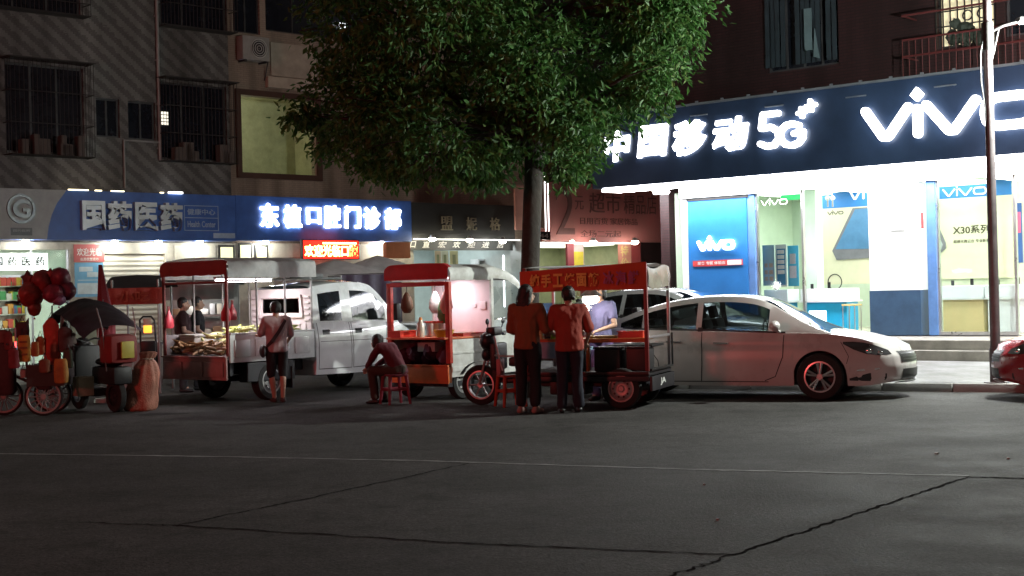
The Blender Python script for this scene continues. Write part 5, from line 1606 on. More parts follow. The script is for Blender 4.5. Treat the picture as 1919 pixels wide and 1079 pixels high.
for a in ((-.3, -.28, -.33, .33), (.58, .6, -.33, .33), (-.28, .58, -.33, -.31), (-.28, .58, .31, .33)): x.box(*a, .03, .24)
x.build('body', cr_, 0)
fb = thing('foam_box', 'white foam box standing on the truck tray before the two dark dressed men', 'box', on_truck(.5, .5, .731), TZ)
x = MB(mat('foam_white', (.42, .41, .39), .8)); x.box(-.25, .25, -.18, .18, 0, .27, .02); x.build('body', fb); x = MB(mat('foam_white', (.75, .75, .72))); x.box(-.26, .26, -.19, .19, .272, .31, .015); x.build('lid', fb)
def plastic_bag(lab, pos, c, s=.2):
    o = thing('plastic_bag', lab, 'bag', pos, TZ, 'plastic bags hung on the truck frame')
    x = MB(mat('bag_%d' % int(c[0] * 100), c, .35, bump=.4, bs=12))
    x.rings([[(math.cos(k * .5236) * a * s, math.sin(k * .5236) * b * s, -zz * s) for k in range(12)] for zz, a, b in ((0, .12, .06), (.3, .22, .14), (.8, .5, .28), (1.4, .55, .3), (1.6, .45, .2))]); x.build('pouch', o, 60)
    x = MB(MATS['bag_%d' % int(c[0] * 100)]); x.tube([(-.05 * s, 0, 0), (-.1 * s, 0, .4 * s), (.1 * s, 0, .4 * s), (.05 * s, 0, 0)], .008, 5); x.build('handle', o)
plastic_bag('red plastic bag hung on the near rear post of the truck', on_truck(.03, -.66, 1.52), (.6, .04, .06), .17)
plastic_bag('red plastic bag hung behind the near post inside the truck', on_truck(.2, -.62, 1.5), (.52, .03, .05), .15)
plastic_bag('red plastic bag hung on the far rear post of the truck', on_truck(.02, .64, 1.42), (.62, .05, .08), .17)
plastic_bag('pale clear plastic bag hung near the middle of the truck tray', on_truck(.5, -.1, 1.45), (.5, .52, .5), .13)

# ---------------------------------------------------------------- white covered tricycle with red rear frame
VZ = R(52)
vl = place_by(845, 21.3, 0, -.59, VZ)
van = thing('tricycle_stall', 'white covered food tricycle with a bright red rear frame and lit inside', 'tricycle', vl, VZ)
WS = mat('sheet_white', (.66, .68, .66), .45, var=.25, vs_=4, dirt=(.40, .39, .36))
REDF = mat('frame_bright_red', (.60, .06, .035), .5, var=.3, vs_=7, dirt=(.28, .03, .02))
x = MB(WS); x.box(.03, 1.05, -.60, -.57, .34, .90, .008); x.box(.03, 1.05, -.615, -.60, .42, .5, .006); x.box(.03, 1.05, -.615, -.60, .68, .72, .006); x.build('side_panel', van)
x = MB(WS); x.box(.03, 1.05, .57, .60, .34, .90, .008); x.build('side_panel', van)
x = MB(DARK_METAL); x.box(.0, 1.9, -.5, .5, .28, .33); x.box(.0, .5, -.55, .55, .2, .28); x.build('chassis', van, 0)
x = MB(mat('partition_pinkwhite', (.68, .58, .60), .5, var=.06)); x.box(1.0, 1.03, -.57, .57, .34, 1.84); x.build('partition', van, 0)
x = MB(mat('partition_pinkwhite', (.68, .58, .60))); x.box(.98, 1.0, -.5, -.38, 1.33, 1.45, .004); x.box(.985, 1.0, -.3, -.25, 1.36, 1.42, .004); x.build('switch_box', van)
x = MB(WS)
for sd in (-1, 1):
    x.box(.99, 1.05, sd * .585 - .02, sd * .585 + .02, .90, 1.84, .005); x.box(.03, .98, sd * .585 - .02, sd * .585 + .02, 1.78, 1.84, .005)
x.build('side_frame', van)
rows = []
x = MB(WS)
for k in range(21):
    xx = .02 + 1.13 * k / 20
    rows.append([(xx, -.61, 1.80), (xx, -.62, 1.88), (xx, -.58, 1.97), (xx, -.4, 2.02), (xx, 0, 2.035), (xx, .4, 2.02), (xx, .58, 1.97), (xx, .62, 1.88), (xx, .61, 1.8)])
for xx, dz in ((1.4, .03), (1.62, .12), (1.78, .24)):
    rows.append([(xx, -.60, 1.80 - dz), (xx, -.61, 1.87 - dz), (xx, -.57, 1.95 - dz), (xx, -.4, 2.0 - dz), (xx, 0, 2.02 - dz), (xx, .4, 2.0 - dz), (xx, .57, 1.95 - dz), (xx, .61, 1.87 - dz), (xx, .60, 1.80 - dz)])
x.grid(rows); x.build('roof', van, 50)
# cab
x = MB(WS)
for sd in (-1, 1):
    x.prism([(1.05, .34), (1.9, .34), (2.05, .6), (1.98, .95), (1.05, .95)], sd * .57 - .015, sd * .57 + .015)
x.box(1.96, 2.0, -.55, .55, .4, .95, .01); x.build('cab_body', van, 0)
x = MB(GREY_METAL)
for sd in (-1, 1): x.tube([(1.98, sd * .55, .95), (1.85, sd * .55, 1.5), (1.7, sd * .56, 1.72)], .022, 7)
x.build('cab_pillar', van)
x = MB(SHOPGLASS); x.quad([(1.98, -.53, .96), (1.98, .53, .96), (1.74, .53, 1.68), (1.74, -.53, 1.68)]); x.build('windscreen', van, 0)
x = MB(mat('car_seat', (.05, .045, .042))); x.box(1.15, 1.5, -.45, .45, .6, .72, .04); x.box(1.1, 1.2, -.45, .45, .72, 1.2, .04); x.build('seat', van)
# red rear frame, arch and counter
x = MB(REDF)
for sd in (-1, 1): x.box(-.035, .03, sd * .585 - .045, sd * .585 + .045, .55, 1.76, .012)
build_parts(x, 'rear_post', van)
rows = []
x = MB(mat('arch_red', (.58, .04, .05), .5, var=.2))
for k in range(21):
    y = -.64 + 1.28 * k / 20; e = abs(y) / .64; zt = 2.045 - .055 * max(0, (e - .8) / .2) ** 2 - .015 * e
    rows.append([(-.06, y, 1.80), (-.065, y, 1.83), (-.06, y, 1.95), (-.045, y, zt), (.02, y, zt + .005)])
x.grid(rows); x.box(-.045, -.02, -.54, .54, 1.70, 1.765, .006); x.build('rear_arch', van, 60)
x = MB(mat('orange_panel', (.62, .14, .03), .5, var=.15)); x.box(-.06, -.03, -.6, .6, .25, .53, .006); x.box(-.07, -.06, -.6, .6, .505, .53, .003); x.build('rear_panel', van)
x = MB(mat('counter_orange', (.66, .15, .05), .45)); x.box(-.12, 1.0, -.60, .57, .905, .935, .006); x.build('counter', van)
x = MB(mat('dark_purple_cloth', (.10, .03, .06), .85, bump=.4, bs=8))
for k in range(7): x.ell((.15 + .1 * (k % 2), -.45 + k * .15, .62 + .05 * (k % 3)), (.2, .12, .14), 12, 8, amp=.35, seed=k)
x.build('stored_bags', van)
x = MB(mat('foam_white', (.75, .75, .72))); x.box(.0, .4, -.30, .05, .72, .86, .015); x.build('stored_box', van)
for sd in (-1, 1): wheel(van, (.35, sd * .50, .26), .26, .12, sd, MATS['steel_rim'], 'steel')
wheel(van, (1.85, 0, .25), .25, .1, -1, MATS['steel_rim'], 'steel')
x = MB(WS); rows = [[(.35 + math.cos(R(a)) * .33, y, .26 + math.sin(R(a)) * .33) for a in range(0, 181, 15)] for y in (-.60, -.42)]; x.grid(rows); x.build('mudguard', van)
Vm = Matrix.Translation(vl) @ Matrix.Rotation(VZ, 4, 'Z')
def on_van(a, b_, c): return Vm @ Vector((a, b_, c))
vlmp = thing('stall_lamp', 'small white lamp hung under the roof of the red framed tricycle', 'lamp', on_van(.55, 0, 1.83), VZ)
x = MB(mat('tube_white', (1, 1, 1))); x.box(-.3, .3, -.03, .03, -.02, .0); x.build('tube', vlmp, 0); x = MB(WHITE_PAINT); x.box(-.32, .32, -.035, .035, .002, .03); x.build('batten', vlmp, 0)
lamp('tube_light', 'AREA', (0, 0, -.035), 9, (1, .9, .95), .5, parent=vlmp, shape='RECTANGLE', size_y=.06)
def bowl(name, lab, pos, c, r=.14, h=.09, rz=0, group=None, sq=False):
    o = thing(name, lab, 'bowl' if not sq else 'tray', pos, rz, group)
    x = MB(mat('plastic_%d_%d_%d' % tuple(int(k * 100) for k in c), c, .35))
    if sq:
        x.box(-r, r, -r * .6, r * .6, 0, .01)
        for a in ((-r, -r + .012, -r * .6, r * .6), (r - .012, r, -r * .6, r * .6), (-r + .012, r - .012, -r * .6, -r * .6 + .012), (-r + .012, r - .012, r * .6 - .012, r * .6)): x.box(*a, .01, h)
        x.box(-r - .015, r + .015, -r * .6 - .015, -r * .6, h - .012, h); x.box(-r - .015, r + .015, r * .6, r * .6 + .015, h - .012, h)
    else: x.lathe([(.01, .004), (r * .7, .004), (r, h), (r * 1.06, h), (r * .98, h - .005), (r * .68, .012), (.01, .012)], (0, 0, 0), 'Z', 24)
    x.build('shell', o)
    x = MB(mat('food_brown', (.32, .2, .09), .6, var=.5, vs_=14))
    for k in range(7): x.ell((random.uniform(-.6, .6) * r, random.uniform(-.35, .35) * r, h * .7), (r * .3, r * .25, h * .4), 8, 6, amp=.3, seed=k)
    x.build('food', o)
    return o
bowl('plastic_bowl', 'yellow bowl of food on the counter of the red framed tricycle', on_van(.1, -.40, .936), (.62, .56, .05), .16, .11)
bowl('plastic_tray', 'red plastic tray at the left of the red framed tricycle counter', on_van(.05, .38, .936), (.62, .05, .03), .18, .10, VZ, None, True)
bowl('plastic_tray', 'flat red tray along the side counter of the white tricycle', on_van(.62, -.40, .936), (.6, .06, .05), .26, .05, VZ, None, True)
def bottle(lab, pos, c, h=.24, r=.035, group='sauce bottles on the stalls', cap=(.7, .05, .03)):
    o = thing('sauce_bottle', lab, 'bottle', pos, 0, group)
    x = MB(mat('bottle_%d_%d_%d' % tuple(int(k * 100) for k in c), c, .2)); x.lathe([(.001, 0), (r, 0), (r, h * .62), (r * .45, h * .8), (r * .4, h * .86)], (0, 0, 0), 'Z', 14); x.build('body', o)
    x = MB(mat('cap_%d_%d' % (int(cap[0] * 100), int(cap[1] * 100)), cap, .4)); x.cyl((0, 0, h * .86), (0, 0, h), r * .5, r * .28, 12); x.build('cap', o)
bottle('orange capped white bottle on the red framed tricycle counter', on_van(.12, .08, .936), (.62, .6, .5), .3, .06, cap=(.7, .25, .03))
bottle('slim brown bottle standing behind the yellow bowl', on_van(.45, -.2, .936), (.2, .08, .03), .28, .035)
pot = thing('cooking_pot', 'steel cooking pot with red rim inside the red framed tricycle', 'pot', on_van(.5, .1, .936), 0)
x = MB(ALU); x.lathe([(.01, 0), (.15, 0), (.16, .2), (.15, .2), (.14, .01), (.01, .01)], (0, 0, 0), 'Z', 24); x.build('body', pot); x = MB(REDF); x.lathe([(.155, .2), (.19, .21), (.19, .23), (.15, .23), (.155, .2)], (0, 0, 0), 'Z', 24); x.build('rim', pot)
for lab, p, c, h in (('dark brown cured strip hung inside the red framed tricycle', (.2, .42, 1.62), (.09, .05, .02), .32), ('clear bag hung in the middle of the red framed tricycle', (.55, .15, 1.62), (.5, .5, .48), .34), ('green bundle hung inside the red framed tricycle', (.5, -.06, 1.55), (.06, .14, .05), .42), ('pinkish bundle hung near the partition of the tricycle', (.4, -.2, 1.64), (.4, .2, .18), .36)):
    o = thing('hanging_bundle', lab, 'bundle', on_van(*p), 0, 'bundles hung in the red framed tricycle')
    x = MB(mat('bundle_%d' % int(c[0] * 100 + c[1] * 1000), c, .7, bump=.3)); x.rings([[(math.cos(k * .63) * a * .1, math.sin(k * .63) * a * .08, -zz * h) for k in range(10)] for zz, a in ((0, .2), (.15, .5), (.4, .85), (.75, 1), (1, .5))]); x.build('bundle_body', o, 60)
    x = MB(BLACK); x.cyl((0, 0, 0), (0, 0, .14), .006, n=5); x.build('cord', o)

# ---------------------------------------------------------------- flat tricycle with the skewer stall
FZ = R(180 - 20)
fl = place_by(1215, 18.9, 0, .62, FZ)
ft = thing('tricycle_stall', 'dark flatbed tricycle stall under an orange banner, its single front wheel at the left', 'tricycle', fl, FZ)
Fm = Matrix.Translation(fl) @ Matrix.Rotation(FZ, 4, 'Z')
def on_flat(a, b_, c): return Fm @ Vector((a, b_, c))
DK = mat('tricycle_dark', (.022, .02, .024), .5, var=.2)
FRED = mat('post_dull_red', (.20, .045, .045), .5, .2)
x = MB(DK); x.box(-.02, 1.75, -.60, .60, .44, .49, .006); x.box(-.02, 1.75, .585, .62, .37, .435, .006); x.box(-.02, 1.75, -.62, -.585, .37, .435, .006); x.box(.1, 1.7, -.3, .3, .28, .43, .02); x.box(.9, 1.4, .1, .5, .18, .4, .03); x.build('bed', ft)
x = MB(mat('rail_dark_red', (.05, .015, .015), .5)); x.box(-.02, 1.75, .60, .635, .46, .495, .004); x.build('bed_rail', ft)
x = MB(DK); x.box(-.06, -.025, -.62, .60, .24, .43, .006); x.build('tail_panel', ft)
x = MB(mat('paint_white_mark', (.62, .62, .6), .6)); Mt = Matrix.Rotation(R(-90), 4, 'Z')
x2 = Matrix(((0, 1, 0, -.0), (-1, 0, 0, 0), (0, 0, 1, 0), (0, 0, 0, 1)))
x.text('JA', -.18, .12, .29, .39, -.0605, .004, .03, M=Matrix(((0, 1, 0, 0), (-1, 0, 0, 0), (0, 0, 1, 0), (0, 0, 0, 1)))); x.build('tail_mark', ft, 0)
x = MB(FRED)
x.box(-.02, .03, .57, .62, .5, 1.92, .006); x.box(1.66, 1.71, .57, .62, .5, 1.9, .006); build_parts(x, 'front_post', ft)
x = MB(mat('post_pale', (.36, .33, .34), .4, .5)); x.box(-.02, .02, -.62, -.58, .5, 1.88, .005); x.box(1.66, 1.70, -.62, -.58, .5, 1.88, .005)
build_parts(x, 'rear_post', ft)
x = MB(MATS['post_pale']); x.box(-.02, .02, -.575, .565, 1.56, 1.59, .004); x.box(-.02, .02, -.575, .565, .93, .96, .004); build_parts(x, 'cross_bar', ft)
x = MB(BLACK); x.box(-.05, 0, -.62, .56, .50, .53, .004); x.box(-.05, -.03, -.64, -.60, .53, .97, .004); x.build('tail_rail', ft)
rows = []
BAN = mat('banner_orange_red', (.62, .085, .025), .6, var=.2, vs_=1.2)
x = MB(BAN)
for k in range(17):
    u = k / 16; xx = -.02 + 1.76 * u
    zt = 1.94 - .085 * u; zb_ = 1.575 - .01 * u + .012 * math.sin(u * 3.1)
    w = .012 * math.sin(u * 11) + .01 * math.sin(u * 27)
    rows.append([(xx, .64 + w * (1 - j_ / 4), zb_ + (zt - zb_) * j_ / 4) for j_ in range(5)])
x.grid(rows); x.build('banner', ft, 60)
x = MB(mat('banner_yellow', (.85, .58, .12), .5)); Mb = Matrix(((-1, 0, 0, 0), (0, -1, 0, 0), (0, 0, 1, 0), (0, 0, 0, 1)))
for i, ch in enumerate('杨记纯手工烤面筋'[1:]):
    if i == 0: continue
    u1 = 1.72 - (i - .2) * .165
    x.text(ch, -u1, -u1 + .14, 1.635, 1.815 - .0, -.668, .006, .035, M=Mb)
x.build('banner_lettering', ft, 0)
x = MB(mat('banner_violet', (.40, .09, .25), .5))
for i, ch in enumerate('冰海鲜'):
    u1 = .56 - i * .17; x.text(ch, -u1, -u1 + .145, 1.64, 1.83, -.668, .006, .03, M=Mb)
x.build('banner_side_lettering', ft, 0)
rows = []; x = MB(mat('clear_sheet', (.22, .17, .15), .2, var=.3))
for k in range(13):
    y = .58 - 1.18 * k / 12; rows.append([(-.03 + .03 * math.sin(k * 1.7), y, 1.60 + .03 * math.sin(k * 2.1)), (-.04 + .02 * math.sin(k * 2.9), y, 1.75), (-.02, y, 1.88 - .03 * math.sin(k * .5))])
x.grid(rows); x.build('tail_sheet', ft, 60)
x = MB(mat('cover_grey', (.4, .4, .4)))
x.grid([[(xx, -.62, 1.89), (xx, 0, 1.93), (xx, .62, 1.90)] for xx in (0, .8, 1.7)]); x.build('canopy', ft, 60)
x = MB(mat('counter_yellow_wood', (.62, .34, .09), .5, var=.15)); x.box(.02, 1.62, .20, .60, .915, .94, .004); x.build('counter', ft)
x = MB(mat('apron_orange', (.55, .12, .03), .5)); x.box(.02, 1.62, .60, .615, .885, .935, .002); x.box(.80, .84, .56, .60, .5, .914, .003); x.build('counter_edge', ft)
x = MB(BLACK); x.box(.05, .7, -.5, .15, .80, .83, .004); x.build('side_shelf', ft)
# front end
x = MB(DK); x.tube([(1.7, 0, .42), (1.95, 0, .36), (2.25, 0, .34), (2.38, 0, .5), (2.42, 0, .8)], .045, 8); x.box(1.78, 2.1, -.2, .2, .55, .68, .04); x.box(1.75, 1.82, -.2, .2, .68, 1.0, .03); x.box(2.28, 2.36, -.16, .16, .36, .85, .02); x.build('front_body', ft)
x = MB(GREY_METAL)
for sd in (-1, 1): x.tube([(2.42, sd * .07, .85), (2.50, sd * .07, .6), (2.58, sd * .07, .29)], .02, 8)
x.build('fork', ft)
x = MB(BLACK); x.tube([(2.36, .34, 1.0), (2.40, .22, 1.02), (2.42, 0, .95), (2.40, -.22, 1.02), (2.36, -.34, 1.0)], .014, 7); x.tube([(2.42, 0, .8), (2.41, 0, .97)], .025)
x.cyl((2.34, .26, .995), (2.36, .40, .99), .02); x.cyl((2.34, -.26, .995), (2.36, -.40, .99), .02); x.build('handlebar', ft)
x = MB(BLACK); x.ell((2.46, 0, .90), (.12, .15, .14), 14, 9); x.box(2.30, 2.44, -.16, .16, .98, 1.10, .03); x.box(2.26, 2.36, -.24, .24, .5, .88, .04); x.ell((2.42, .2, .72), (.07, .06, .09), 12, 8); x.ell((2.42, -.2, .72), (.07, .06, .09), 12, 8); x.build('headlamp_shell', ft)
x = MB(CHROME); x.ell((2.555, 0, .93), (.02, .075, .07), 14, 8); x.build('headlight', ft)
for sd in (-1, 1):
    x = MB(BLACK); x.tube([(2.37, sd * .24, 1.02), (2.35, sd * .3, 1.14)], .008, 6); x.ell((2.35, sd * .31, 1.18), (.02, .06, .045), 12, 7); x.build('mirror', ft)
rows = [[(2.58 + math.cos(R(a)) * .33, y, .29 + math.sin(R(a)) * .33) for a in range(25, 150, 12)] for y in (-.07, 0, .07)]
x = MB(mat('fender_grey', (.3, .3, .31), .3, .3)); x.grid(rows); x.build('mudguard', ft)
wheel(ft, (2.58, 0, .285), .285, .1, 1, mat('spoke_rim', (.55, .5, .5), .35, .5), 'wire', 6, rimr=.72)
for sd in (-1, 1): wheel(ft, (.38, sd * .52, .27), .27, .12, sd, GREY_METAL, 'steel')
x = MB(mat('tag_pinkish', (.5, .2, .22), .5)); x.box(2.18, 2.24, .12, .3, .44, .66, .01); x.build('hanging_tag', ft)
x = MB(ALU); x.tube([(2.4, .16, .72), (2.15, .3, .70), (1.85, .3, .70)], .014, 6); x.tube([(2.26, .28, .98), (2.2, .28, .68), (2.15, .28, .5)], .016, 6); x.build('leg_guard', ft)
# things on the flat stall
bowl('plastic_tray', 'bright red plastic basket on the counter of the skewer stall', on_flat(.25, .40, .941), (.68, .06, .03), .17, .09, FZ, None, True)
bowl('steel_tray', 'shallow yellow tray of skewers on the skewer stall counter', on_flat(.65, .40, .941), (.6, .42, .12), .2, .03, FZ, None, True)
for lab, xx, c, h in (('pale yellow squeeze bottle between the two customers', 1.52, (.62, .58, .28), .22), ('black sauce bottle between the two customers', 1.42, (.02, .02, .02), .24), ('bright green squeeze bottle between the two customers', 1.33, (.25, .5, .04), .22)):
    bottle(lab, on_flat(xx, .48, .941), c, h, .04)
o = thing('towel', 'folded blue and white cloth on the counter edge between the customers', 'cloth', on_flat(1.38, .59, .80), FZ)
x = MB(mat('towel_blue', (.30, .42, .62), .8)); x.box(-.14, .14, .03, .06, -.12, .1, .01); x.build('cloth_sheet', o)
cs = thing('display_case', 'clear acrylic case with food on the left of the skewer stall', 'display case', on_flat(1.35, -.1, .80), FZ)
x = MB(glass_mat('acrylic', (.86, .9, .92))); x.box(-.3, .28, -.3, .15, 0, .62); x.build('glass', cs, 0)
x = MB(mat('case_blue', (.25, .4, .52), .4)); x.box(-.31, .29, -.31, .16, -.05, -.003, .004); x.box(-.31, .29, -.31, .16, .28, .29); x.build('shelf', cs)
x = MB(mat('meat_pink', (.5, .16, .15), .5))
for k in range(6): x.ell((-.2 + k * .08, -.1, .42), (.05, .12, .05), 8, 6, amp=.3, seed=k)
x.build('food', cs)
bl = thing('stall_lamp', 'glaring white shaded bulb hung over the skewer stall', 'lamp', on_flat(1.03, -.3, 1.46), 0)
x = MB(mat('bulb_hot', (1, 1, 1), emit=(1, .95, .85), es=9, var=0)); x.ell((0, 0, 0), (.12, .12, .07), 16, 9); x.build('bulb', bl)
x = MB(WHITE_PAINT); x.lathe([(.03, .12), (.1, .07), (.17, .01)], (0, 0, .03), 'Z', 20); x.build('shade', bl); x = MB(BLACK); x.cyl((0, 0, .14), (0, 0, .46), .006, n=5); x.build('cord', bl)
lamp('bulb_light', 'POINT', (0, 0, -.12), 9, (1, .93, .8), .08, parent=bl)
for lab, a, b_, s in (('black box stored under the skewer stall counter', .6, .2, .36), ('dark bucket like box near the tail of the skewer stall', .22, .1, .28), ('black box behind the customers under the stall counter', 1.1, .25, .34)):
    o = thing('storage_box', lab, 'box', on_flat(a, b_, .491), FZ, 'boxes under the skewer stall')
    x = MB(mat('box_black', (.03, .028, .03), .5)); x.box(-s / 2, s / 2, -.18, .25, 0, .3, .02); x.build('body', o); x = MB(DK); x.box(-s / 2 - .01, s / 2 + .01, -.19, .26, .302, .325, .008); x.build('lid', o)
def stool(lab, pos, rz, c):
    o = thing('plastic_stool', lab, 'stool', pos, rz, 'plastic stools by the stalls')
    mm = mat('stool_%d_%d' % (int(c[0] * 100), int(c[1] * 100)), c, .4)
    x = MB(mm); x.box(-.15, .15, -.15, .15, .41, .44, .012); x.build('seat', o)
    for a in (-1, 1):
        for b_ in (-1, 1):
            x = MB(mm); x.cyl((a * .165, b_ * .165, 0), (a * .125, b_ * .125, .41), .022, .03, 8); x.build('leg', o)
    x = MB(mm)
    for a in (-1, 1): x.box(-.13, .13, a * .145 - .01, a * .145 + .01, .2, .24); x.box(a * .145 - .01, a * .145 + .01, -.13, .13, .2, .24)
    x.build('stretcher', o)
    return o
stool('orange red plastic stool beneath the skewer stall beside the front wheel', (gx(957, 20.0, 0), 20.0, 0), .4, (.45, .06, .02))
SEATP = Vector((gx(741, 20.9, 0), 20.9, 0))
stool('pinkish red plastic stool under the sitting person by the red framed tricycle', SEATP, .5, (.22, .03, .05))
# ================================================================ PEOPLE
SKIN = mat('skin', (.46, .28, .20), .55, var=.08)
HAIR = mat('hair_black', (.012, .010, .010), .45, bump=.5, bs=60)
class Blob:
    def __init__(s): s.bm = bmesh.new()
    def hull(s, balls, nu=12, nv=8):
        vs = []
        for c, r in balls:
            r = (r, r, r) if isinstance(r, (int, float)) else r
            for j in range(nv + 1):
                t = math.pi * j / nv
                for i in range(nu if 0 < j < nv else 1):
                    a = 2 * math.pi * i / nu
                    vs.append(s.bm.verts.new(Vector(c) + Vector((r[0] * math.sin(t) * math.cos(a), r[1] * math.sin(t) * math.sin(a), r[2] * math.cos(t)))))
        res = bmesh.ops.convex_hull(s.bm, input=vs)
        bad = [g for g in res['geom_interior'] + res['geom_unused'] if isinstance(g, bmesh.types.BMVert)]
        bmesh.ops.delete(s.bm, geom=list(set(bad)), context='VERTS')
        return s
    def build(s, name, parent, m_, vox=.010, smooth=3, wrinkle=0.0, ws=9.0, cut=None, seed=0.0):
        me = bpy.data.meshes.new(name); s.bm.to_mesh(me); s.bm.free()
        o = bpy.data.objects.new(name, me); col.objects.link(o)
        md = o.modifiers.new('remesh', 'REMESH'); md.mode = 'VOXEL'; md.voxel_size = vox
        if smooth: sm = o.modifiers.new('smooth', 'SMOOTH'); sm.iterations = smooth; sm.factor = .5
        dg = bpy.context.evaluated_depsgraph_get()
        m2 = bpy.data.meshes.new_from_object(o.evaluated_get(dg), depsgraph=dg)
        o.modifiers.clear(); o.data = m2; bpy.data.meshes.remove(me); m2.name = name
        if wrinkle:
            for v in m2.vertices:
                p = Vector((v.co.x * ws, v.co.y * ws, v.co.z * ws * .55 + seed))
                v.co += v.normal * wrinkle * (noise.noise(p) + .6 * noise.noise(p * 2.3))
        if cut:
            b = bmesh.new(); b.from_mesh(m2)
            for co, no in cut: bmesh.ops.bisect_plane(b, geom=b.verts[:] + b.edges[:] + b.faces[:], plane_co=co, plane_no=no, clear_outer=True)
            b.to_mesh(m2); b.free()
        m2.materials.clear(); m2.materials.append(m_)
        for p in m2.polygons: p.use_smooth = True
        o.parent = parent
        return o
DEF = dict(pel=(0, 0, .88), wai=(0, -.005, 1.02), che=(0, 0, 1.22), nek=(0, -.01, 1.37), hed=(0, .02, 1.52), sL=(-.175, 0, 1.335), sR=(.175, 0, 1.335),
           eL=(-.225, -.02, 1.06), eR=(.225, -.02, 1.06), wL=(-.23, .06, .83), wR=(.23, .06, .83), hL=(-.085, 0, .86), hR=(.085, 0, .86), kL=(-.095, .015, .47), kR=(.095, .015, .47),
           aL=(-.10, -.02, .085), aR=(.10, -.02, .085), tL=(-.115, .12, .03), tR=(.115, .12, .03))
def cloth(name, c): return mat(name, c, .85, bump=.25, bs=70, var=.12)
def person(label, loc, rz, h, top, bottom, sleeve='long', legs='trousers', hair='short', pose=None, face=0.0, shoe=BLACK, group=None, bulk=1.0, extra=None, hem=.84, waist=1.0):
    t = thing('person', label, 'person', loc, rz, group)
    k = h / 1.65
    J = {a: Vector(b) for a, b in {**DEF, **(pose or {})}.items()}
    J = {a: b * k for a, b in J.items()}
    g = lambda r: tuple(x * k for x in r) if isinstance(r, tuple) else r * k
    B = Blob()
    H = J['hed']; fr = Matrix.Rotation(face, 3, 'Z')
    def hp(x, y, z): return H + fr @ Vector((x, y, z)) * k
    B.hull([(hp(0, -.012, .025), g((.076, .092, .085))), (hp(0, .018, -.055), g((.056, .066, .062)))])
    B.hull([(hp(0, .05, -.085), g(.028)), (hp(0, .0, -.06), g(.045))])                     # jaw
    B.hull([(hp(0, .086, -.008), g(.010)), (hp(0, .104, -.034), g(.013)), (hp(0, .085, -.04), g(.016))])     # nose
    B.hull([(hp(-.018, .084, -.066), g(.009)), (hp(.018, .084, -.066), g(.009))])       # mouth
    for s in (-1, 1):
        B.hull([(hp(s * .078, -.005, .0), g((.010, .022, .032))), (hp(s * .072, -.0, -.02), g((.010, .015, .018)))])
        B.hull([(hp(s * .031, .074, .018), g((.022, .014, .008)))])                     # brow
    B.hull([(J['nek'] + Vector((0, 0, -.03)) * k, g(.055)), (hp(0, -.012, -.06), g(.050))])
    B.hull([(J['nek'] + Vector((0, 0, -.05)) * k, g((.07, .06, .04))), (J['sL'], g(.05)), (J['sR'], g(.05)), (J['che'], g((.135, .10, .12)))])
    B.hull([(J['che'], g((.135, .10, .12))), (J['wai'], g((.12, .095, .10)))]); B.hull([(J['wai'], g((.12, .095, .1))), (J['pel'], g((.145, .105, .1)))])
    for s in 'LR':
        sg = -1 if s == 'L' else 1
        B.hull([(J['s' + s], g(.05)), (J['e' + s], g(.037))]); B.hull([(J['e' + s], g(.037)), (J['w' + s], g(.024))])
        B.hull([(J['h' + s], g(.082)), (J['k' + s], g(.052))]); B.hull([(J['k' + s], g(.05)), (J['k' + s].lerp(J['a' + s], .35) + Vector((0, -.015 * k, 0)), g(.048)), (J['a' + s], g(.034))])
        B.hull([(J['a' + s] + Vector((0, -.03, -.035)) * k, g(.034)), (J['t' + s], g((.040, .035, .022)))]); B.hull([(J['a' + s], g(.034)), (J['a' + s].lerp(J['t' + s], .5), g(.032))])
        # hand: palm, four bent fingers of unequal length, thumb from the side of the palm
        w = J['w' + s]; d = (w - J['e' + s]).normalized(); sd = d.cross(Vector((0, 0, 1)) if abs(d.z) < .8 else Vector((0, 1, 0))).normalized(); up = sd.cross(d)
        pc = w + d * .05 * k
        B.hull([(w, g(.022)), (pc + sd * .022 * k + d * .02 * k, g((.014))), (pc - sd * .022 * k + d * .02 * k, g(.014))])
        for i, (o_, ln) in enumerate(((-.030, .058), (-.010, .068), (.011, .064), (.030, .048))):
            a = pc + d * .03 * k + sd * o_ * k; m1 = a + d * ln * .55 * k - up * .008 * k; e = m1 + (d * .6 - up * .8).normalized() * ln * .5 * k
            B.hull([(a, g(.0095)), (m1, g(.009))], 8, 6); B.hull([(m1, g(.009)), (e, g(.0075))], 8, 6)
        a = w + d * .03 * k + sd * sg * .018 * k; B.hull([(a, g(.013)), (a + (d * .7 + sd * sg * .8).normalized() * .035 * k, g(.0115))], 8, 6)
        B.hull([(a + (d * .7 + sd * sg * .8).normalized() * .035 * k, g(.011)), (a + (d * .9 + sd * sg * .5).normalized() * .065 * k, g(.009))], 8, 6)
    B.build('person_body', t, SKIN, .0085, 2)
    # upper garment
    b = bulk; C = Blob()
    C.hull([(J['nek'] + Vector((0, -.01, -.055)) * k, g((.085, .075, .035))), (J['sL'], g(.068 * b)), (J['sR'], g(.068 * b)), (J['che'], g((.165 * b, .125 * b, .13)))])
    C.hull([(J['che'], g((.165 * b, .125 * b, .13))), (J['wai'], g((.158 * b, .125 * b, .11)))])
    hemv = J['pel'] + Vector((0, 0, hem - .88)) * k
    C.hull([(J['wai'], g((.158 * b, .125 * b, .1))), (hemv, g((.172 * b, .135 * b, .05)))])
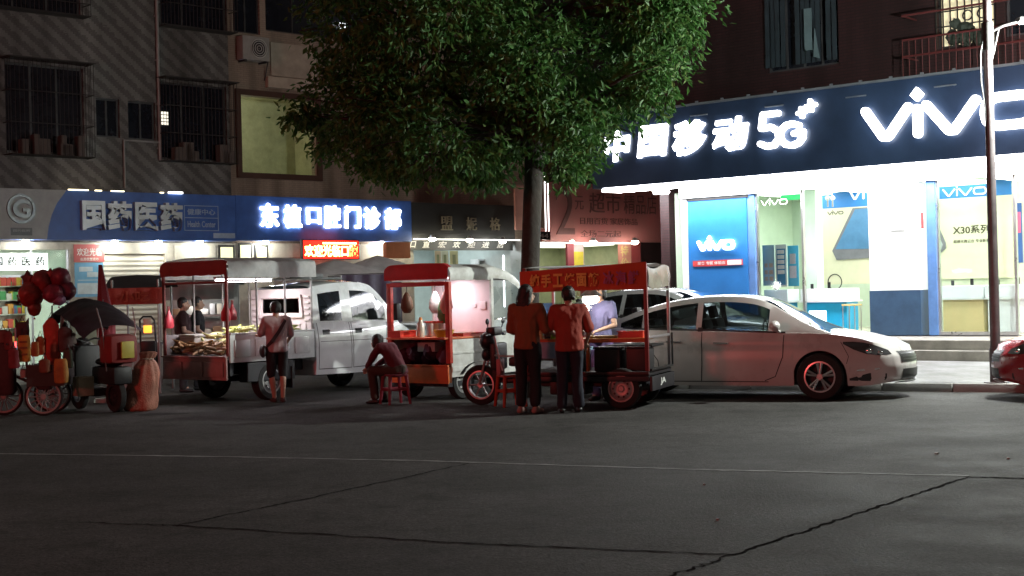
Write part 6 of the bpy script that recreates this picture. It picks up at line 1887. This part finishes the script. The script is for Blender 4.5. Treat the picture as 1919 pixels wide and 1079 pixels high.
    for s in 'LR':
        e, w = J['e' + s], J['w' + s]
        if sleeve == 'long':
            C.hull([(J['s' + s], g(.066 * b)), (e, g(.058 * b))]); C.hull([(e, g(.057 * b)), (e.lerp(w, .9), g(.042 * b))])
        elif sleeve == 'half':
            C.hull([(J['s' + s], g(.066 * b)), (J['s' + s].lerp(e, .85), g(.064 * b))])
        elif sleeve == 'short':
            C.hull([(J['s' + s], g(.066 * b)), (J['s' + s].lerp(e, .55), g(.062 * b))])
    C.build('top', t, top, .012, 3, .012 * k, 10, [((hemv - Vector((0, 0, .02))), (0, 0, -1))], rnd.random() * 9)
    D = Blob()
    D.hull([(J['pel'] + Vector((0, 0, .06)) * k, g((.150 * b, .118 * b, .06))), (J['hL'], g(.10)), (J['hR'], g(.10)), (J['pel'], g((.165 * b, .125 * b, .09)))])
    if legs == 'skirt':
        D.hull([(J['pel'], g((.165 * b, .125 * b, .09))), (J['kL'] + Vector((-.03, 0, -.2)) * k, g(.10)), (J['kR'] + Vector((.03, 0, -.2)) * k, g(.10))])
        cut = [((J['kL'] + Vector((0, 0, -.26)) * k), (0, 0, -1))]
    else:
        cut = None
        for s in 'LR':
            f = dict(trousers=.93, shorts=.04, cropped=.84)[legs]
            D.hull([(J['h' + s], g(.103)), (J['k' + s], g(.075))])
            kk = J['k' + s]; D.hull([(kk, g(.075)), (kk.lerp(J['a' + s], f), g(.072 if legs == 'trousers' else .07))])
    D.build(legs, t, bottom, .012, 3, .011 * k, 8, cut, rnd.random() * 9)
    for s in 'LR':
        S = Blob(); a, e = J['a' + s], J['t' + s]
        S.hull([(a + Vector((0, -.035, -.045)) * k, g((.042, .042, .034))), (e, g((.048, .045, .027))), (a + Vector((0, .0, -.02)) * k, g(.04))])
        S.build('shoe', t, shoe, .010, 1)
    E_ = Blob()
    if hair in ('short', 'crop'):
        E_.hull([(hp(0, -.022, .042), g((.086, .094, .086))), (hp(0, -.05, -.015), g((.072, .058, .055)))])
        for s in (-1, 1): E_.hull([(hp(s * .07, -.03, .03), g((.022, .05, .05))), (hp(s * .06, -.06, -.04), g((.02, .035, .03)))])
        cut = [(hp(0, .052, .02), fr @ Vector((0, 1, -.55)))]
    elif hair == 'long':
        E_.hull([(hp(0, -.02, .045), g((.092, .098, .088))), (hp(0, -.06, -.04), g((.086, .06, .06)))])
        E_.hull([(hp(0, -.06, -.03), g((.088, .06, .06))), (hp(0, -.085, -.18), g((.09, .045, .05)))])
        for s in (-1, 1): E_.hull([(hp(s * .075, .0, .02), g((.022, .045, .06))), (hp(s * .08, -.03, -.12), g((.025, .04, .05)))])
        cut = [(hp(0, .068, .02), fr @ Vector((0, 1, -.45)))]
    else:                                                                 # bob
        E_.hull([(hp(0, -.022, .042), g((.094, .10, .088))), (hp(0, -.05, -.06), g((.088, .06, .05)))])
        for s in (-1, 1): E_.hull([(hp(s * .076, -.01, .02), g((.022, .05, .06))), (hp(s * .076, -.015, -.06), g((.022, .045, .03)))])
        cut = [(hp(0, .058, .02), fr @ Vector((0, 1, -.5)))]
    E_.build('hair', t, HAIR, .010, 2, .007 * k, 26, cut, rnd.random() * 9)
    if extra: extra(t, k, J)
    return t

# two customers at the skewer stall, seen from behind
person('long haired woman in an orange brown top and long black trousers at the skewer stall', (gx(991, 18.75, 0), 18.75, 0), R(-22), 1.69,
       cloth('orange_brown_knit', (.26, .085, .035)), cloth('black_trousers', (.012, .012, .015)), 'long', 'cropped', 'long',
       dict(eR=(.24, .03, 1.07), wR=(.17, .30, 1.02), eL=(-.225, .02, 1.07), wL=(-.10, .25, 1.00), hed=(.0, .04, 1.515)), R(-38), shoe=cloth('sandal_pinkish', (.35, .2, .18)), bulk=1.06)
person('short haired customer in a loose red shirt and dark navy trousers at the skewer stall', (gx(1070, 18.7, 0), 18.7, 0), R(4), 1.655,
       cloth('red_shirt', (.33, .05, .03)), cloth('navy_trousers', (.014, .016, .03)), 'half', 'trousers', 'short',
       dict(eR=(.27, .02, 1.06), wR=(.24, .17, .90), eL=(-.25, .06, 1.08), wL=(-.17, .32, 1.03), aL=(-.12, -.02, .085), aR=(.11, .03, .085), tR=(.13, .17, .03)), R(6), bulk=1.14, hem=.82)
def strap(t, k, J):
    x = MB(mat('bag_strap', (.05, .03, .035), .7))
    a, b_ = J['sR'], J['pel']
    x.grid([[Vector((.11, -.02, 1.40)) * k, Vector((.155, -.02, 1.40)) * k], [Vector((.10, -.115, 1.33)) * k, Vector((.145, -.112, 1.31)) * k], [Vector((.0, -.150, 1.18)) * k, Vector((.04, -.150, 1.14)) * k], [Vector((-.12, -.145, 1.02)) * k, Vector((-.08, -.15, .98)) * k], [Vector((-.185, -.06, .93)) * k, Vector((-.16, -.08, .90)) * k]])
    x.build('shoulder_strap', t)
    x = MB(mat('bag_dark', (.03, .025, .03), .6)); x.ell(Vector((-.22, .02, .84)) * k, (.05, .12, .1), 12, 8); x.build('handbag', t)
person('woman in pale mauve top and black shorts with a bag strap buying at the truck', (gx(521, 21.75, 0), 21.75, 0), R(20), 1.54,
       cloth('mauve_top', (.46, .34, .35)), cloth('black_shorts', (.014, .013, .016)), 'half', 'shorts', 'short',
       dict(eL=(-.25, .04, 1.10), wL=(-.24, .27, 1.10), eR=(.235, .03, 1.07), wR=(.2, .2, .95), aL=(-.05, .02, .085), aR=(.07, -.06, .085), tL=(-.06, .16, .03), tR=(.09, .08, .03)), R(-10), shoe=cloth('slipper_dark', (.08, .05, .05)), bulk=1.08, extra=strap)
person('grey haired man in a dark maroon tee standing behind the white truck', (gx(346, 24.7, 0), 24.7, 0), R(-78), 1.64, cloth('maroon_tee', (.045, .016, .018)), cloth('dark_trousers', (.02, .02, .024)), 'short', 'trousers', 'crop',
       dict(eR=(.24, .02, 1.06), wR=(.16, .24, .98)), 0, group='men behind the truck', bulk=1.12)
person('man in a black shirt standing right of the grey haired man behind the truck', (gx(373, 25.2, 0), 25.2, 0), R(-82), 1.645, cloth('black_tee', (.015, .015, .018)), cloth('dark_trousers', (.02, .02, .024)), 'short', 'trousers', 'crop',
       dict(eR=(.24, .02, 1.06), wR=(.18, .2, .92)), 0, group='men behind the truck', bulk=1.05)
person('vendor in a blue violet shirt behind the skewer stall, face hidden by the banner', (gx(1129, 20.55, 0), 20.55, 0), R(150), 1.68, cloth('violet_shirt', (.16, .155, .30)), cloth('apron_violet', (.16, .11, .26)), 'short', 'trousers', 'bob',
       dict(eL=(-.25, .06, 1.06), wL=(-.12, .28, 1.0), eR=(.25, .06, 1.05), wR=(.14, .3, 1.0)), 0)
person('stooping person in a dark red top sitting on a stool by the red framed tricycle', (SEATP.x + .05, SEATP.y + .02, 0), R(58), 1.52, cloth('dark_red_top', (.10, .012, .022)), cloth('brown_trousers', (.05, .03, .022)), 'long', 'trousers', 'bob',
       dict(pel=(0, -.02, .52), wai=(0, .05, .66), che=(0, .16, .84), nek=(0, .30, .92), hed=(0, .41, .98), sL=(-.17, .24, .90), sR=(.17, .24, .90), eL=(-.2, .36, .72), eR=(.2, .36, .72), wL=(-.12, .52, .58), wR=(.12, .52, .58),
            hL=(-.085, .02, .52), hR=(.085, .02, .52), kL=(-.14, .42, .53), kR=(.14, .42, .53), aL=(-.13, .36, .085), aR=(.13, .36, .085), tL=(-.14, .5, .03), tR=(.14, .5, .03)), 0, hem=.86)

# ================================================================ THE LEFT END: balloons, scooters, awnings
def on(px, py, Y): return at(px, py, Y)
# orange mesh sack
sp = Vector((gx(268, 20.9, 0), 20.9, 0))
sk = thing('mesh_sack', 'tall orange red mesh sack of corn husks standing left of the truck tailgate', 'sack', sp, 0)
SACK = mat('sack_red_orange', (.46, .19, .13), .7, bump=.6, bs=45, var=.3, vs_=5)
rows = []
x = MB(SACK)
for z, a, b_, ox in ((0, .22, .18, -.03), (.04, .255, .21, -.03), (.14, .25, .2, -.02), (.24, .235, .2, -.01), (.34, .23, .19, .0), (.44, .215, .185, .02), (.54, .195, .17, .04), (.62, .165, .15, .055), (.69, .125, .11, .07), (.74, .085, .08, .075), (.78, .11, .08, .09), (.83, .13, .06, .10), (.85, .09, .04, .10), (.852, .02, .02, .10)):
    ring = []
    for k in range(44):
        t = k * 2 * math.pi / 44
        q = 1 + .16 * noise.noise(Vector((math.cos(t) * 1.6, math.sin(t) * 1.6, z * 3.5))) + .07 * math.sin(t * 9 + z * 5 + 2 * noise.noise(Vector((z * 3, t, 2)))) * min(1, z * 1.5) + .08 * noise.noise(Vector((math.cos(t) * 3, math.sin(t) * 3 + 5, z * 14)))
        ring.append((ox + math.cos(t) * a * q, math.sin(t) * b_ * q, z))
    rows.append(ring)
x.rings(rows); x.build('sack_body', sk, 60)
x = MB(mat('sack_tie', (.6, .5, .4), .7)); x.lathe([(.085, .735), (.10, .745), (.085, .755)], (.078, 0, 0), 'Z', 16); x.build('tie', sk)

def balloon(px, py, Y, r, c, lab, sq=1.0, foil=False):
    o = thing('balloon', lab, 'balloon', on(px, py, Y), random.random() * 3, 'balloons on the vendor tricycle')
    mm = mat('balloon_%d_%d_%d' % tuple(int(k * 100) for k in c), [k * .8 for k in c], .42, var=.45, vs_=5, bump=.15, bs=9)
    x = MB(mm)
    if foil:
        pts = [(math.cos(k * math.pi / 5 + .3) * (r if k % 2 == 0 else r * .62), math.sin(k * math.pi / 5 + .3) * (r if k % 2 == 0 else r * .62)) for k in range(10)]
        x.rings([[(p[0] * q, yy, p[1] * q) for p in pts] for yy, q in ((-r * .32, .25), (-r * .28, .7), (-r * .12, .95), (0, 1), (r * .12, .95), (r * .28, .7), (r * .32, .25))])
    else: x.ell((0, 0, 0), (r * random.uniform(.95, 1.2), r, r * sq * random.uniform(.9, 1.1)), 20, 14, amp=.16, seed=px)
    x.build('skin', o)
    x = MB(mm); x.cyl((0, 0, -r * sq * 1.08), (0, 0, -r * sq * 1.08 - .03), .006, .018, 8); x.build('knot', o)
YB = 20.6
bal = [(52, 522, .13, (.22, .03, .02), 'dark red star balloon at the upper left of the bunch', 1, True), (80, 528, .16, (.32, .03, .035), 'dark red round balloon in the middle of the bunch', 1, False), (58, 552, .17, (.42, .045, .03), 'red balloon at the left of the bunch', 1, False),
       (113, 521, .145, (.24, .02, .05), 'dark crimson balloon at the top right of the bunch', 1, False), (124, 545, .14, (.20, .025, .06), 'plum balloon at the right of the bunch', 1, False), (100, 550, .13, (.35, .03, .08), 'crimson pink balloon near the middle of the bunch', 1, False),
       (64, 576, .10, (.30, .04, .02), 'small dark red balloon hanging lowest in the bunch', 1.3, False), (110, 562, .10, (.50, .22, .42), 'lilac balloon showing a pale crescent below the bunch', .8, False), (38, 556, .09, (.30, .05, .03), 'small red star balloon at the far left of the bunch', 1, True), (95, 513, .09, (.28, .03, .03), 'small dark star balloon on top of the bunch', 1, True)]
for b_ in bal: balloon(b_[0], b_[1], YB + random.uniform(-.12, .12), b_[2], b_[3], b_[4], b_[5], b_[6])
# the vendor tricycle
cz = R(6)
cp_ = Vector((gx(62, 20.6, 0), 20.6, 0))
vc = thing('vendor_tricycle', 'cluttered dark vendor tricycle hung with bright bags at the left edge', 'tricycle', cp_, cz)
for xx, yy in ((-.42, .1), (.22, -.3), (.22, .3)): wheel(vc, (xx, yy, .27), .27, .05, -1, GREY_METAL, 'wire', 14, rimr=.88)
x = MB(DARK_METAL); x.tube([(-.42, .1, .27), (-.36, .1, .75), (-.32, .1, 1.02)], .02, 7); x.tube([(-.36, .1, .6), (0, 0, .45), (.22, 0, .32)], .022, 7); x.tube([(.22, -.3, .27), (.22, .3, .27)], .016, 7)
x.tube([(-.30, -.18, 1.02), (-.33, .1, 1.03), (-.30, .38, 1.02)], .014, 7); x.tube([(-.05, 0, .45), (-.08, 0, .85)], .018, 7); x.build('frame', vc)
x = MB(BLACK); x.ell((-.08, 0, .88), (.13, .09, .045), 12, 7); x.build('saddle', vc)
x = MB(mat('basket_dark', (.05, .04, .035), .7)); x.box(.0, .52, -.36, .36, .42, .45); x.box(.0, .02, -.36, .36, .45, .72); x.box(.50, .52, -.36, .36, .45, .72); x.box(.02, .5, -.36, -.34, .45, .72); x.box(.02, .5, .34, .36, .45, .72); x.build('cargo_box', vc)
x = MB(BLACK); x.cyl((.28, .0, .45), (.30, 0, 1.55), .012, n=7); x.build('balloon_mast', vc)
Cm = Matrix.Translation(cp_) @ Matrix.Rotation(cz, 4, 'Z')
def hang(name, lab, px, py0, py1, wpx, Y, c, cat, shape='bag', ears=False, lines=False):
    s = 2700 / Y
    z1, z0 = gz(py0, px, Y), gz(py1, px, Y); w = wpx / s / 2; hgt = z1 - z0
    o = thing(name, lab, cat, (gx(px, Y, z0), Y, z0), R(random.uniform(-12, 12)), 'goods hung on the vendor tricycle')
    mm = mat('%s_%d_%d' % (name, px, py0), c, .65, var=.3, vs_=7, bump=.3, bs=14)
    x = MB(mm)
    if shape == 'bag':
        x.rings([[((1 if math.cos(t) > 0 else -1) * abs(math.cos(t)) ** .6 * w * a, (1 if math.sin(t) > 0 else -1) * abs(math.sin(t)) ** .8 * w * .5 * a, zz * hgt) for t in [k * 2 * math.pi / 20 for k in range(20)]] for zz, a in ((0, .75), (.06, .95), (.4, 1), (.75, .96), (.93, .88), (1, .7))])
    else:
        x.rings([[(math.cos(t) * w * a * (1 + .1 * math.sin(t * 5 + zz * 4)), math.sin(t) * w * .45 * a, zz * hgt) for t in [k * 2 * math.pi / 24 for k in range(24)]] for zz, a in ((0, .8), (.1, 1), (.35, .92), (.6, .85), (.85, .9), (.95, .55), (1, .2))])
    x.build('cloth_body', o, 60)
    if ears:
        x = MB(mm)
        for s_ in (-1, 1): x.cyl((s_ * w * .7, 0, hgt * .9), (s_ * w * .95, 0, hgt * 1.25), w * .3, w * .05, 8)
        x.build('ear', o)
    if lines:
        x = MB(mat('print_brown', (.25, .08, .02), .6))
        for q in (.25, .5, .72): x.box(-w * .6, w * .6, -w * .5 - .012, -w * .5 - .002, hgt * q, hgt * (q + .07))
        x.build('print', o, 0)
    x = MB(BLACK); x.tube([(-w * .4, 0, hgt * .97), (0, 0, hgt + .08), (w * .4, 0, hgt * .97)], .006, 5); x.build('strap', o)
hang('backpack', 'dark backpack with two pointed ears hanging on the vendor tricycle', 42, 603, 632, 26, 20.5, (.07, .02, .025), 'backpack', 'bag', True)
hang('shopping_bag', 'upright yellow printed bag on the vendor tricycle', 46, 628, 678, 24, 20.3, (.58, .27, .04), 'bag', 'bag', False, True)
hang('shopping_bag', 'lower yellow brown bag beside the vendor tricycle wheel', 115, 672, 718, 28, 20.3, (.45, .22, .05), 'bag', 'bag', False, False)
hang('jacket', 'long red jacket hung in the middle of the vendor tricycle', 98, 596, 688, 34, 20.5, (.50, .055, .03), 'jacket', 'coat')
hang('jacket', 'dull orange cloth beside the long red jacket', 76, 630, 665, 18, 20.45, (.42, .13, .04), 'cloth', 'coat')
hang('soft_toy', 'dark plush toy right of the long red jacket', 122, 612, 660, 30, 20.5, (.08, .035, .035), 'toy', 'coat')
hang('soft_toy', 'grey brown plush toy with pale belly above the scooter wheel', 132, 622, 645, 22, 20.6, (.22, .16, .14), 'toy', 'coat')
hang('shopping_bag', 'small pink bag low on the vendor tricycle', 59, 684, 705, 16, 20.3, (.45, .10, .14), 'bag', 'bag', False, True)
hang('shopping_bag', 'dark bag at the far left edge of the photo', 10, 640, 740, 44, 20.6, (.05, .022, .025), 'bag', 'bag')
hang('soft_toy', 'reddish plush toy at the far left edge above the dark bag', 6, 618, 642, 22, 20.5, (.2, .07, .06), 'toy', 'coat')
hang('shopping_bag', 'dark bag low beside the yellow brown bag', 84, 692, 730, 30, 20.35, (.06, .03, .03), 'bag', 'bag')
ws_ = thing('light_stick', 'thin glowing red light stick on the vendor tricycle', 'light stick', on(29, 640, 20.35), 0)
x = MB(mat('stick_pink', (.5, .2, .25), .4)); x.cyl((0, 0, 0), (0, 0, .2), .012, n=8); x.build('handle', ws_); x = MB(mat('stick_red_glow', (1, .1, .1), emit=(1, .08, .08), es=3, var=0)); x.cyl((0, 0, -.08), (0, 0, 0), .013, n=8); x.build('glow_tip', ws_)

for k_, (nm, lab, px, a, b_, w_, c_, ct, shp) in enumerate((
    ('shopping_bag', 'small orange bag tucked under the balloons', 66, 640, 668, 15, (.40, .14, .03), 'bag', 'bag'), ('soft_toy', 'crimson plush toy left of the yellow printed bag', 26, 652, 690, 22, (.22, .03, .04), 'toy', 'coat'),
    ('soft_toy', 'brown plush toy sitting on the cargo box of the vendor tricycle', 84, 672, 698, 24, (.20, .08, .04), 'toy', 'coat'), ('shopping_bag', 'dark green bag below the dark plush toy', 128, 655, 690, 20, (.04, .06, .035), 'bag', 'bag'),
    ('shopping_bag', 'pale plastic bag low beside the front wheel of the vendor tricycle', 44, 690, 708, 12, (.40, .38, .34), 'bag', 'bag'), ('jacket', 'short maroon cloth hanging above the dark bag at the edge', 16, 620, 655, 18, (.16, .03, .03), 'cloth', 'coat'))):
    hang(nm, lab, px, a, b_, w_, 20.15 + .06 * k_, c_, ct, shp)
# electric scooter with a rain canopy
Ys = 21.5
sz = R(180 - 47)
so = Vector((gx(150, Ys, 0), Ys, 0)); d_ = Matrix.Rotation(sz, 3, 'Z') @ Vector((1.25, 0, 0)); so = so - d_
sc_ = thing('electric_scooter', 'black electric scooter under a dark rain canopy with a pale clear front screen', 'scooter', so, sz)
wheel(sc_, (1.25, 0, .235), .235, .09, 1, DARK_METAL, 'wire', 6, rimr=.62); wheel(sc_, (.12, 0, .235), .235, .1, 1, DARK_METAL, 'steel')
SCB = mat('scooter_black', (.02, .02, .022), .5, var=.2)
x = MB(SCB); x.tube([(1.25, .06, .24), (1.16, .06, .6), (1.08, 0, .95)], .03, 8); x.tube([(1.25, -.06, .24), (1.16, -.06, .6)], .03, 8); x.box(.95, 1.12, -.2, .2, .35, .95, .05); x.box(.45, 1.0, -.16, .16, .22, .34, .03); x.box(-.12, .58, -.15, .15, .40, .66, .06); x.build('scooter_body', sc_)
x = MB(BLACK); x.ell((.28, 0, .72), (.36, .15, .07), 14, 8); x.build('saddle', sc_)
x = MB(BLACK); x.tube([(1.0, -.33, 1.02), (1.04, -.15, 1.05), (1.06, 0, 1.0), (1.04, .15, 1.05), (1.0, .33, 1.02)], .014, 7); x.ell((1.13, 0, .98), (.08, .12, .09), 12, 8); x.build('handlebar', sc_)
for sd in (-1, 1): x = MB(BLACK); x.tube([(1.02, sd * .24, 1.05), (1.0, sd * .32, 1.2)], .007, 5); x.ell((1.0, sd * .33, 1.25), (.02, .05, .06), 10, 7); x.build('mirror', sc_)
x = MB(CHROME); x.ell((1.2, 0, .98), (.02, .05, .04), 10, 6); x.build('headlight', sc_)
x = MB(mat('seat_cover_pale', (.45, .47, .44), .6)); x.ell((1.16, .14, .82), (.05, .10, .17), 12, 8); x.ell((1.16, -.14, .82), (.05, .1, .17), 12, 8); x.build('hand_cover', sc_)
x = MB(mat('scooter_box_cream', (.50, .47, .33), .5)); x.box(.42, .62, .18, .42, .24, .52, .015); x.build('side_box', sc_)
x = MB(GREY_METAL)
for sd in (-1, 1): x.tube([(1.12, sd * .22, .8), (1.10, sd * .26, 1.3), (.98, sd * .28, 1.62)], .01, 6); x.tube([(.0, sd * .2, .6), (-.02, sd * .26, 1.2), (.1, sd * .28, 1.5)], .01, 6)
build_parts(x, 'canopy_rod', sc_)
x = MB(mat('canopy_dark', (.045, .035, .05), .35, var=.3))
rows = []
for k in range(19):
    u = k / 18; xx = 1.30 - 1.22 * u
    zc = interp([(0, 1.34), (.08, 1.52), (.2, 1.64), (.45, 1.60), (.75, 1.44), (1, 1.26)], u)
    rows.append([(xx, yy, zc - .20 * (yy / .5) ** 2 * 1.0 + .012 * math.sin(k * 2 + yy * 9)) for yy in [(-.5 + q * .1) for q in range(11)]])
x.grid(rows); x.build('canopy', sc_, 60)
gm = mat('clear_plastic_pale', (.35, .48, .42), .15)
gm2 = glass_mat('clear_screen', (.62, .74, .68), .1)
x = MB(gm2)
x.grid([[(1.30 - .06 * abs(y / .33) ** 2 - .15 * q, y, .92 + .62 * q) for y in [(-.33 + .066 * k) for k in range(11)]] for q in (0, .25, .5, .75, 1)]); x.build('rain_screen', sc_, 60)
x = MB(mat('helmet_dull_red', (.24, .03, .028), .6, bump=.3, bs=10)); x.box(-.22, .18, -.2, .24, .70, 1.12, .10); x.build('delivery_bag', sc_)
x = MB(mat('reflective_yellow', (.55, .5, .08), .5)); x.box(-.27, -.235, -.1, .1, .78, 1.02, .015); x.build('reflective_strip', sc_)
# red canopied kiosk tricycle and other stalls beyond
def stall(lab, px0, px1, ytop, ybase_px, Y0, depth, colr, roof, name='market_stall'):
    x0, x1 = gx(px0, Y0, 1.5), gx(px1, Y0, 1.5); zt = gz(ytop, (px0 + px1) / 2, Y0)
    o = thing(name, lab, 'stall', ((x0 + x1) / 2, Y0, 0), R(4)); w = (x1 - x0) / 2
    x = MB(GREY_METAL)
    for a in (-w + .04, w - .04):
        for b_ in (0.04, depth - .04): x.cyl((a, b_, 0), (a, b_, zt - .08), .02, n=8)
    x.build('post', o)
    x = MB(roof); x.grid([[(a, b_, zt - .22 * abs(b_ / depth * 2 - 1) ** 1.6 + .01 * math.sin(a * 7 + b_ * 3)) for a in [(-w - .08 + (2 * w + .16) * k / 12) for k in range(13)]] for b_ in [depth * q / 10 for q in range(11)]]); x.build('awning', o, 60)
    x = MB(colr); x.grid([[(-w - .06 + (2 * w + .12) * k / 16, -.02 + .015 * math.sin(k * 1.7), z) for k in range(17)] for z in (zt - .50, zt - .35, zt - .22)]); x.build('valance', o, 60)
    x = MB(mat('stall_counter', (.3, .3, .29), .5)); x.box(-w + .07, w - .07, .1, depth - .1, .82, .87, .005); x.box(-w + .07, w - .07, .1, .13, .1, .82); x.build('counter', o, 0)
    return o, w, zt
o, w, zt = stall('dark arched stall with a dull red valance behind the scooter canopy', 206, 300, 515, 0, 24.5, 1.4, mat('valance_dull_red', (.30, .045, .03), .7, bump=.3), mat('awning_black', (.025, .025, .028), .6))
x = MB(mat('awning_letter', (.35, .08, .04), .6)); x.text('小吃', -.25, .25, zt - .46, zt - .27, -.04, .004, .02); x.build('lettering', o, 0)
o, w, zt = stall('grey snack stall with steel shelves behind the white truck', 296, 432, 512, 0, 27.2, 1.6, mat('valance_grey', (.30, .31, .31), .7), mat('awning_grey', (.35, .36, .36), .6))
x = MB(ALU)
for z in (1.25, 1.6, 1.85): x.box(-w + .1, w - .1, .7, 1.3, z, z + .03)
x.build('shelf', o, 0)
x = MB()
rnd2 = random.Random(3)
for z in (.88, 1.29, 1.64):
    u = -w + .15
    while u < w - .3:
        c = rnd2.choice(((.5, .5, .48), (.35, .35, .33), (.6, .58, .5), (.3, .2, .12), (.45, .46, .48))); x.m(mat('goods_s%d' % int(c[0] * 100), c, .5)); q = rnd2.uniform(.1, .25); x.box(u, u + q, .75, 1.1, z, z + rnd2.uniform(.1, .24), .015); u += q + .03
build_parts(x, 'stall_goods', o)
x = MB(mat('stall_back', (.42, .43, .42), .6)); x.box(-w + .05, w - .05, 1.5, 1.53, .1, 2.0); x.build('back_panel', o, 0)
lamp('stall_light', 'POINT', (0, .6, zt - .5), 12, (1, .97, .92), .1, parent=o)
# folded red parasol and amber marker light
pr = thing('folded_parasol', 'folded dark red parasol standing upright before the blue poster', 'parasol', (gx(203, 22.8, 0), 22.8, 0), 0)
x = MB(mat('parasol_red', (.20, .025, .035), .75, bump=.4)); zz = gz(496, 195, 22.8)
x.rings([[(ox + math.cos(k * .52) * r * (1 + .18 * (k % 2)), math.sin(k * .52) * r * (1 + .18 * (k % 2)), z) for k in range(12)] for z, r, ox in ((.75, .05, .0), (.85, .12, .0), (1.3, .13, -.01), (1.7, .075, -.04), (zz, .025, -.075))]); x.build('cloth_body', pr, 60)
x = MB(GREY_METAL); x.cyl((0, 0, 0), (-.01, 0, 1.0), .018); x.cyl((0, 0, 0), (0, 0, .06), .22, .2, 18); x.build('pole', pr)
am = thing('marker_light', 'glowing amber marker light on a black hoop beside the truck corner', 'light', (gx(281, 22.9, 0), 22.9, 0), 0)
x = MB(BLACK); zt = gz(593, 280, 22.9); x.tube([(-.12, 0, .7), (-.13, 0, zt - .05), (-.08, 0, zt), (.05, 0, zt), (.10, 0, zt - .06), (.13, 0, .7), (.13, 0, 0)], .016, 7); x.box(-.12, .12, -.05, .05, .55, .95, .03); x.build('hoop', am)
x = MB(mat('amber_glow', (1, .4, .05), emit=(1, .28, .03), es=2.2, var=0)); x.box(-.07, .06, -.03, .0, zt - .26, zt - .14, .01); x.build('amber_lens', am); x = MB(mat('lens_pale', (.7, .62, .5), .3)); x.box(-.07, .06, -.028, .0, zt - .13, zt - .03, .01); x.build('clear_lens', am)
# grey market parasols and the violet tarpaulin between the stalls
def tent(lab, px, ypk, yed, hw, Y, m_, group='grey square parasols'):
    c = Vector((gx(px, Y, 2), Y, 0)); hw *= .82; zt, ze = gz(ypk, px, Y), gz(yed, px, Y)
    o = thing('market_parasol', lab, 'parasol', c, R(30), group)
    x = MB(m_)
    q = [(-hw, -hw), (hw, -hw), (hw, hw), (-hw, hw)]
    for a, b_ in zip(q, q[1:] + q[:1]):
        rows = []
        for k in range(7):
            u = k / 6; s = 1 - u; z = ze + (zt - ze) * (u ** .85)
            rows.append([(a[0] * s + (b_[0] - a[0]) * s * t / 6, a[1] * s + (b_[1] - a[1]) * s * t / 6, z - .05 * math.sin(t / 6 * math.pi) * s) for t in range(7)])
        x.grid(rows)
        x.grid([[(a[0] + (b_[0] - a[0]) * t / 8, a[1] + (b_[1] - a[1]) * t / 8, z - .05 * math.sin(t / 8 * math.pi)) for t in range(9)] for z in (ze - .14, ze)])
    bmesh.ops.remove_doubles(x.bm, verts=x.bm.verts, dist=.002)
    x.build('parasol_cloth', o, 60)
    x = MB(GREY_METAL); x.cyl((0, 0, 0), (0, 0, zt), .025, n=10); x.cyl((0, 0, 0), (0, 0, .08), .28, .25, 18); x.build('pole', o)
TENT = mat('parasol_grey', (.46, .45, .44), .7, var=.2)
tent('pinkish grey square parasol below the red ticker', 628, 486, 520, 1.35, 34, TENT)
tent('grey square parasol below the orange box sign', 708, 478, 512, 1.15, 36.5, TENT)
tp_ = thing('tarpaulin_booth', 'dark violet tarpaulin booth between the white truck and the red framed tricycle', 'booth', (gx(693, 31, 0), 31, 0), R(20))
x = MB(mat('tarp_violet', (.06, .045, .09), .55, bump=.5, bs=5, var=.3)); zt = gz(514, 693, 31)
for a in (((-.6, 0), (.75, 0)), ((-.6, 1.2), (-.6, 0)), ((.75, 0), (.75, 1.2))):
    x.grid([[(a[0][0] + (a[1][0] - a[0][0]) * k / 16 , a[0][1] + (a[1][1] - a[0][1]) * k / 16 + .03 * math.sin(k * 1.4), z) for k in range(17)] for z in (0, .7, 1.4, zt)])
x.grid([[(u, v, zt + .02) for u in (-.62, .1, .77)] for v in (-.02, .6, 1.2)]); x.build('tarpaulin', tp_, 60)
x = MB(GREY_METAL)
for a, b_ in ((-.58, .02), (.73, .02), (-.58, 1.18), (.73, 1.18)): x.cyl((a, b_, 0), (a, b_, zt), .02, n=8)
x.build('frame', tp_)
# litter on the road
lit = [(1755, 851), (1890, 860), (1345, 975), (1320, 909)]
for i, (px, py) in enumerate(lit):
    p = gnd(px, py, .004)
    o = MB(mat('litter_pale', (.4, .4, .38), .7)); s = random.uniform(.012, .025)
    o.rings([[(math.cos(k * 1.05) * s * random.uniform(.6, 1.2), math.sin(k * 1.05) * s * random.uniform(.5, 1), z) for k in range(6)] for z in (0, .008, .014)])
    o = o.build('paper_scrap', None, 60, p); tag(o, 'tiny pale paper scrap lying on the dark road', 'litter', 'scraps on the road')
